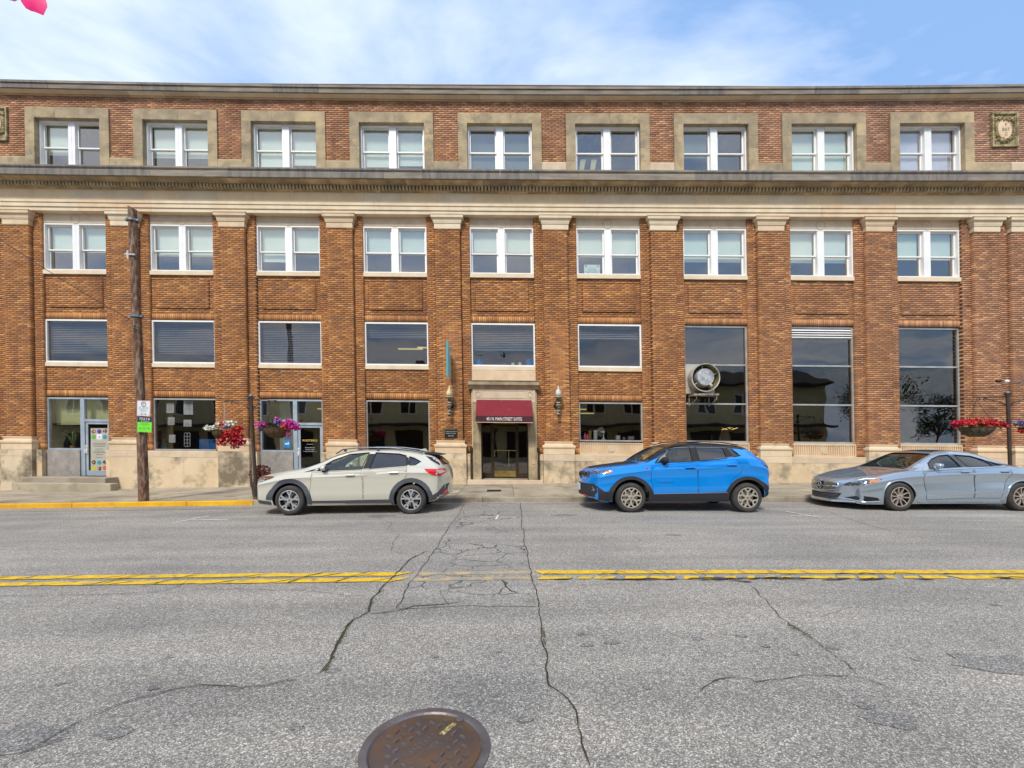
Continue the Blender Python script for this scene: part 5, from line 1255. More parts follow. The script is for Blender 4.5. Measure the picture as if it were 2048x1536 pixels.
for q, (w_, x) in enumerate(((.35, -.08), (.5, -.02), (.36, -.09), (.14, -.2), (.28, -.13))): mb.box(x - w_ / 2, x + w_ / 2, -.003, 0, .12 - q * .055, .14 - q * .055)
mb.build('print', mat('print_navy', (20, 50, 110), .6), s); mb = MB(); mb.lathe([(.07, -.004), (.07, -.001)], 6, (.22, 0, .12), 'y'); mb.build('emblem', mat('print_navy', (20, 50, 110), .6), s)
M_paper = mat('paper', (226, 228, 226), .8)
for (a, b, c, d, lb) in ((335.5, 349, 834.5, 850, 'rounded pale paper notice hanging in the shop window, left one of the pair'), (367, 383, 839.5, 853, 'square pale paper notice hanging in the shop window, right one of the pair'), (338, 350.5, 869.5, 885, 'white flyer with a dark figure low in the shop window'), (333, 348, 806, 826, 'slanting grey paper strip hanging at the top left of the shop window'), (367, 386, 800, 829, 'long lined grey paper hanging at the top centre of the shop window')):
    s = pbox('paper_notice', a, b, c, d, Y0 + .15, M_paper, lb, 'notice')
    mb = MB(); n = int((d - c) / 3)
    for q in range(n): mb.box(-.1, .1, -.003, -.001, -.1 + q * .04, -.092 + q * .04)
    mb.build('print', M_shade_c, s)
mb = MB(); Y = Y0 + .5; x0, x1 = XP(368.5, Y), XP(380, Y); z0, z1 = ZP(893, Y), ZP(866, Y)
for q in range(5): z = z0 + (z1 - z0) * q / 4; mb.box(x0, x1, Y, Y + .02, z - .008, z + .008)
for q in range(3): x = x0 + (x1 - x0) * q / 2; mb.box(x - .008, x + .008, Y - .001, Y + .021, z0, z1)
wobj(mb, 'wire_rack', M_paper, 'small white wire display rack inside the shop window', 'display rack')
mb = MB(); Y = Y0 + .4; mb.box(XP(313, Y), XP(330, Y), Y, Y + .3, ZP(899, Y), ZP(888, Y)); mb.box(XP(316, Y), XP(334, Y), Y - .05, Y, ZP(899, Y), ZP(893, Y)); wobj(mb, 'display_box', mat('teal_card', (70, 130, 140), .8, c2=(110, 160, 164), scale=8), 'teal boxes stacked at the lower left inside the shop window', 'box')
mb = MB(); mb.rect(XP(314, Y), XP(329, Y), ZP(892, Y), ZP(876, Y), .025, Y + .31, Y + .33); wobj(mb, 'picture_frame', M_paper, 'empty white picture frame behind the teal boxes in the shop window', 'picture frame')
# door banner in bay one
dx0, dx1, zdb, ztr, x0_, xm1 = d1
Yb_ = Y0 + .046
bn_ = pbox('door_banner', 181.5, 216, 856.5, 943, Yb_, mat('banner_grey', (176, 172, 156), .8, c2=(166, 162, 146), scale=3), 'tall grey banner with coloured circles on the glass door of the left shopfront', 'banner')
cols = {'purple': (84, 52, 140), 'green': (96, 160, 50), 'teal': (40, 140, 168), 'yellow': (190, 176, 40), 'orange': (206, 92, 40), 'photo': (70, 52, 44)}
W2 = (XP(216, Yb_) - XP(181.5, Yb_)) / 2
for q, (cn, ix, py) in enumerate((('photo', -1, 863), ('purple', 0, 863), ('photo', 1, 862), ('green', -1, 874), ('teal', 1, 874), ('photo', -1, 924.5), ('teal', 0, 925), ('photo', 1, 925), ('yellow', -1, 936.5), ('photo', 0, 937), ('orange', 1, 936))):
    mb = MB(); mb.lathe([(.082, -.003), (.082, -.001)], 18, (ix * .205, 0, ZP(py, Yb_) - bn_.location.z), 'y'); mb.build('printed_circle', mat('circle_' + cn, cols[cn], .7, c2=(190, 150, 120) if cn == 'photo' else None, scale=14, contrast=(.5, .56)), bn_)
mb = MB(); zc = ZP(873.5, Yb_) - bn_.location.z; mb.box(-.1, .1, -.004, -.001, zc - .1, zc + .1); mb.build('number_card', M_sign, bn_); text('lettering', '1B', .1, .09, (0, -.005, zc - .02), M_shade_c, bn_)
mb = MB()
for py, w_ in ((886.5, .48), (889.5, .5), (892.5, .44), (898, .3), (902, .36), (905, .46), (909, .26), (915, .24)): z = ZP(py, Yb_) - bn_.location.z; mb.box(-w_ / 2, w_ / 2, -.003, -.001, z - .008, z + .008)
mb.build('print', mat('print_grey', (96, 92, 88), .8), bn_)
mb = MB(); Y = Y0 + .35; zz = ZP(848, Y); mb.box(XP(99, Y), XP(161, Y), Y, Y + .01, zz, ZP(797, Y)); mb.box(XP(99, Y), XP(161, Y), Y - .01, Y + .02, zz - .03, zz); mb.box(XP(167, Y), XP(222, Y), Y, Y + .01, ZP(845, Y), ZP(796, Y)); wobj(mb, 'shade_cloth', mat('olive_shade', (206, 198, 146), .9, c2=(196, 188, 136), scale=2), 'olive roller blind drawn half way down inside the left shopfront', 'roller blind')
def pot_plant(px, py, Y, potc, hgt, n, label, pr=.11, leafm=None):
    r0 = empty('potted_plant', (XP(px, Y), Y, ZP(py, Y))); mb = MB(); mb.lathe([(pr * .7, 0), (pr, pr * 1.5), (pr * .85, pr * 1.5), (.001, pr * 1.3)], 16); mb.build('pot', potc, r0, smooth=40); mb = MB()
    for q in range(n):
        a = random.random() * 6.28; l = hgt * random.uniform(.6, 1.1); o_ = Vector((math.cos(a), math.sin(a), 0)); c = Vector((0, 0, pr * 1.4)); w_ = .03; t_ = Vector((-o_.y, o_.x, 0)) * w_
        mb.add([tuple(c - t_ * .5), tuple(c + t_ * .5), tuple(c + o_ * l * .35 + Vector((0, 0, l * .7)) + t_), tuple(c + o_ * l * .35 + Vector((0, 0, l * .7)) - t_), tuple(c + o_ * l * .8 + Vector((0, 0, l * .95)))], [(0, 1, 2, 3), (3, 2, 4)])
    mb.build('leaves', leafm or M_leaf, r0, recalc=False); tag(r0, label, 'potted plant')
M_pale = mat('pale_leaf', (150, 160, 108), .8, c2=(110, 130, 76), scale=12)
pot_plant(147, 899, Y0 + .3, mat('ochre_pot', (176, 140, 60), .7), .62, 26, 'spiky pale green plant in an ochre pot behind the left shopfront glass', .1, M_pale)
pot_plant(119, 899, Y0 + .4, mat('olive_pot', (110, 110, 50), .7), .3, 18, 'low dark plant at the left inside the left shopfront', .12)
M_bpot = mat('blue_glaze', (70, 116, 170), .3)
pot_plant(959, 731.5, Y0 + .12, M_bpot, .24, 12, 'blue glazed pot at the left end of the window above the entrance', .14, M_leaf2); pot_plant(1058, 731, Y0 + .12, M_bpot, .2, 10, 'blue glazed pot at the right end of the window above the entrance', .14, M_leaf2)
pot_plant(1008, 731.5, Y0 + .12, mat('slate_pot', (70, 84, 110), .5), .34, 20, 'dark slate pot with spiky leaves in the middle of the window above the entrance', .09, M_leaf2); pot_plant(1026, 731.5, Y0 + .12, M_paper, .12, 8, 'small white pot on the sill of the window above the entrance', .07, M_leaf2); pot_plant(1040, 731.5, Y0 + .13, M_paper, .1, 6, 'wide low pale pot beside the small white pot above the entrance', .075, M_leaf2)
# shop window six: fan, bottles, boxes
Y = Y0 + .3; zs6 = ZP(879.5, Y)
df = empty('desk_fan', (XP(1207, Y), Y, zs6)); M_fanw = mat('fan_white', (196, 198, 190), .5); mb = MB(); mb.lathe([(.09, 0), (.09, .02), (.035, .05), (.022, .1), (.02, .24), (.05, .26)], 14); mb.build('stand', M_fanw, df, smooth=50)
mb = MB(); mb.lathe([(.035, 0), (.06, .02), (.065, .1), (.03, .14)], 14, (.0, .0, .28), 'y'); mb.build('motor', M_fanw, df, smooth=50)
mb = MB(); cxf, czf = -.06, .30
for r_ in (.05, .09, .13, .165): mb.tube([(cxf + r_ * math.cos(a * .3142) * .8, .17, czf + r_ * math.sin(a * .3142)) for a in range(20)], .004 if r_ < .16 else .008, 4, True)
for q in range(12): a = q * .5236; mb.tube([(cxf, .17, czf), (cxf + .165 * .8 * math.cos(a), .17, czf + .165 * math.sin(a))], .003, 4)
mb.build('guard', M_fanw, df); tag(df, 'white desk fan standing in the shop window right of the entrance', 'desk fan')
def bottle(px, h, r_, c, label, top=True):
    mb = MB(); mb.lathe([(r_, 0), (r_, h * .65), (r_ * .4, h * .8), (r_ * .35, h)] if top else [(r_, 0), (r_ * 1.1, h)], 12, (0, 0, 0)); o = mb.build('bottle' if top else 'tub', c, None, smooth=50); o.location = (XP(px, Y), Y, zs6); tag(o, label, 'bottle' if top else 'tub')
bottle(1161, .16, .05, mat('b_grey', (140, 150, 170), .5), 'grey blue bottle at the far left of the shop window ledge'); bottle(1170, .26, .05, mat('b_pink', (206, 84, 130), .5), 'pink bottle on the shop window ledge'); bottle(1175, .22, .04, mat('b_rose', (200, 110, 110), .5), 'rose coloured bottle beside the pink one')
bottle(1180, .34, .055, mat('b_tan', (150, 120, 70), .6), 'tall tan canister on the shop window ledge', False); bottle(1191, .36, .075, mat('b_white', (190, 196, 180), .6), 'tall white canister left of the desk fan', False)
bottle(1236, .16, .085, M_fanw, 'white tub right of the desk fan', False); bottle(1248, .1, .05, M_shade_c, 'small grey jar right of the white tub', False); bottle(1262, .13, .12, mat('b_bag', (150, 140, 136), .8), 'wide grey bundle at the right of the shop window ledge', False)
mb = MB()
for q in range(10):
    p = PX(1445 + random.uniform(-1, 1) + q * 3.1, 858 + random.uniform(-2.5, 2.5), Y0 + 1.4); mb.lathe([(.012, -.012), (.016, 0), (.012, .012)], 8, tuple(p))
mb.tube([tuple(PX(1444 + q * 3.3, 856 + 1.5 * math.sin(q), Y0 + 1.41)) for q in range(11)], .003, 4)
wobj(mb, 'string_lights', mat('warm_bulb', (255, 220, 150), .5, emit=((255, 210, 130), 5)), 'short string of tiny warm lights inside the window behind the blue car', 'string lights')
# furniture silhouettes behind the tall glass
Y = Y0 + 1.2
for (k, label) in ((7, 'dark counter with shelves inside the window behind the blue car'), (8, 'dark shelf unit with bottles inside the tall window with the louvre')):
    r0 = empty('shelf_unit', (XB(k), Y, .1)); mb = MB(); mb.box(-1.1, 1.1, 0, .4, 0, 1.2); mb.build('counter', M_dark, r0); mb = MB()
    for z in (1.5, 1.85): mb.box(-1.1, 1.1, .3, .5, z, z + .03)
    for x in (-1.1, -.3, .5, 1.1): mb.box(x - .02, x + .02, .3, .5, 1.2, 2.5)
    mb.build('shelf', M_dark, r0); mb = MB()
    for q in range(16): x = random.uniform(-1, 1); mb.lathe([(.035, 0), (.035, .14), (.012, .2), (.012, .26)], 8, (x, .38, random.choice((1.2, 1.53))))
    mb.build('bottles', mat('bottle_mixed', (150, 150, 130), .3, c2=(120, 60, 40), scale=3), r0)['kind'] = 'stuff'; tag(r0, label, 'shelf unit')

# ---- across the street, behind the camera: seen only mirrored in the glass
OB = empty('cream_building', (0, -10, 0)); mb = MB(); mb.box(-52, 31, -9, -.0, -.5, 7.4); mb.build('wall', mat('cream_siding', (222, 214, 168), .9, c2=(210, 200, 154), scale=2), OB)
mb = MB(); mb.prof([(.6, 7.3), (.6, 7.5), (-4.5, 9.4), (-9.6, 7.5), (-9.6, 7.3)], -52.5, 31.5); mb.build('roof', mat('dark_roof', (60, 58, 58), .9), OB)
mb = MB(); mb.box(-52, 31, 0.0, 1.8, 3.3, 3.5); mb.build('porch_roof', mat('dark_roof', (60, 58, 58), .9), OB)
for q in range(22):
    x = -49 + q * 3.6; mb = MB(); mb.box(x - .9, x + .9, .002, .08, 4.4, 6.4); W_ = mb.build('window', M_white, OB)
    for s_ in (-1, 1): mb = MB(); mb.box(x + s_ * .42 - .34, x + s_ * .42 + .34, .082, .10, 4.55, 6.25); mb.build('pane', M_blackg, W_)
    mb = MB(); mb.box(x - 1.3, x + 1.3, .002, .06, .3, 2.8); W_ = mb.build('shop_window', M_dark, OB)
mb = MB(); mb.box(-9.2, -8.4, -3, -2.2, 8.5, 10.2); mb.build('chimney', M_weather_b, OB)
tag(OB, 'cream two storey building with a dark roof across the street, mirrored in the shop windows', 'building')
def tree(x, y, h, label):
    r0 = empty('street_tree', (x, y, 0)); mb = MB(); mb.tube([(0, 0, 0), (.05, 0, h * .35), (0, .1, h * .7)], [.18, .13, .06], 8)
    for q in range(6): a = q * 1.05; mb.tube([(0, 0, h * .35), (math.cos(a) * h * .15, math.sin(a) * h * .15, h * .55), (math.cos(a) * h * .26, math.sin(a) * h * .26, h * .7)], [.06, .04, .02], 6)
    mb.build('trunk', M_wood, r0, smooth=50); mb = MB()
    for q in range(26):
        c = Vector((random.gauss(0, h * .15), random.gauss(0, h * .15), h * random.uniform(.42, .95)))
        for w_ in range(90): v = Vector((random.gauss(0, 1), random.gauss(0, 1), random.gauss(0, 1))) * h * .055; leafq(mb, c + v, rdir(), .16)
    mb.build('crown', M_leaf2, r0, recalc=False); tag(r0, label, 'tree', 'trees across the street')
tree(33.5, -8, 7.5, 'leafy tree across the street, mirrored in the rightmost tall window'); tree(41, -9, 6.5, 'smaller leafy tree beyond the first one across the street')
# ------------------------------------------------------------------ cars
def pchip(xk, yk, x):
    xk = np.array(xk, float); yk = np.array(yk, float); h = np.diff(xk); d = np.diff(yk) / h; m = np.zeros(len(xk))
    m[0], m[-1] = d[0], d[-1]
    for i in range(1, len(xk) - 1):
        if d[i - 1] * d[i] > 0: w1, w2 = 2 * h[i] + h[i - 1], h[i] + 2 * h[i - 1]; m[i] = (w1 + w2) / (w1 / d[i - 1] + w2 / d[i])
    x = np.clip(x, xk[0], xk[-1]); i = np.clip(np.searchsorted(xk, x) - 1, 0, len(h) - 1); t = (x - xk[i]) / h[i]
    return (2*t**3-3*t**2+1)*yk[i] + (t**3-2*t**2+t)*h[i]*m[i] + (-2*t**3+3*t**2)*yk[i+1] + (t**3-t**2)*h[i]*m[i+1]
class Shell:
    def __init__(s, sp):
        kn, kt = sp.get('kn', (-.4, 1)), sp.get('kt', (9, 1)); s.kn, s.kt = kn, kt
        for k_ in ('zt', 'zs', 'zb', 'w', 'wt'): sp[k_] = ([s.mx(x) for x in sp[k_][0]], sp[k_][1])
        s.sp = sp; s.x0, s.x1 = sp['zt'][0][0], sp['zt'][0][-1]
    def mx(s, x): return s.kn[0] + (x - s.kn[0]) * s.kn[1] if x < s.kn[0] else (s.kt[0] + (x - s.kt[0]) * s.kt[1] if x > s.kt[0] else x)
    def g(s, k, x): return float(pchip(s.sp[k][0], s.sp[k][1], x))
    def ring(s, x, inset=0.0):
        w, zb, zs, zt, wt = (s.g(k, x) for k in ('w', 'zb', 'zs', 'zt', 'wt'))
        w -= inset; wt -= inset; zt -= inset * .8; zb += inset * 1.5; zs = min(zs, zt - .02)
        cr_ = s.sp.get('crown', .03) * (1 if zt - zs > .15 else .8); hh = zt - zs; a = min(.07, hh * .35)
        tl = s.sp.get('shoulder', .012)
        pts = [(0, zb), (.6 * w, zb), (.90 * w, zb + .01), (.93 * w, zb + .05), (.958 * w, zb + .18 * (zs - zb)), (.990 * w, zb + .34 * (zs - zb)), (.968 * w, zb + .58 * (zs - zb)),
               (.966 * w, zb + .75 * (zs - zb)), (.999 * w, zb + .84 * (zs - zb)), (.962 * w, zs - .012), (.935 * w, zs + .0)]
        u = .92 * w; wt = min(wt, u - .01)
        pts += [(u + (wt + .03 - u) * t - .012 * math.sin(math.pi * t) * -1, zs + .01 + (zt - a - zs - .01) * t) for t in (.0, .25, .5, .75, 1.0)]
        pts += [(wt + .008, zt - a * .45), (wt - .04, zt - a * .08), (wt * .72, zt + cr_ * .45), (wt * .38, zt + cr_ * .85), (0, zt + cr_)]
        return pts
    def warp(s, x, y, z, w):
        q = min(1.0, abs(y) / max(w, .1)); L0, a0 = s.sp['nose']; L1, a1 = s.sp['tail']
        f = max(0, 1 - (x - s.x0) / L0); b = max(0, 1 - (s.x1 - x) / L1)
        return x + a0 * f * f * q ** 2.4 - a1 * b * b * q ** 2.4
    def mesh(s, name, inset=0.0, xa=None, xb=None, step=.07, zmin=None):
        xa = s.x0 if xa is None else xa; xb = s.x1 if xb is None else xb
        n = int((xb - xa) / step); xs = sorted(set(list(np.linspace(xa, xb, n + 1)) + ([xa + .012, xa + .03, xb - .012, xb - .03] if inset == 0 else [])))
        V, Fc = [], []; Nr = None
        for x in xs:
            w = s.g('w', x); r = s.ring(x, inset); 
            if zmin is not None: r = [(y, max(z, zmin)) if i > 2 else (y, zmin) for i, (y, z) in enumerate(r)]
            full = r + [(-y, z) for y, z in r[-2:0:-1]]; Nr = len(full); H = len(r)
            V += [(s.warp(x, y, z, w), y, z) for y, z in full]
        for i in range(len(xs) - 1):
            for k in range(Nr): Fc.append((i * Nr + k, i * Nr + (k + 1) % Nr, (i + 1) * Nr + (k + 1) % Nr, (i + 1) * Nr + k))
        for e, x in ((0, xs[0]), (len(xs) - 1, xs[-1])):
            w = s.g('w', x); o = e * Nr; prev = None
            for k in range(1, H - 1):
                y, z = V[o + k][1], V[o + k][2]; row = [o + k]
                for q in range(1, 8): yy = y * (1 - 2 * q / 8); V.append((s.warp(x, yy, z, w), yy, z)); row.append(len(V) - 1)
                row.append(o + Nr - k)
                if prev:
                    for q in range(8): Fc.append((prev[q], prev[q + 1], row[q + 1], row[q]))
                else:
                    for q in range(8): Fc.append((o, row[q + 1], row[q]))
                prev = row
            for q in range(8): Fc.append((prev[q], prev[q + 1], o + H - 1))
        me = bpy.data.meshes.new(name); me.from_pydata(V, [], Fc)
        bm = bmesh.new(); bm.from_mesh(me); bmesh.ops.remove_doubles(bm, verts=bm.verts, dist=.0005); bmesh.ops.dissolve_degenerate(bm, dist=.0002, edges=bm.edges); bmesh.ops.recalc_face_normals(bm, faces=bm.faces); bm.to_mesh(me); bm.free()
        return me
def resample(poly, res):
    out = []
    for i in range(len(poly)):
        a, b = Vector(poly[i]), Vector(poly[(i + 1) % len(poly)]); n = max(1, int((b - a).length / res + .5))
        out += [a.lerp(b, k / n) for k in range(n)]
    return out
def inpoly(p, poly):
    c = False; n = len(poly)
    for i in range(n):
        a, b = poly[i], poly[(i + 1) % n]
        if (a[1] > p[1]) != (b[1] > p[1]) and p[0] < (b[0] - a[0]) * (p[1] - a[1]) / (b[1] - a[1]) + a[0]: c = not c
    return c
class Car:
    rl = None
    def __init__(s, name, sp, wb, wbx, Yn, hw, zg, slope, label, mats):
        s.sh = Shell(sp); s.wb = wb; s.hw = hw; s.m = mats
        s.root = empty(name, (wbx + wb / 2, Yn + hw, zg), (0, slope, 0)); s.off = Vector((-wb / 2, 0, 0))
        tag(s.root, label, 'car', 'cars parked along the kerb')
        s.outer = s.sh.mesh(name + '_outer'); bm = bmesh.new(); bm.from_mesh(s.outer); s.bvh = BVHTree.FromBMesh(bm); bm.free()
    def fin(s, o): o.location = s.off; o.parent = s.root if o.parent is None else o.parent; 
    def add(s, mb, name, m, parent=None, **kw):
        o = mb.build(name, m, parent or s.root, **kw)
        o.location = s.off if parent is None else (0, 0, 0)
        return o
    def hit(s, d, u, v, side):
        if d == 's': o, r = Vector((s.sh.mx(u), side * 3, v)), Vector((0, -side, 0))
        elif d == 'f': o, r = Vector((-4, u, v)), Vector((1, 0, 0))
        elif d == 'r': o, r = Vector((9, u, v)), Vector((-1, 0, 0))
        elif d == 't': o, r = Vector((u, v, 4)), Vector((0, 0, -1))
        else: o, r = d[0](u, v), d[1]
        h = s.bvh.ray_cast(o, r)
        if h[0] is None:
            h2 = s.bvh.find_nearest(o + r * 2.0); return h2[0], r
        return h[0], r
    def patch(s, name, poly, m, d='s', side=-1, off=.004, th=.012, res=.07, parent=None, smooth=True, seam=None, mi=None):
        P = [Vector((p[0], p[1])) for p in resample(poly, res)]; nb_ = len(P)
        x0, x1 = min(p.x for p in P), max(p.x for p in P); y0, y1 = min(p.y for p in P), max(p.y for p in P)
        pl = [(p.x, p.y) for p in P]; Q = []
        nx, ny = int((x1 - x0) / res), int((y1 - y0) / res)
        for i in range(1, nx + 1):
            for j in range(1, ny + 1):
                q = (x0 + (x1 - x0) * i / (nx + 1), y0 + (y1 - y0) * j / (ny + 1))
                if inpoly(q, pl) and min((Vector(q) - p).length for p in P) > res * .45: Q.append(Vector(q))
        vv, ee, ff, *_ = mgeo.delaunay_2d_cdt(P + Q, [(i, (i + 1) % nb_) for i in range(nb_)], [], 1, 1e-6)
        T, Bk = [], []
        for p in vv:
            h, r = s.hit(d, p.x, p.y, side); T.append(h - r * off); Bk.append(h - r * (off - th))
        n = len(T); from collections import Counter
        ec = Counter()
        for f in ff:
            for i in range(len(f)): a, b = f[i], f[(i + 1) % len(f)]; ec[(min(a, b), max(a, b))] += 1
        fs = [tuple(f) for f in ff] + [tuple(n + i for i in reversed(f)) for f in ff] + [(a, b, b + n, a + n) for (a, b), c in ec.items() if c == 1]
        mb = MB(); mb.add([tuple(p) for p in T + Bk], fs)
        if seam:
            mb.mi = 1; path = []
            for p in P: h, r = s.hit(d, p.x, p.y, side); path.append(h - r * (off + .0005))
            mb.tube(path, seam, 4, True)
        return s.add(mb, name, m if not seam else [m, s.m['seam']], parent, smooth=smooth)
    def line(s, name, pts, r_, m, side=-1, off=.003, parent=None, d='s'):
        path = []
        for a, b in zip(pts[:-1], pts[1:]):
            n = max(1, int((Vector(b) - Vector(a)).length / .06))
            for k in range(n): q = Vector(a).lerp(Vector(b), k / n); h, r = s.hit(d, q.x, q.y, side); path.append(h - r * off)
        h, r = s.hit(d, pts[-1][0], pts[-1][1], side); path.append(h - r * off)
        mb = MB(); mb.tube(path, r_, 6); return s.add(mb, name, m, parent, smooth=True)
    def body(s, cuts, cavity, arches, Ra):
        """cut the cabin hollow, the window openings and the wheel wells out of the closed outer form"""
        m = s.m; out = s.outer; out.materials.clear(); out.materials.append(m['paint'])
        ob = bpy.data.objects.new('body', out); COL.objects.link(ob); tmp = []
        def cutter(me, mm):
            me.materials.append(mm); c = bpy.data.objects.new('c', me); COL.objects.link(c); tmp.append(c); return c
        cs = [cutter(s.sh.mesh('cav', .045, cavity[0], cavity[1], .12, zmin=.30), m['inside'])]
        for poly, d in cuts:
            mb = MB()
            if d == 's': mb.poly([(x, -3, z) for x, z in poly], (0, 6, 0))
            elif d == 't': mb.poly([(x, y, cavity[2]) for x, y in poly], (0, 0, 3))
            else:
                mb.poly([(3.0, y, z) for y, z in poly], (3.0, 0, 0))
            o = mb.build('c', m['trim']); tmp.append(o); cs.append(o)
        for xw in arches:
            for sd_ in (-1, 1):
                mb = MB(); mb.lathe([(Ra, sd_ * (s.hw - .34)), (Ra, sd_ * (s.hw + .3))], 40, (xw, 0, s.zw), 'y'); o = mb.build('c', m['well']); tmp.append(o); cs.append(o)
        for c in cs:
            md = ob.modifiers.new('b', 'BOOLEAN'); md.operation = 'DIFFERENCE'; md.object = c; md.solver = 'EXACT'
            try: md.material_mode = 'TRANSFER'
            except Exception: pass
        bpy.context.view_layer.update(); dg = bpy.context.evaluated_depsgraph_get(); dg.update()
        me = bpy.data.meshes.new_from_object(ob.evaluated_get(dg)); ob.modifiers.clear()
        for c in tmp: bpy.data.objects.remove(c)
        if s.rl:
            me.materials.append(M_blackg); k = len(me.materials) - 1
            for p in me.polygons:
                c = p.center
                if p.material_index == 0 and c.z > np.interp(c.x, s.rl[0], s.rl[1]): p.material_index = k
        ob.data = me; shade(me, 32); me.name = 'body'; ob.parent = s.root; ob.location = s.off; s.bodyo = ob
        return ob
    def glass(s, name, poly, d='s', sides=(-1, 1), tint=None, off=-.010):
        for sd_ in sides:
            g_ = s.patch(name, poly, tint or s.m['glass'], d, sd_, off, .004, .10)
            s.line('window_seal', list(poly) + [poly[0]], .011, s.m['black'], sd_, .001, g_, d)
    def wheel(s, x, side, R_, style, tw=.20, far=False):
        yo = side * (s.hw - .025); c = (x, yo, R_); root = None
        sg = side
        mb = MB(); rr = R_ * .685
        mb.lathe([(rr, 0), (rr + .008, sg * .008), (R_ * .86, sg * .016), (R_ - .022, sg * .004), (R_ - .004, -sg * .022), (R_, -sg * .05), (R_, -sg * (tw - .04)), (R_ - .02, -sg * tw), (rr, -sg * tw)], 48, c, 'y', False)
        W_ = s.add(mb, 'wheel', s.m['tyre'], smooth=40)
        mb = MB(); n = 64      # tread grooves
        for q in range(3): yy = yo - sg * (.07 + q * .04); mb.tube([(x + (R_ + .0005) * math.cos(a * .131), yy, R_ + (R_ + .0005) * math.sin(a * .131)) for a in range(48)], .0035, 4, True)
        s.add(mb, 'tread', s.m['black'], W_)
        mb = MB(); mb.lathe([(rr + .002, sg * .006), (rr - .012, sg * .008), (rr - .02, -sg * .01), (rr - .035, -sg * .10), (.06, -sg * .115), (.001, -sg * .115)], 40, c, 'y', False); s.add(mb, 'rim_barrel', s.m['rimdark'], W_, smooth=40)
        mb = MB(); mb.lathe([(rr + .003, sg * .010), (rr - .014, sg * .014), (rr - .018, sg * .002)], 48, c, 'y', False)
        mb.lathe([(.16, -sg * .09), (.16, -sg * .08), (.05, -sg * .08)], 24, c, 'y', False); s.add(mb, 'rim_edge', s.m['rim'], W_, smooth=50)
        def spoke(mb, a, r0_, r1_, w0, w1, y0_, y1_, t_=.03, skew=0.0):
            a2 = a + skew; c0 = Vector((math.cos(a), 0, math.sin(a))); c1 = Vector((math.cos(a2), 0, math.sin(a2))); n0 = Vector((-math.sin(a), 0, math.cos(a))); n1 = Vector((-math.sin(a2), 0, math.cos(a2))); C = Vector(c)
            P = [C + c0 * r0_ - n0 * w0, C + c0 * r0_ + n0 * w0, C + c1 * r1_ + n1 * w1, C + c1 * r1_ - n1 * w1]; 
            P[0].y += sg * y0_; P[1].y += sg * y0_; P[2].y += sg * y1_; P[3].y += sg * y1_
            mb.poly([tuple(p) for p in P], (0, -sg * t_, 0))
        mb = MB(); md = MB()
        if style == 'five_y':
            for q in range(5):
                a = q * 1.2566 + .32
                spoke(mb, a, .04, rr * .5, .020, .016, -.012, -.004)
                for sk in (-1, 1): spoke(mb, a, rr * .46, rr - .005, .015, .022, -.005, .006, skew=sk * .22)
                spoke(md, a + .6283, .04, rr - .01, .012, .016, -.05, -.04)
        elif style == 'six_lobe':
            for q in range(6):
                a = q * 1.0472 + .5; spoke(mb, a, .05, rr * .62, .017, .020, -.010, -.002)
                for sk in (-1, 1): spoke(mb, a, rr * .56, rr - .004, .020, .020, -.003, .006, skew=sk * .34)
        else:
            for q in range(5):
                a = q * 1.2566 + .20
                for sk in (-1, 1): spoke(mb, a + sk * .14, .05, rr * .60, .010, .011, -.016, -.004, skew=sk * .20); spoke(mb, a + sk * .34, rr * .58, rr - .004, .011, .012, -.004, .006, skew=-sk * .08)
                spoke(md, a, .04, rr - .01, .014, .02, -.03, -.02)
        mb.lathe([(.062, -sg * .03), (.058, -sg * .006), (.03, -sg * .002), (.001, -sg * .002)], 20, c, 'y', False)
        s.add(mb, 'spokes', s.m['rim'], W_, smooth=25); s.add(md, 'dark_spokes', s.m['rimdark'], W_) if md.v else None
        mb = MB(); mb.lathe([(.026, -sg * .003), (.024, sg * .002), (.001, sg * .003)], 16, c, 'y', False); s.add(mb, 'hub_cap', s.m['hub'], W_, smooth=40)
        mb = MB(); mb.lathe([(R_ * .5, -sg * .13), (R_ * .5, -sg * .15)], 28, c, 'y'); s.add(mb, 'brake_disc', s.m['rimdark'], W_)
        return W_
    def seats(s, xs, m, zc):
        for x in xs:
            for y in (-.38, .38):
                mb = MB(); mb.box(x - .28, x + .22, y - .24, y + .24, zc - .52, zc - .36)
                mb.prof([(0, 0)], 0, 0) if False else None
                mb.add([(x + .14, y - .22, zc - .40), (x + .26, y - .22, zc - .42), (x + .26, y + .22, zc - .42), (x + .14, y + .22, zc - .40), (x + .27, y - .2, zc + .12), (x + .37, y - .2, zc + .10), (x + .37, y + .2, zc + .10), (x + .27, y + .2, zc + .12)], [(0, 1, 5, 4), (1, 2, 6, 5), (2, 3, 7, 6), (3, 0, 4, 7), (4, 5, 6, 7), (3, 2, 1, 0)])
                mb.box(x + .29, x + .37, y - .12, y + .12, zc + .14, zc + .31); s.add(mb, 'seat', m, bevel=.03)
        mb = MB(); mb.tube([(xs[0] - .42 + .03 * math.sin(a * .393), -.38 + .17 * math.cos(a * .393), zc - .10 + .17 * math.sin(a * .393)) for a in range(16)], .014, 6, True); s.add(mb, 'steering_wheel', s.m['black'])
        mb = MB(); mb.box(xs[0] - .85, xs[0] - .50, -.66, .66, zc - .55, zc - .12); s.add(mb, 'dashboard', s.m['inside'], bevel=.05)
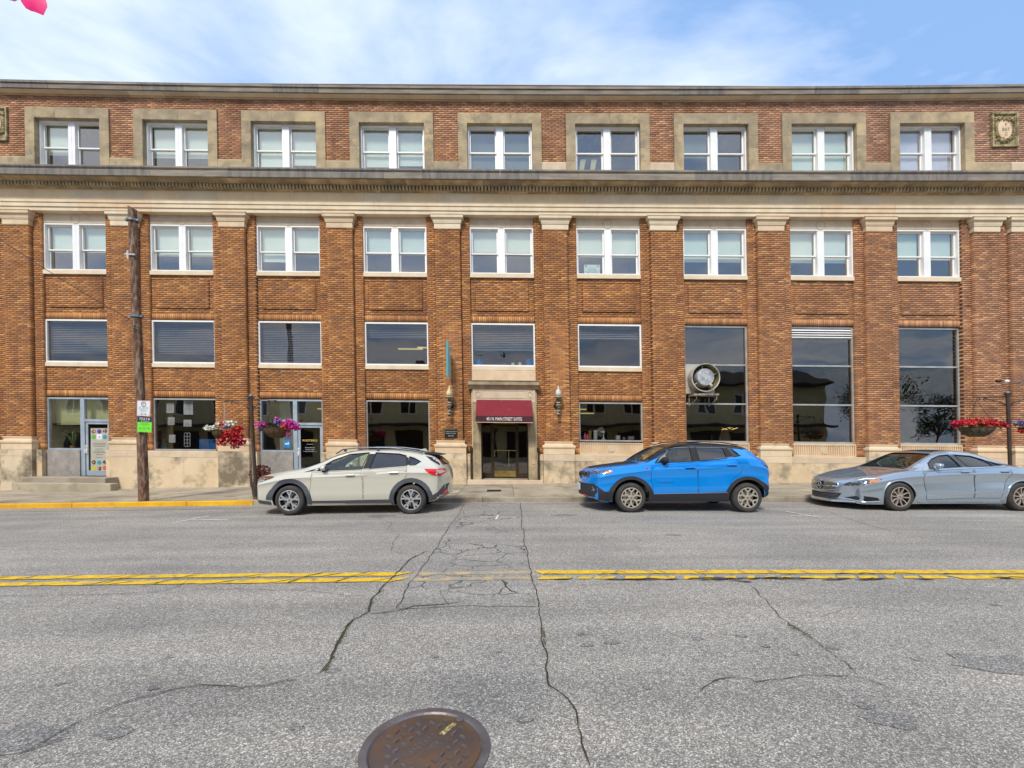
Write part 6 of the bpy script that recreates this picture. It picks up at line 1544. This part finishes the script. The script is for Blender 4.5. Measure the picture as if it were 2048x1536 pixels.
    def mirror(s, x, z, m, cap, w=.20, h=.13, yo=.03, lo=None):
        for sd_ in (-1, 1):
            y = sd_ * (s.sh.g('w', x) * .93); mb = MB(); mb.lathe([(.001, 0), (h * .35, .01), (h * .5, .05), (h * .5, .10), (h * .42, .12), (.001, .12)], 14, (0, 0, 0), 'x'); 
            mb.v = [(x - .03 + a * 1.0, y + sd_ * (.07 + b * w / h), z + c) for a, b, c in mb.v]
            M_ = s.add(mb, 'wing_mirror', m, smooth=60)
            mb = MB(); mb.box(x - .0, x + .06, min(y - sd_ * .02, y + sd_ * .09), max(y - sd_ * .02, y + sd_ * .09), z - h * .55 - .02, z - h * .3); s.add(mb, 'mirror_foot', cap, M_, bevel=.01)
            mb = MB(); mb.box(x + .092, x + .096, y + sd_ * .07 - w * .38, y + sd_ * .07 + w * .38, z - h * .36, z + h * .36); s.add(mb, 'mirror_glass', s.m['chrome'], M_)
def paint(name, c, metal=.0, rough=.3, coat=1.0, flake=None):
    m = mat(name, c, rough, metal, coat=coat)
    return m
common = dict(seam=mat('seam', (16, 16, 18), .8), inside=mat('car_inside', (112, 106, 96), .9), trim=mat('car_trim', (24, 24, 26), .6), well=mat('wheel_well', (16, 16, 17), .95),
              glass=glass_mat('car_glass', (.86, .93, .88), .08, curve=.8), gdark=glass_mat('car_privacy_glass', (.10, .10, .12), .16, curve=.8), tyre=mat('tyre', (46, 45, 45), .85, c2=(66, 62, 58), scale=6), black=M_black,
              rim=mat('rim_machined', (206, 206, 206), .28, .7), rimdark=mat('rim_dark', (30, 30, 32), .4, .4), hub=mat('hub_grey', (120, 120, 124), .4, .4), chrome=mat('chrome', (220, 222, 226), .08, 1.0), clad=mat('grey_cladding', (70, 74, 80), .7))
M_red = mat('tail_red', (206, 20, 22), .15, coat=1.0, emit=((200, 20, 14), .06)); M_amber = mat('amber_lens', (236, 128, 30), .15, coat=1.0); M_lens = mat('lamp_lens', (196, 200, 204), .08, .5, c2=(70, 74, 80), scale=14, contrast=(.4, .6), coat=1.0)
M_lensd = mat('lamp_smoked', (70, 72, 76), .08, .4, c2=(150, 152, 156), scale=16, contrast=(.5, .62), coat=1.0); M_clearlens = mat('clear_lens', (226, 200, 196), .1, coat=1.0)
def both(f):
    for sd_ in (-1, 1): f(sd_)

# --- white crossover
WBw = 2.704
spw = dict(zt=([-.80,-.785,-.74,-.66,-.45,-.1,.17,.40,.62,.96,1.30,1.60,2.2,2.6,2.9,3.12,3.26,3.42,3.49,3.53],[.60,.70,.79,.845,.92,.985,1.015,1.08,1.165,1.315,1.405,1.435,1.43,1.395,1.35,1.30,1.22,1.08,.98,.80]),
 zs=([-.80,-.74,-.45,-.1,.17,.6,1.62,2.6,3.1,3.42,3.50,3.53],[.54,.70,.83,.915,.95,.965,1.01,1.07,1.05,.99,.90,.74]),
 zb=([-.80,-.6,-.4,.0,1.3,2.7,3.1,3.3,3.53],[.27,.21,.19,.19,.20,.21,.26,.30,.42]),
 w=([-.80,-.72,-.5,0,1.5,2.7,3.15,3.42,3.53],[.70,.80,.86,.885,.90,.895,.875,.83,.77]),
 wt=([-.80,-.6,-.3,.17,.45,.8,1.3,2.2,2.9,3.2,3.42,3.53],[.52,.60,.68,.73,.70,.66,.60,.59,.57,.57,.62,.60]), nose=(.66,.26), tail=(.5,.24), crown=.018, kn=(-.4,1.60))
mw = dict(common, paint=paint('paint_pearl', (208, 204, 188), .25, .22))
cw = Car('parked_car', spw, WBw, XP(577.6, 9.75), 9.75, .90, float(gz(-4.8)) * .5 + float(gz(-2.1)) * .5, R(-.35), 'pearl white hatchback crossover with grey cladding and roof rails, in front of the left shops', mw)
cw.zw = .33
Wf = [(.60,.980),(.68,1.07),(.92,1.215),(1.27,1.342),(1.715,1.38),(1.60,1.014)]; Wr = [(1.86,1.378),(2.39,1.348),(2.55,1.305),(2.61,1.088),(1.77,1.024)]; Wq = [(2.63,1.283),(2.74,1.25),(2.90,1.17),(2.79,1.10),(2.665,1.094)]
wind = [(.40,-.62),(1.22,-.50),(1.22,.50),(.40,.62)]
cw.body([(Wf,'s'),(Wr,'s'),(Wq,'s'),(wind,'t'),([(-.52,1.10),(.52,1.10),(.46,1.27),(-.46,1.27)],'r')], (.30,3.30,.96), (0, WBw), .395)
cw.glass('side_window', Wf); cw.glass('side_window', Wr, tint=common['gdark']); cw.glass('quarter_window', Wq, tint=common['gdark']); cw.glass('windshield', wind, 't', (1,)); cw.glass('rear_window', [(-.52,1.10),(.52,1.10),(.46,1.27),(-.46,1.27)], 'r', (1,), common['gdark'])
for sd_ in (-1, 1):
    cw.patch('window_pillar', [(1.62,1.018),(1.765,1.03),(1.855,1.352),(1.72,1.356)], mw['black'], 's', sd_, .002, .006)
    cw.patch('window_pillar', [(2.615,1.10),(2.66,1.102),(2.615,1.262),(2.54,1.285)], mw['black'], 's', sd_, .002, .006)
    cw.patch('window_pillar', [(.30,.955),(.60,.98),(.70,1.07),(.52,1.02)], mw['black'], 's', sd_, .002, .006)
    D1 = [(.50,.94),(1.60,.998),(1.63,.60),(1.63,.33),(.50,.30),(.455,.55)]; D2 = [(1.635,1.0),(2.62,1.055),(2.60,.85),(2.38,.62),(2.23,.42),(2.2,.335),(1.655,.33),(1.655,.60)]
    for D, hxp in ((D1, 1.36), (D2, 2.33)):
        o = cw.patch('door', D, mw['paint'], 's', sd_, .003, .012, .09, seam=.0034)
        hz = .885 if hxp < 2 else .935
        cw.line('door_handle', [(hxp - .10, hz), (hxp + .10, hz + .008)], .018, mw['paint'], sd_, .024, o)
        cw.patch('handle_recess_shade', [(hxp - .09, hz - .03), (hxp + .07, hz - .03), (hxp + .08, hz + .02), (hxp - .09, hz + .02)], mw['inside'], 's', sd_, .005, .002, .05, o)  # flat patch; the shade of the recess is put into its darker colour
    def arch(x, r0_, r1_, a0, a1, zc): return [(x + r1_ * math.cos(R(a)), zc + r1_ * math.sin(R(a))) for a in np.linspace(a0, a1, 16)] + [(x + r0_ * math.cos(R(a)), zc + r0_ * math.sin(R(a))) for a in np.linspace(a1, a0, 16)]
    cw.patch('arch_cladding', arch(0, .388, .485, -12, 178, .33), mw['clad'], 's', sd_, .016, .04, .05)
    cw.patch('arch_cladding', arch(WBw, .388, .485, -6, 195, .33), mw['clad'], 's', sd_, .016, .04, .05)
    cw.patch('sill_cladding', [(.40,.315),(2.30,.33),(2.30,.205),(.40,.195)], mw['clad'], 's', sd_, .012, .03, .08)
    cw.patch('bumper_cladding', [(3.16,.30),(3.34,.36),(3.50,.44),(3.49,.66),(3.40,.64),(3.30,.50),(3.17,.42)], mw['clad'], 's', sd_, .008, .03, .05)
    cw.patch('bumper_cladding', [(-.76,.28),(-.42,.225),(-.42,.30),(-.62,.34),(-.66,.50),(-.76,.54)], mw['clad'], 's', sd_, .008, .03, .05)
    h_ = cw.patch('headlight', [(-.73,.70),(-.70,.80),(-.62,.845),(-.50,.865),(-.33,.862),(-.46,.79),(-.60,.72)], M_lensd, 's', sd_, .006, .02, .04)
    cw.patch('indicator', [(-.53,.79),(-.50,.850),(-.35,.857),(-.46,.795)], mat('dark_red_lens', (110, 40, 30), .15, coat=1.0), 's', sd_, .010, .004, .04, h_)
    t_ = cw.patch('tail_light', [(3.00,1.02),(3.20,1.01),(3.42,1.005),(3.44,.92),(3.34,.845),(3.17,.88),(3.05,.955)], M_red, 's', sd_, .010, .03, .05)
    cw.patch('reversing_lens', [(3.27,.985),(3.41,.985),(3.42,.93),(3.33,.90),(3.27,.92)], M_clearlens, 's', sd_, .014, .004, .04, t_)
    cw.patch('reflector', [(3.38,.40),(3.46,.43),(3.46,.52),(3.38,.49)], M_red, 's', sd_, .018, .008, .05)
    mb = MB(); mb.tube([(.95, sd_ * .60, 1.36), (1.10, sd_ * .605, 1.455), (1.5, sd_ * .61, 1.495), (2.2, sd_ * .60, 1.485), (2.75, sd_ * .58, 1.415), (2.92, sd_ * .575, 1.36)], .016, 6)
    for x, z in ((1.9, 1.46), (1.15, 1.44)): mb.box(x - .03, x + .03, sd_ * .59 - .015, sd_ * .59 + .015, z - .04, z + .025)
    cw.add(mb, 'roof_rail', mat('rail_grey', (84, 92, 104), .4, .4), smooth=40)
mb = MB(); mb.prof([(0, 0)], 0, 0) if False else None
mb.add([(2.95, -.56, 1.375), (2.95, .56, 1.375), (3.30, .52, 1.325), (3.30, -.52, 1.325), (2.95, -.56, 1.34), (2.95, .56, 1.34), (3.30, .52, 1.305), (3.30, -.52, 1.305)], [(0, 1, 2, 3), (7, 6, 5, 4), (0, 3, 7, 4), (1, 0, 4, 5), (2, 1, 5, 6), (3, 2, 6, 7)])
cw.add(mb, 'roof_spoiler', mw['black'], bevel=.008)
mb = MB(); mb.poly([(2.72, -.008, 1.42), (2.90, -.008, 1.40), (2.90, -.008, 1.455), (2.84, -.008, 1.46)], (0, .016, 0)); cw.add(mb, 'antenna_fin', mw['paint'])
for sd_ in (-1, 1): cw.patch('hatch_glass', [(2.98,1.30),(3.20,1.25),(3.40,1.095),(3.32,1.08),(3.12,1.19)], M_blackg, 's', sd_, .004, .01, .05)
cw.patch('grille', [(-.42,.60),(.42,.60),(.36,.44),(-.36,.44)], mw['black'], 'f', 1, .004, .02, .06)
cw.patch('lower_grille', [(-.5,.40),(.5,.40),(.44,.27),(-.44,.27)], mw['clad'], 'f', 1, .004, .02, .08)
cw.mirror(.74, 1.05, mw['paint'], mw['black'])
cw.seats((1.35,), mat('seat_beige', (150, 144, 128), .9), 1.0); cw.seats((2.2,), mat('seat_beige', (150, 144, 128), .9), 1.0)
for x in (0, WBw):
    for sd_ in (-1, 1): cw.wheel(x, sd_, .33, 'five_y')

# --- blue crossover
WBb = 2.588
spb = dict(zt=([-.86,-.85,-.80,-.68,-.4,0,.24,.50,.84,1.10,1.42,1.9,2.35,2.62,2.76,2.91,3.05,3.12,3.16],[.70,.80,.905,.955,1.01,1.06,1.09,1.25,1.43,1.50,1.535,1.53,1.50,1.455,1.38,1.235,1.13,.99,.80]),
 zs=([-.86,-.80,-.6,-.3,.1,.3,.6,1.45,2.1,2.5,2.8,3.0,3.10,3.16],[.64,.82,.905,.97,1.03,1.06,1.09,1.125,1.17,1.22,1.17,1.09,.97,.74]),
 zb=([-.86,-.7,-.45,0,1.3,2.6,2.95,3.16],[.33,.25,.22,.22,.23,.24,.30,.40]),
 w=([-.86,-.78,-.5,0,1.4,2.6,2.9,3.08,3.16],[.74,.83,.88,.90,.905,.905,.88,.84,.78]),
 wt=([-.86,-.6,-.2,.24,.5,.84,1.4,2.35,2.7,2.9,3.16],[.60,.68,.74,.76,.73,.69,.66,.65,.64,.68,.66]), nose=(.60,.26), tail=(.4,.18), crown=.018, kn=(-.4,1.30), kt=(2.9,1.5))
mb_l = dict(common, paint=paint('paint_blue', (4, 140, 230), .25, .2), rim=mat('rim_champagne', (192, 184, 168), .35, .5))
cbz = float(gz(3.4))
cbl = Car('parked_car', spb, WBb, XP(1263.2, 9.75), 9.75, .905, cbz, 0, 'bright blue crossover with a black roof and black cladding, parked right of the entrance', mb_l)
cbl.zw = .33; cbl.rl = ([.0,.30,.55,.90,1.05,1.4,2.15,2.30,2.75,2.80],[9,1.12,1.215,1.41,1.445,1.463,1.448,1.43,1.40,9])
Bf = [(.55,1.110),(.63,1.205),(.91,1.412),(1.03,1.446),(1.375,1.468),(1.38,1.130)]; Br = [(1.495,1.468),(2.12,1.452),(2.155,1.208),(1.54,1.146)]; Bq = [(2.20,1.448),(2.30,1.432),(2.46,1.262),(2.29,1.238)]
windb = [(.33,-.65),(.93,-.56),(.93,.56),(.33,.65)]
cbl.body([(Bf,'s'),(Br,'s'),(Bq,'s'),(windb,'t'),([(-.52,1.2),(.52,1.2),(.46,1.40),(-.46,1.40)],'r')], (.26,2.95,1.06), (0, WBb), .415)
cbl.glass('side_window', Bf); cbl.glass('side_window', Br, tint=common['gdark']); cbl.glass('quarter_window', Bq, tint=common['gdark']); cbl.glass('windshield', windb, 't', (1,)); cbl.glass('rear_window', [(-.52,1.2),(.52,1.2),(.46,1.40),(-.46,1.40)], 'r', (1,), common['gdark'])
cbl.patch('roof_panel', [(.92,-.665),(1.4,-.655),(2.35,-.645),(2.72,-.62),(2.72,.62),(2.35,.645),(1.4,.655),(.92,.665)], M_blackg, 't', 1, .009, .016, .06)
cbl.patch('bonnet_decal', [(-.80,-.30),(-.2,-.36),(.26,-.42),(.26,.42),(-.2,.36),(-.80,.30)], mat('matt_black', (22, 24, 28), .5), 't', 1, .003, .006, .1)
for sd_ in (-1, 1):
    cbl.patch('window_pillar', [(1.385,1.128),(1.53,1.145),(1.49,1.462),(1.38,1.462)], mb_l['black'], 's', sd_, .002, .006)
    cbl.patch('window_pillar', [(2.15,1.212),(2.28,1.238),(2.19,1.440),(2.115,1.444)], mb_l['black'], 's', sd_, .002, .006)
    cbl.patch('roof_side', [(.36,1.11),(.60,1.215),(.90,1.415),(1.05,1.445),(1.4,1.463),(2.15,1.448),(2.32,1.43),(2.70,1.41),(2.62,1.448),(2.35,1.493),(1.9,1.522),(1.42,1.527),(1.10,1.49),(.84,1.42),(.50,1.24),(.30,1.125)], M_blackg, 's', sd_, .008, .014, .04)
    cbl.line('window_trim', [(.58,1.10),(.90,1.407),(1.03,1.438),(1.4,1.457),(2.12,1.443),(2.30,1.425),(2.46,1.268),(2.29,1.238),(1.54,1.146)], .006, common['chrome'], sd_, .004)
    D1 = [(.44,1.05),(1.44,1.11),(1.47,.85),(1.48,.43),(.50,.41),(.45,.70)]; D2 = [(1.485,1.115),(2.34,1.19),(2.46,1.02),(2.45,.90),(2.24,.74),(2.13,.46),(1.50,.435),(1.49,.85)]
    for D, hxp, hz in ((D1, 1.30, 1.005), (D2, 2.22, 1.062)):
        o = cbl.patch('door', D, mb_l['paint'], 's', sd_, .003, .012, .09, seam=.0034)
        cbl.line('door_handle', [(hxp - .11, hz), (hxp + .11, hz + .006)], .018, mb_l['paint'], sd_, .024, o)
        cbl.patch('handle_recess_shade', [(hxp - .09, hz - .035), (hxp + .08, hz - .035), (hxp + .09, hz + .015), (hxp - .10, hz + .015)], mat('blue_recess_shade', (10, 66, 140), .5), 's', sd_, .005, .002, .05, o)  # darker blue patch stands in for shade behind the handle
    arcb = lambda x, zc: [(x + .50 * math.cos(R(a)), zc + .48 * math.sin(R(a))) for a in np.linspace(-10, 190, 18)] + [(x + .408 * math.cos(R(a)), zc + .408 * math.sin(R(a))) for a in np.linspace(190, -10, 18)]
    cbl.patch('arch_cladding', arcb(0, .33), mat('black_cladding', (40, 40, 44), .7), 's', sd_, .016, .04, .05); cbl.patch('arch_cladding', arcb(WBb, .33), mat('black_cladding', (40, 40, 44), .7), 's', sd_, .016, .04, .05)
    cbl.patch('sill_cladding', [(.40,.40),(2.18,.44),(2.18,.25),(.40,.24)], mat('black_cladding', (40, 40, 44), .7), 's', sd_, .012, .03, .08)
    cbl.line('sill_trim', [(.50,.415),(2.14,.445)], .008, common['hub'], sd_, .014)
    cbl.patch('bumper_cladding', [(3.03,.34),(3.13,.42),(3.14,.56),(3.05,.56),(2.98,.50)], mat('black_cladding', (40, 40, 44), .7), 's', sd_, .010, .03, .05)
    cbl.patch('bumper_cladding', [(-.82,.40),(-.78,.30),(-.45,.235),(-.42,.46),(-.55,.47),(-.66,.58),(-.82,.62)], mat('black_cladding', (40, 40, 44), .7), 's', sd_, .008, .03, .05)
    h_ = cbl.patch('headlight', [(-.80,.88),(-.74,.925),(-.42,.945),(-.40,.915),(-.50,.855),(-.78,.835)], M_lensd, 's', sd_, .006, .02, .04)
    cbl.patch('indicator', [(-.54,.865),(-.52,.925),(-.42,.938),(-.41,.912),(-.48,.87)], M_amber, 's', sd_, .010, .004, .04, h_)
    t_ = cbl.patch('tail_light', [(2.90,1.115),(3.02,1.12),(3.09,1.08),(3.12,.97),(3.04,.965),(2.96,1.03)], mat('tail_smoked', (70, 40, 46), .15, coat=1.0), 's', sd_, .010, .03, .05)
    cbl.patch('red_lens', [(2.98,1.07),(3.06,1.06),(3.08,.99),(3.03,.99)], M_red, 's', sd_, .014, .004, .04, t_)
    cbl.patch('badge', [(.33,.965),(.375,.965),(.375,1.01),(.33,1.01)], mat('badge_red', (150, 60, 60), .4), 's', sd_, .005, .006, .03)
    mb = MB(); mb.tube([(.98, sd_ * .63, 1.50), (1.2, sd_ * .64, 1.563), (1.6, sd_ * .645, 1.58), (2.1, sd_ * .64, 1.565), (2.5, sd_ * .62, 1.505)], .014, 6); cbl.add(mb, 'roof_rail', mat('rail_black', (34, 36, 40), .3, .3, coat=.5), smooth=40)
t_ = text('lettering', 'COMPASS', .33, .030, (0, 0, 0), mb_l['black'], cbl.root); h, r = cbl.hit('s', .76, .665, -1); t_.location = (.76 - WBb / 2, h.y - .006, .665)
mb = MB(); mb.tube([(2.02, -.3, 1.55), (2.07, -.3, 1.72)], .005, 5); cbl.add(mb, 'antenna', mb_l['black'])
cbl.patch('grille', [(-.56,.88),(.56,.88),(.54,.76),(-.54,.76)], mat('matt_black', (22, 24, 28), .5), 'f', 1, .003, .02, .06)
for q in range(7):
    y = -.45 + q * .15; cbl.patch('grille_ring', [(y - .055,.865),(y + .055,.865),(y + .055,.775),(y - .055,.775)], common['chrome'], 'f', 1, .010, .01, .05); cbl.patch('grille_slot', [(y - .042,.855),(y + .042,.855),(y + .042,.785),(y - .042,.785)], mb_l['black'], 'f', 1, .014, .006, .05)
cbl.patch('front_bumper', [(-.70,.62),(.70,.62),(.66,.27),(-.66,.27)], mat('black_cladding', (40, 40, 44), .7), 'f', 1, .006, .03, .08)
cbl.patch('license_plate', [(-.15,.60),(.15,.60),(.15,.44),(-.15,.44)], M_sign, 'f', 1, .03, .01, .08)
cbl.patch('tow_hook', [(-.42,.36),(-.34,.36),(-.34,.30),(-.42,.30)], M_red, 'f', 1, .03, .02, .05)
for y in (-.62, .62): cbl.patch('fog_lamp', [(y - .07,.56),(y + .07,.56),(y + .07,.46),(y - .07,.46)], M_lensd, 'f', 1, .012, .01, .05)
cbl.mirror(.70, 1.165, mb_l['black'], mb_l['black'], .22, .15)
cbl.seats((1.25,), mat('seat_grey', (150, 150, 148), .9), 1.08); cbl.seats((2.0,), mat('seat_grey', (150, 150, 148), .9), 1.08)
for x in (0, WBb):
    for sd_ in (-1, 1): cbl.wheel(x, sd_, .33, 'six_lobe')

# --- silver saloon
WBs = 2.78
sps = dict(zt=([-.93,-.92,-.87,-.75,-.5,-.1,.25,.45,.70,.95,1.2,1.466,1.9,2.275,2.65,3.0,3.4,3.62,3.70],[.50,.575,.66,.715,.79,.875,.925,1.00,1.13,1.25,1.33,1.365,1.335,1.235,1.09,.99,.94,.89,.70]),
 zs=([-.93,-.87,-.6,-.3,.2,.6,1.4,2.2,2.6,3.0,3.4,3.62,3.70],[.44,.60,.70,.80,.895,.925,.965,.99,.99,.95,.90,.84,.62]),
 zb=([-.93,-.7,-.4,0,1.3,2.7,3.2,3.70],[.16,.135,.13,.14,.15,.15,.18,.30]),
 w=([-.93,-.82,-.55,0,1.3,2.2,2.75,3.2,3.55,3.70],[.70,.82,.90,.925,.925,.935,.94,.91,.85,.76]),
 wt=([-.93,-.6,-.2,.25,.5,.9,1.4,2.0,2.4,2.8,3.2,3.70],[.54,.66,.74,.76,.72,.64,.58,.56,.58,.64,.66,.60]), nose=(.70,.36), tail=(.6,.28), crown=.02, kn=(-.4,1.46))
ms = dict(common, paint=paint('paint_ice_blue', (178, 190, 200), .7, .2), rim=mat('rim_bronze', (186, 172, 158), .35, .5), glass=glass_mat('green_glass', (.48, .62, .62), .12, curve=.8))
cs_ = Car('parked_car', sps, WBs, XP(1802.4, 9.95), 9.95, .935, float(gz(9)), 0, 'ice blue silver coupe with a star badge, cut off by the right edge', ms)
cs_.zw = .325
Sf = [(.74,.968),(.80,1.075),(.95,1.175),(1.14,1.250),(1.365,1.268),(1.455,1.0)]; Sr = [(1.495,1.268),(1.88,1.240),(2.14,1.155),(2.20,1.022),(1.60,1.004)]; Sq = [(2.20,1.135),(2.46,1.035),(2.26,1.024)]
winds = [(.33,-.64),(1.04,-.53),(1.04,.53),(.33,.64)]
cs_.body([(Sf,'s'),(Sr,'s'),(Sq,'s'),(winds,'t')], (.28,2.6,.92), (0, WBs), .355)
cs_.glass('side_window', Sf); cs_.glass('side_window', Sr); cs_.glass('quarter_window', Sq); cs_.glass('windshield', winds, 't', (1,))
cs_.patch('rear_window', [(2.15,-.50),(2.75,-.56),(2.75,.56),(2.15,.50)], M_blackg, 't', 1, .003, .01, .1)
cs_.patch('sunroof', [(1.2,-.40),(1.75,-.40),(1.75,.40),(1.2,.40)], M_blackg, 't', 1, .003, .01, .1)
for sd_ in (-1, 1):
    cs_.patch('window_pillar', [(1.46,1.0),(1.595,1.004),(1.49,1.268),(1.37,1.268)], mat('pillar_grey', (66, 70, 76), .4), 's', sd_, .002, .006)
    cs_.line('window_trim', [(.56,.945),(.78,1.075),(.95,1.19),(1.14,1.262),(1.37,1.283),(1.49,1.283),(1.9,1.252),(2.16,1.165),(2.50,1.032),(2.2,1.013),(1.5,.992),(.70,.952)], .005, common['chrome'], sd_, .003)
    D1 = [(.53,.90),(1.66,.965),(1.68,.72),(1.68,.30),(.62,.26),(.57,.55)]; D2 = [(1.685,.967),(2.46,1.0),(2.52,.86),(2.38,.66),(2.30,.30),(1.70,.30),(1.70,.72)]
    for D, hxp, hz in ((D1, 1.47, .895), (D2, 2.36, .905)):
        o = cs_.patch('door', D, ms['paint'], 's', sd_, .003, .012, .09, seam=.0034)
        cs_.line('door_handle', [(hxp - .10, hz), (hxp + .10, hz + .004)], .016, common['chrome'], sd_, .022, o)
        cs_.patch('handle_recess_shade', [(hxp - .09, hz - .035), (hxp + .08, hz - .035), (hxp + .09, hz + .012), (hxp - .09, hz + .012)], mat('grey_recess_shade', (80, 88, 96), .5), 's', sd_, .005, .002, .05, o)  # darker grey patch, shade behind the handle painted on
    cs_.line('door_crease', [(.42,.345),(1.2,.37),(2.0,.44),(2.42,.47)], .006, ms['paint'], sd_, .001)
    cs_.line('shoulder_crease', [(-.45,.72),(.0,.80),(.55,.845),(1.6,.845),(2.2,.80)], .004, ms['paint'], sd_, .001)
    cs_.patch('side_skirt', [(.40,.235),(1.2,.215),(2.30,.24),(2.42,.19),(2.40,.155),(.40,.15)], ms['paint'], 's', sd_, .018, .04, .08)
    cs_.line('arch_lip', [(WBs * 0 + .372 * math.cos(R(a)), .325 + .372 * math.sin(R(a))) for a in range(0, 181, 15)], .012, ms['paint'], sd_, .004)
    cs_.line('arch_lip', [(WBs + .372 * math.cos(R(a)), .325 + .372 * math.sin(R(a))) for a in range(0, 181, 15)], .012, ms['paint'], sd_, .004)
    d_ = (lambda u, v, k=sd_: Vector((u - 2.2, k * 2.2 + 0 * v, v)) + Vector((0, 0, 0)), Vector((.70, -sd_ * .714, 0)))
    h_ = cs_.patch('headlight', [(-.83,.545),(-.76,.635),(-.62,.70),(-.44,.735),(-.40,.72),(-.50,.66),(-.62,.60),(-.74,.555)], M_lensd, 's', sd_, .006, .02, .03)
    cs_.patch('indicator', [(-.60,.64),(-.55,.705),(-.44,.728),(-.42,.715),(-.50,.665)], M_amber, 's', sd_, .010, .004, .03, h_)
    cs_.line('lamp_brow', [(-.80,.60),(-.72,.675),(-.58,.728),(-.40,.742)], .010, ms['paint'], sd_, .008, h_)
    cs_.patch('side_intake', [(-.80,.27),(-.66,.34),(-.46,.30),(-.42,.235),(-.62,.215)], ms['black'], 's', sd_, .004, .02, .04)
    cs_.line('intake_lip', [(-.84,.25),(-.64,.20),(-.42,.215)], .012, ms['paint'], sd_, .010)
G = [(-.42,.60),(-.30,.625),(.30,.625),(.42,.60),(.46,.53),(.38,.44),(.28,.415),(-.28,.415),(-.38,.44),(-.46,.53)]
g_ = cs_.patch('grille', G, mat('grille_dark', (34, 34, 36), .5), 'f', 1, .004, .02, .05)
cs_.line('grille_surround', G + [G[0]], .011, ms['paint'], 1, .012, g_, 'f')
mb = MB()
for q in range(44):
    y = -.41 + .82 * q / 43
    for z in (.44, .465, .49, .555, .58, .605):
        if abs(y) > .36 and z < .48: continue
        h, r = cs_.hit('f', y, z, 1); mb.box(h.x - .010, h.x - .002, y - .0045, y + .0045, z - .009, z + .009)
stuff(cs_.add(mb, 'grille_pins', common['chrome'], g_))
cs_.line('grille_bar', [(-.45,.522),(-.1,.522),(.1,.522),(.45,.522)], .016, common['chrome'], 1, .012, g_, 'f')
h, r = cs_.hit('f', 0, .52, 1)
mb = MB(); mb.tube([(h.x - .028, .088 * math.cos(a * .2618), .52 + .088 * math.sin(a * .2618)) for a in range(24)], .010, 6, True)
for a in (90, 210, 330):
    c_, s_ = math.cos(R(a)), math.sin(R(a)); mb.poly([(h.x - .026, -s_ * .014, .52 + c_ * .014), (h.x - .026, s_ * .014, .52 - c_ * .014), (h.x - .026, .085 * c_, .52 + .085 * s_)], (-.008, 0, 0))
cs_.add(mb, 'star_badge', common['chrome'], g_)
mb = MB(); mb.lathe([(.084, h.x - .014), (.084, h.x - .020), (.001, h.x - .020)], 24, (0, 0, .52), 'x'); cs_.add(mb, 'badge_plate', M_blackg, g_)
cs_.patch('lower_intake', [(-.50,.36),(.50,.36),(.40,.22),(-.40,.22)], ms['black'], 'f', 1, .004, .02, .06)
cs_.line('front_lip', [(-.74,.19),(-.40,.165),(.40,.165),(.74,.19)], .014, common['chrome'], 1, .012, None, 'f')
for q in range(3): cs_.line('intake_bar', [(-.44,.25 + q * .035),(.44,.25 + q * .035)], .005, common['hub'], 1, .008, None, 'f')
cs_.line('bonnet_seam', [(-.80,-.5),(-.4,-.70),(.30,-.78)], .004, common['seam'], 1, .001, None, 't')
cs_.mirror(.80, 1.035, ms['paint'], ms['paint'], .21, .12)
cs_.seats((1.25,), mat('seat_brown', (96, 60, 44), .9), .93); cs_.seats((2.05,), mat('seat_brown', (96, 60, 44), .9), .90)
for x in (0, WBs):
    for sd_ in (-1, 1): cs_.wheel(x, sd_, .325, 'five_twin')
for m_ in list(bpy.data.meshes):
    if m_.users == 0: bpy.data.meshes.remove(m_)
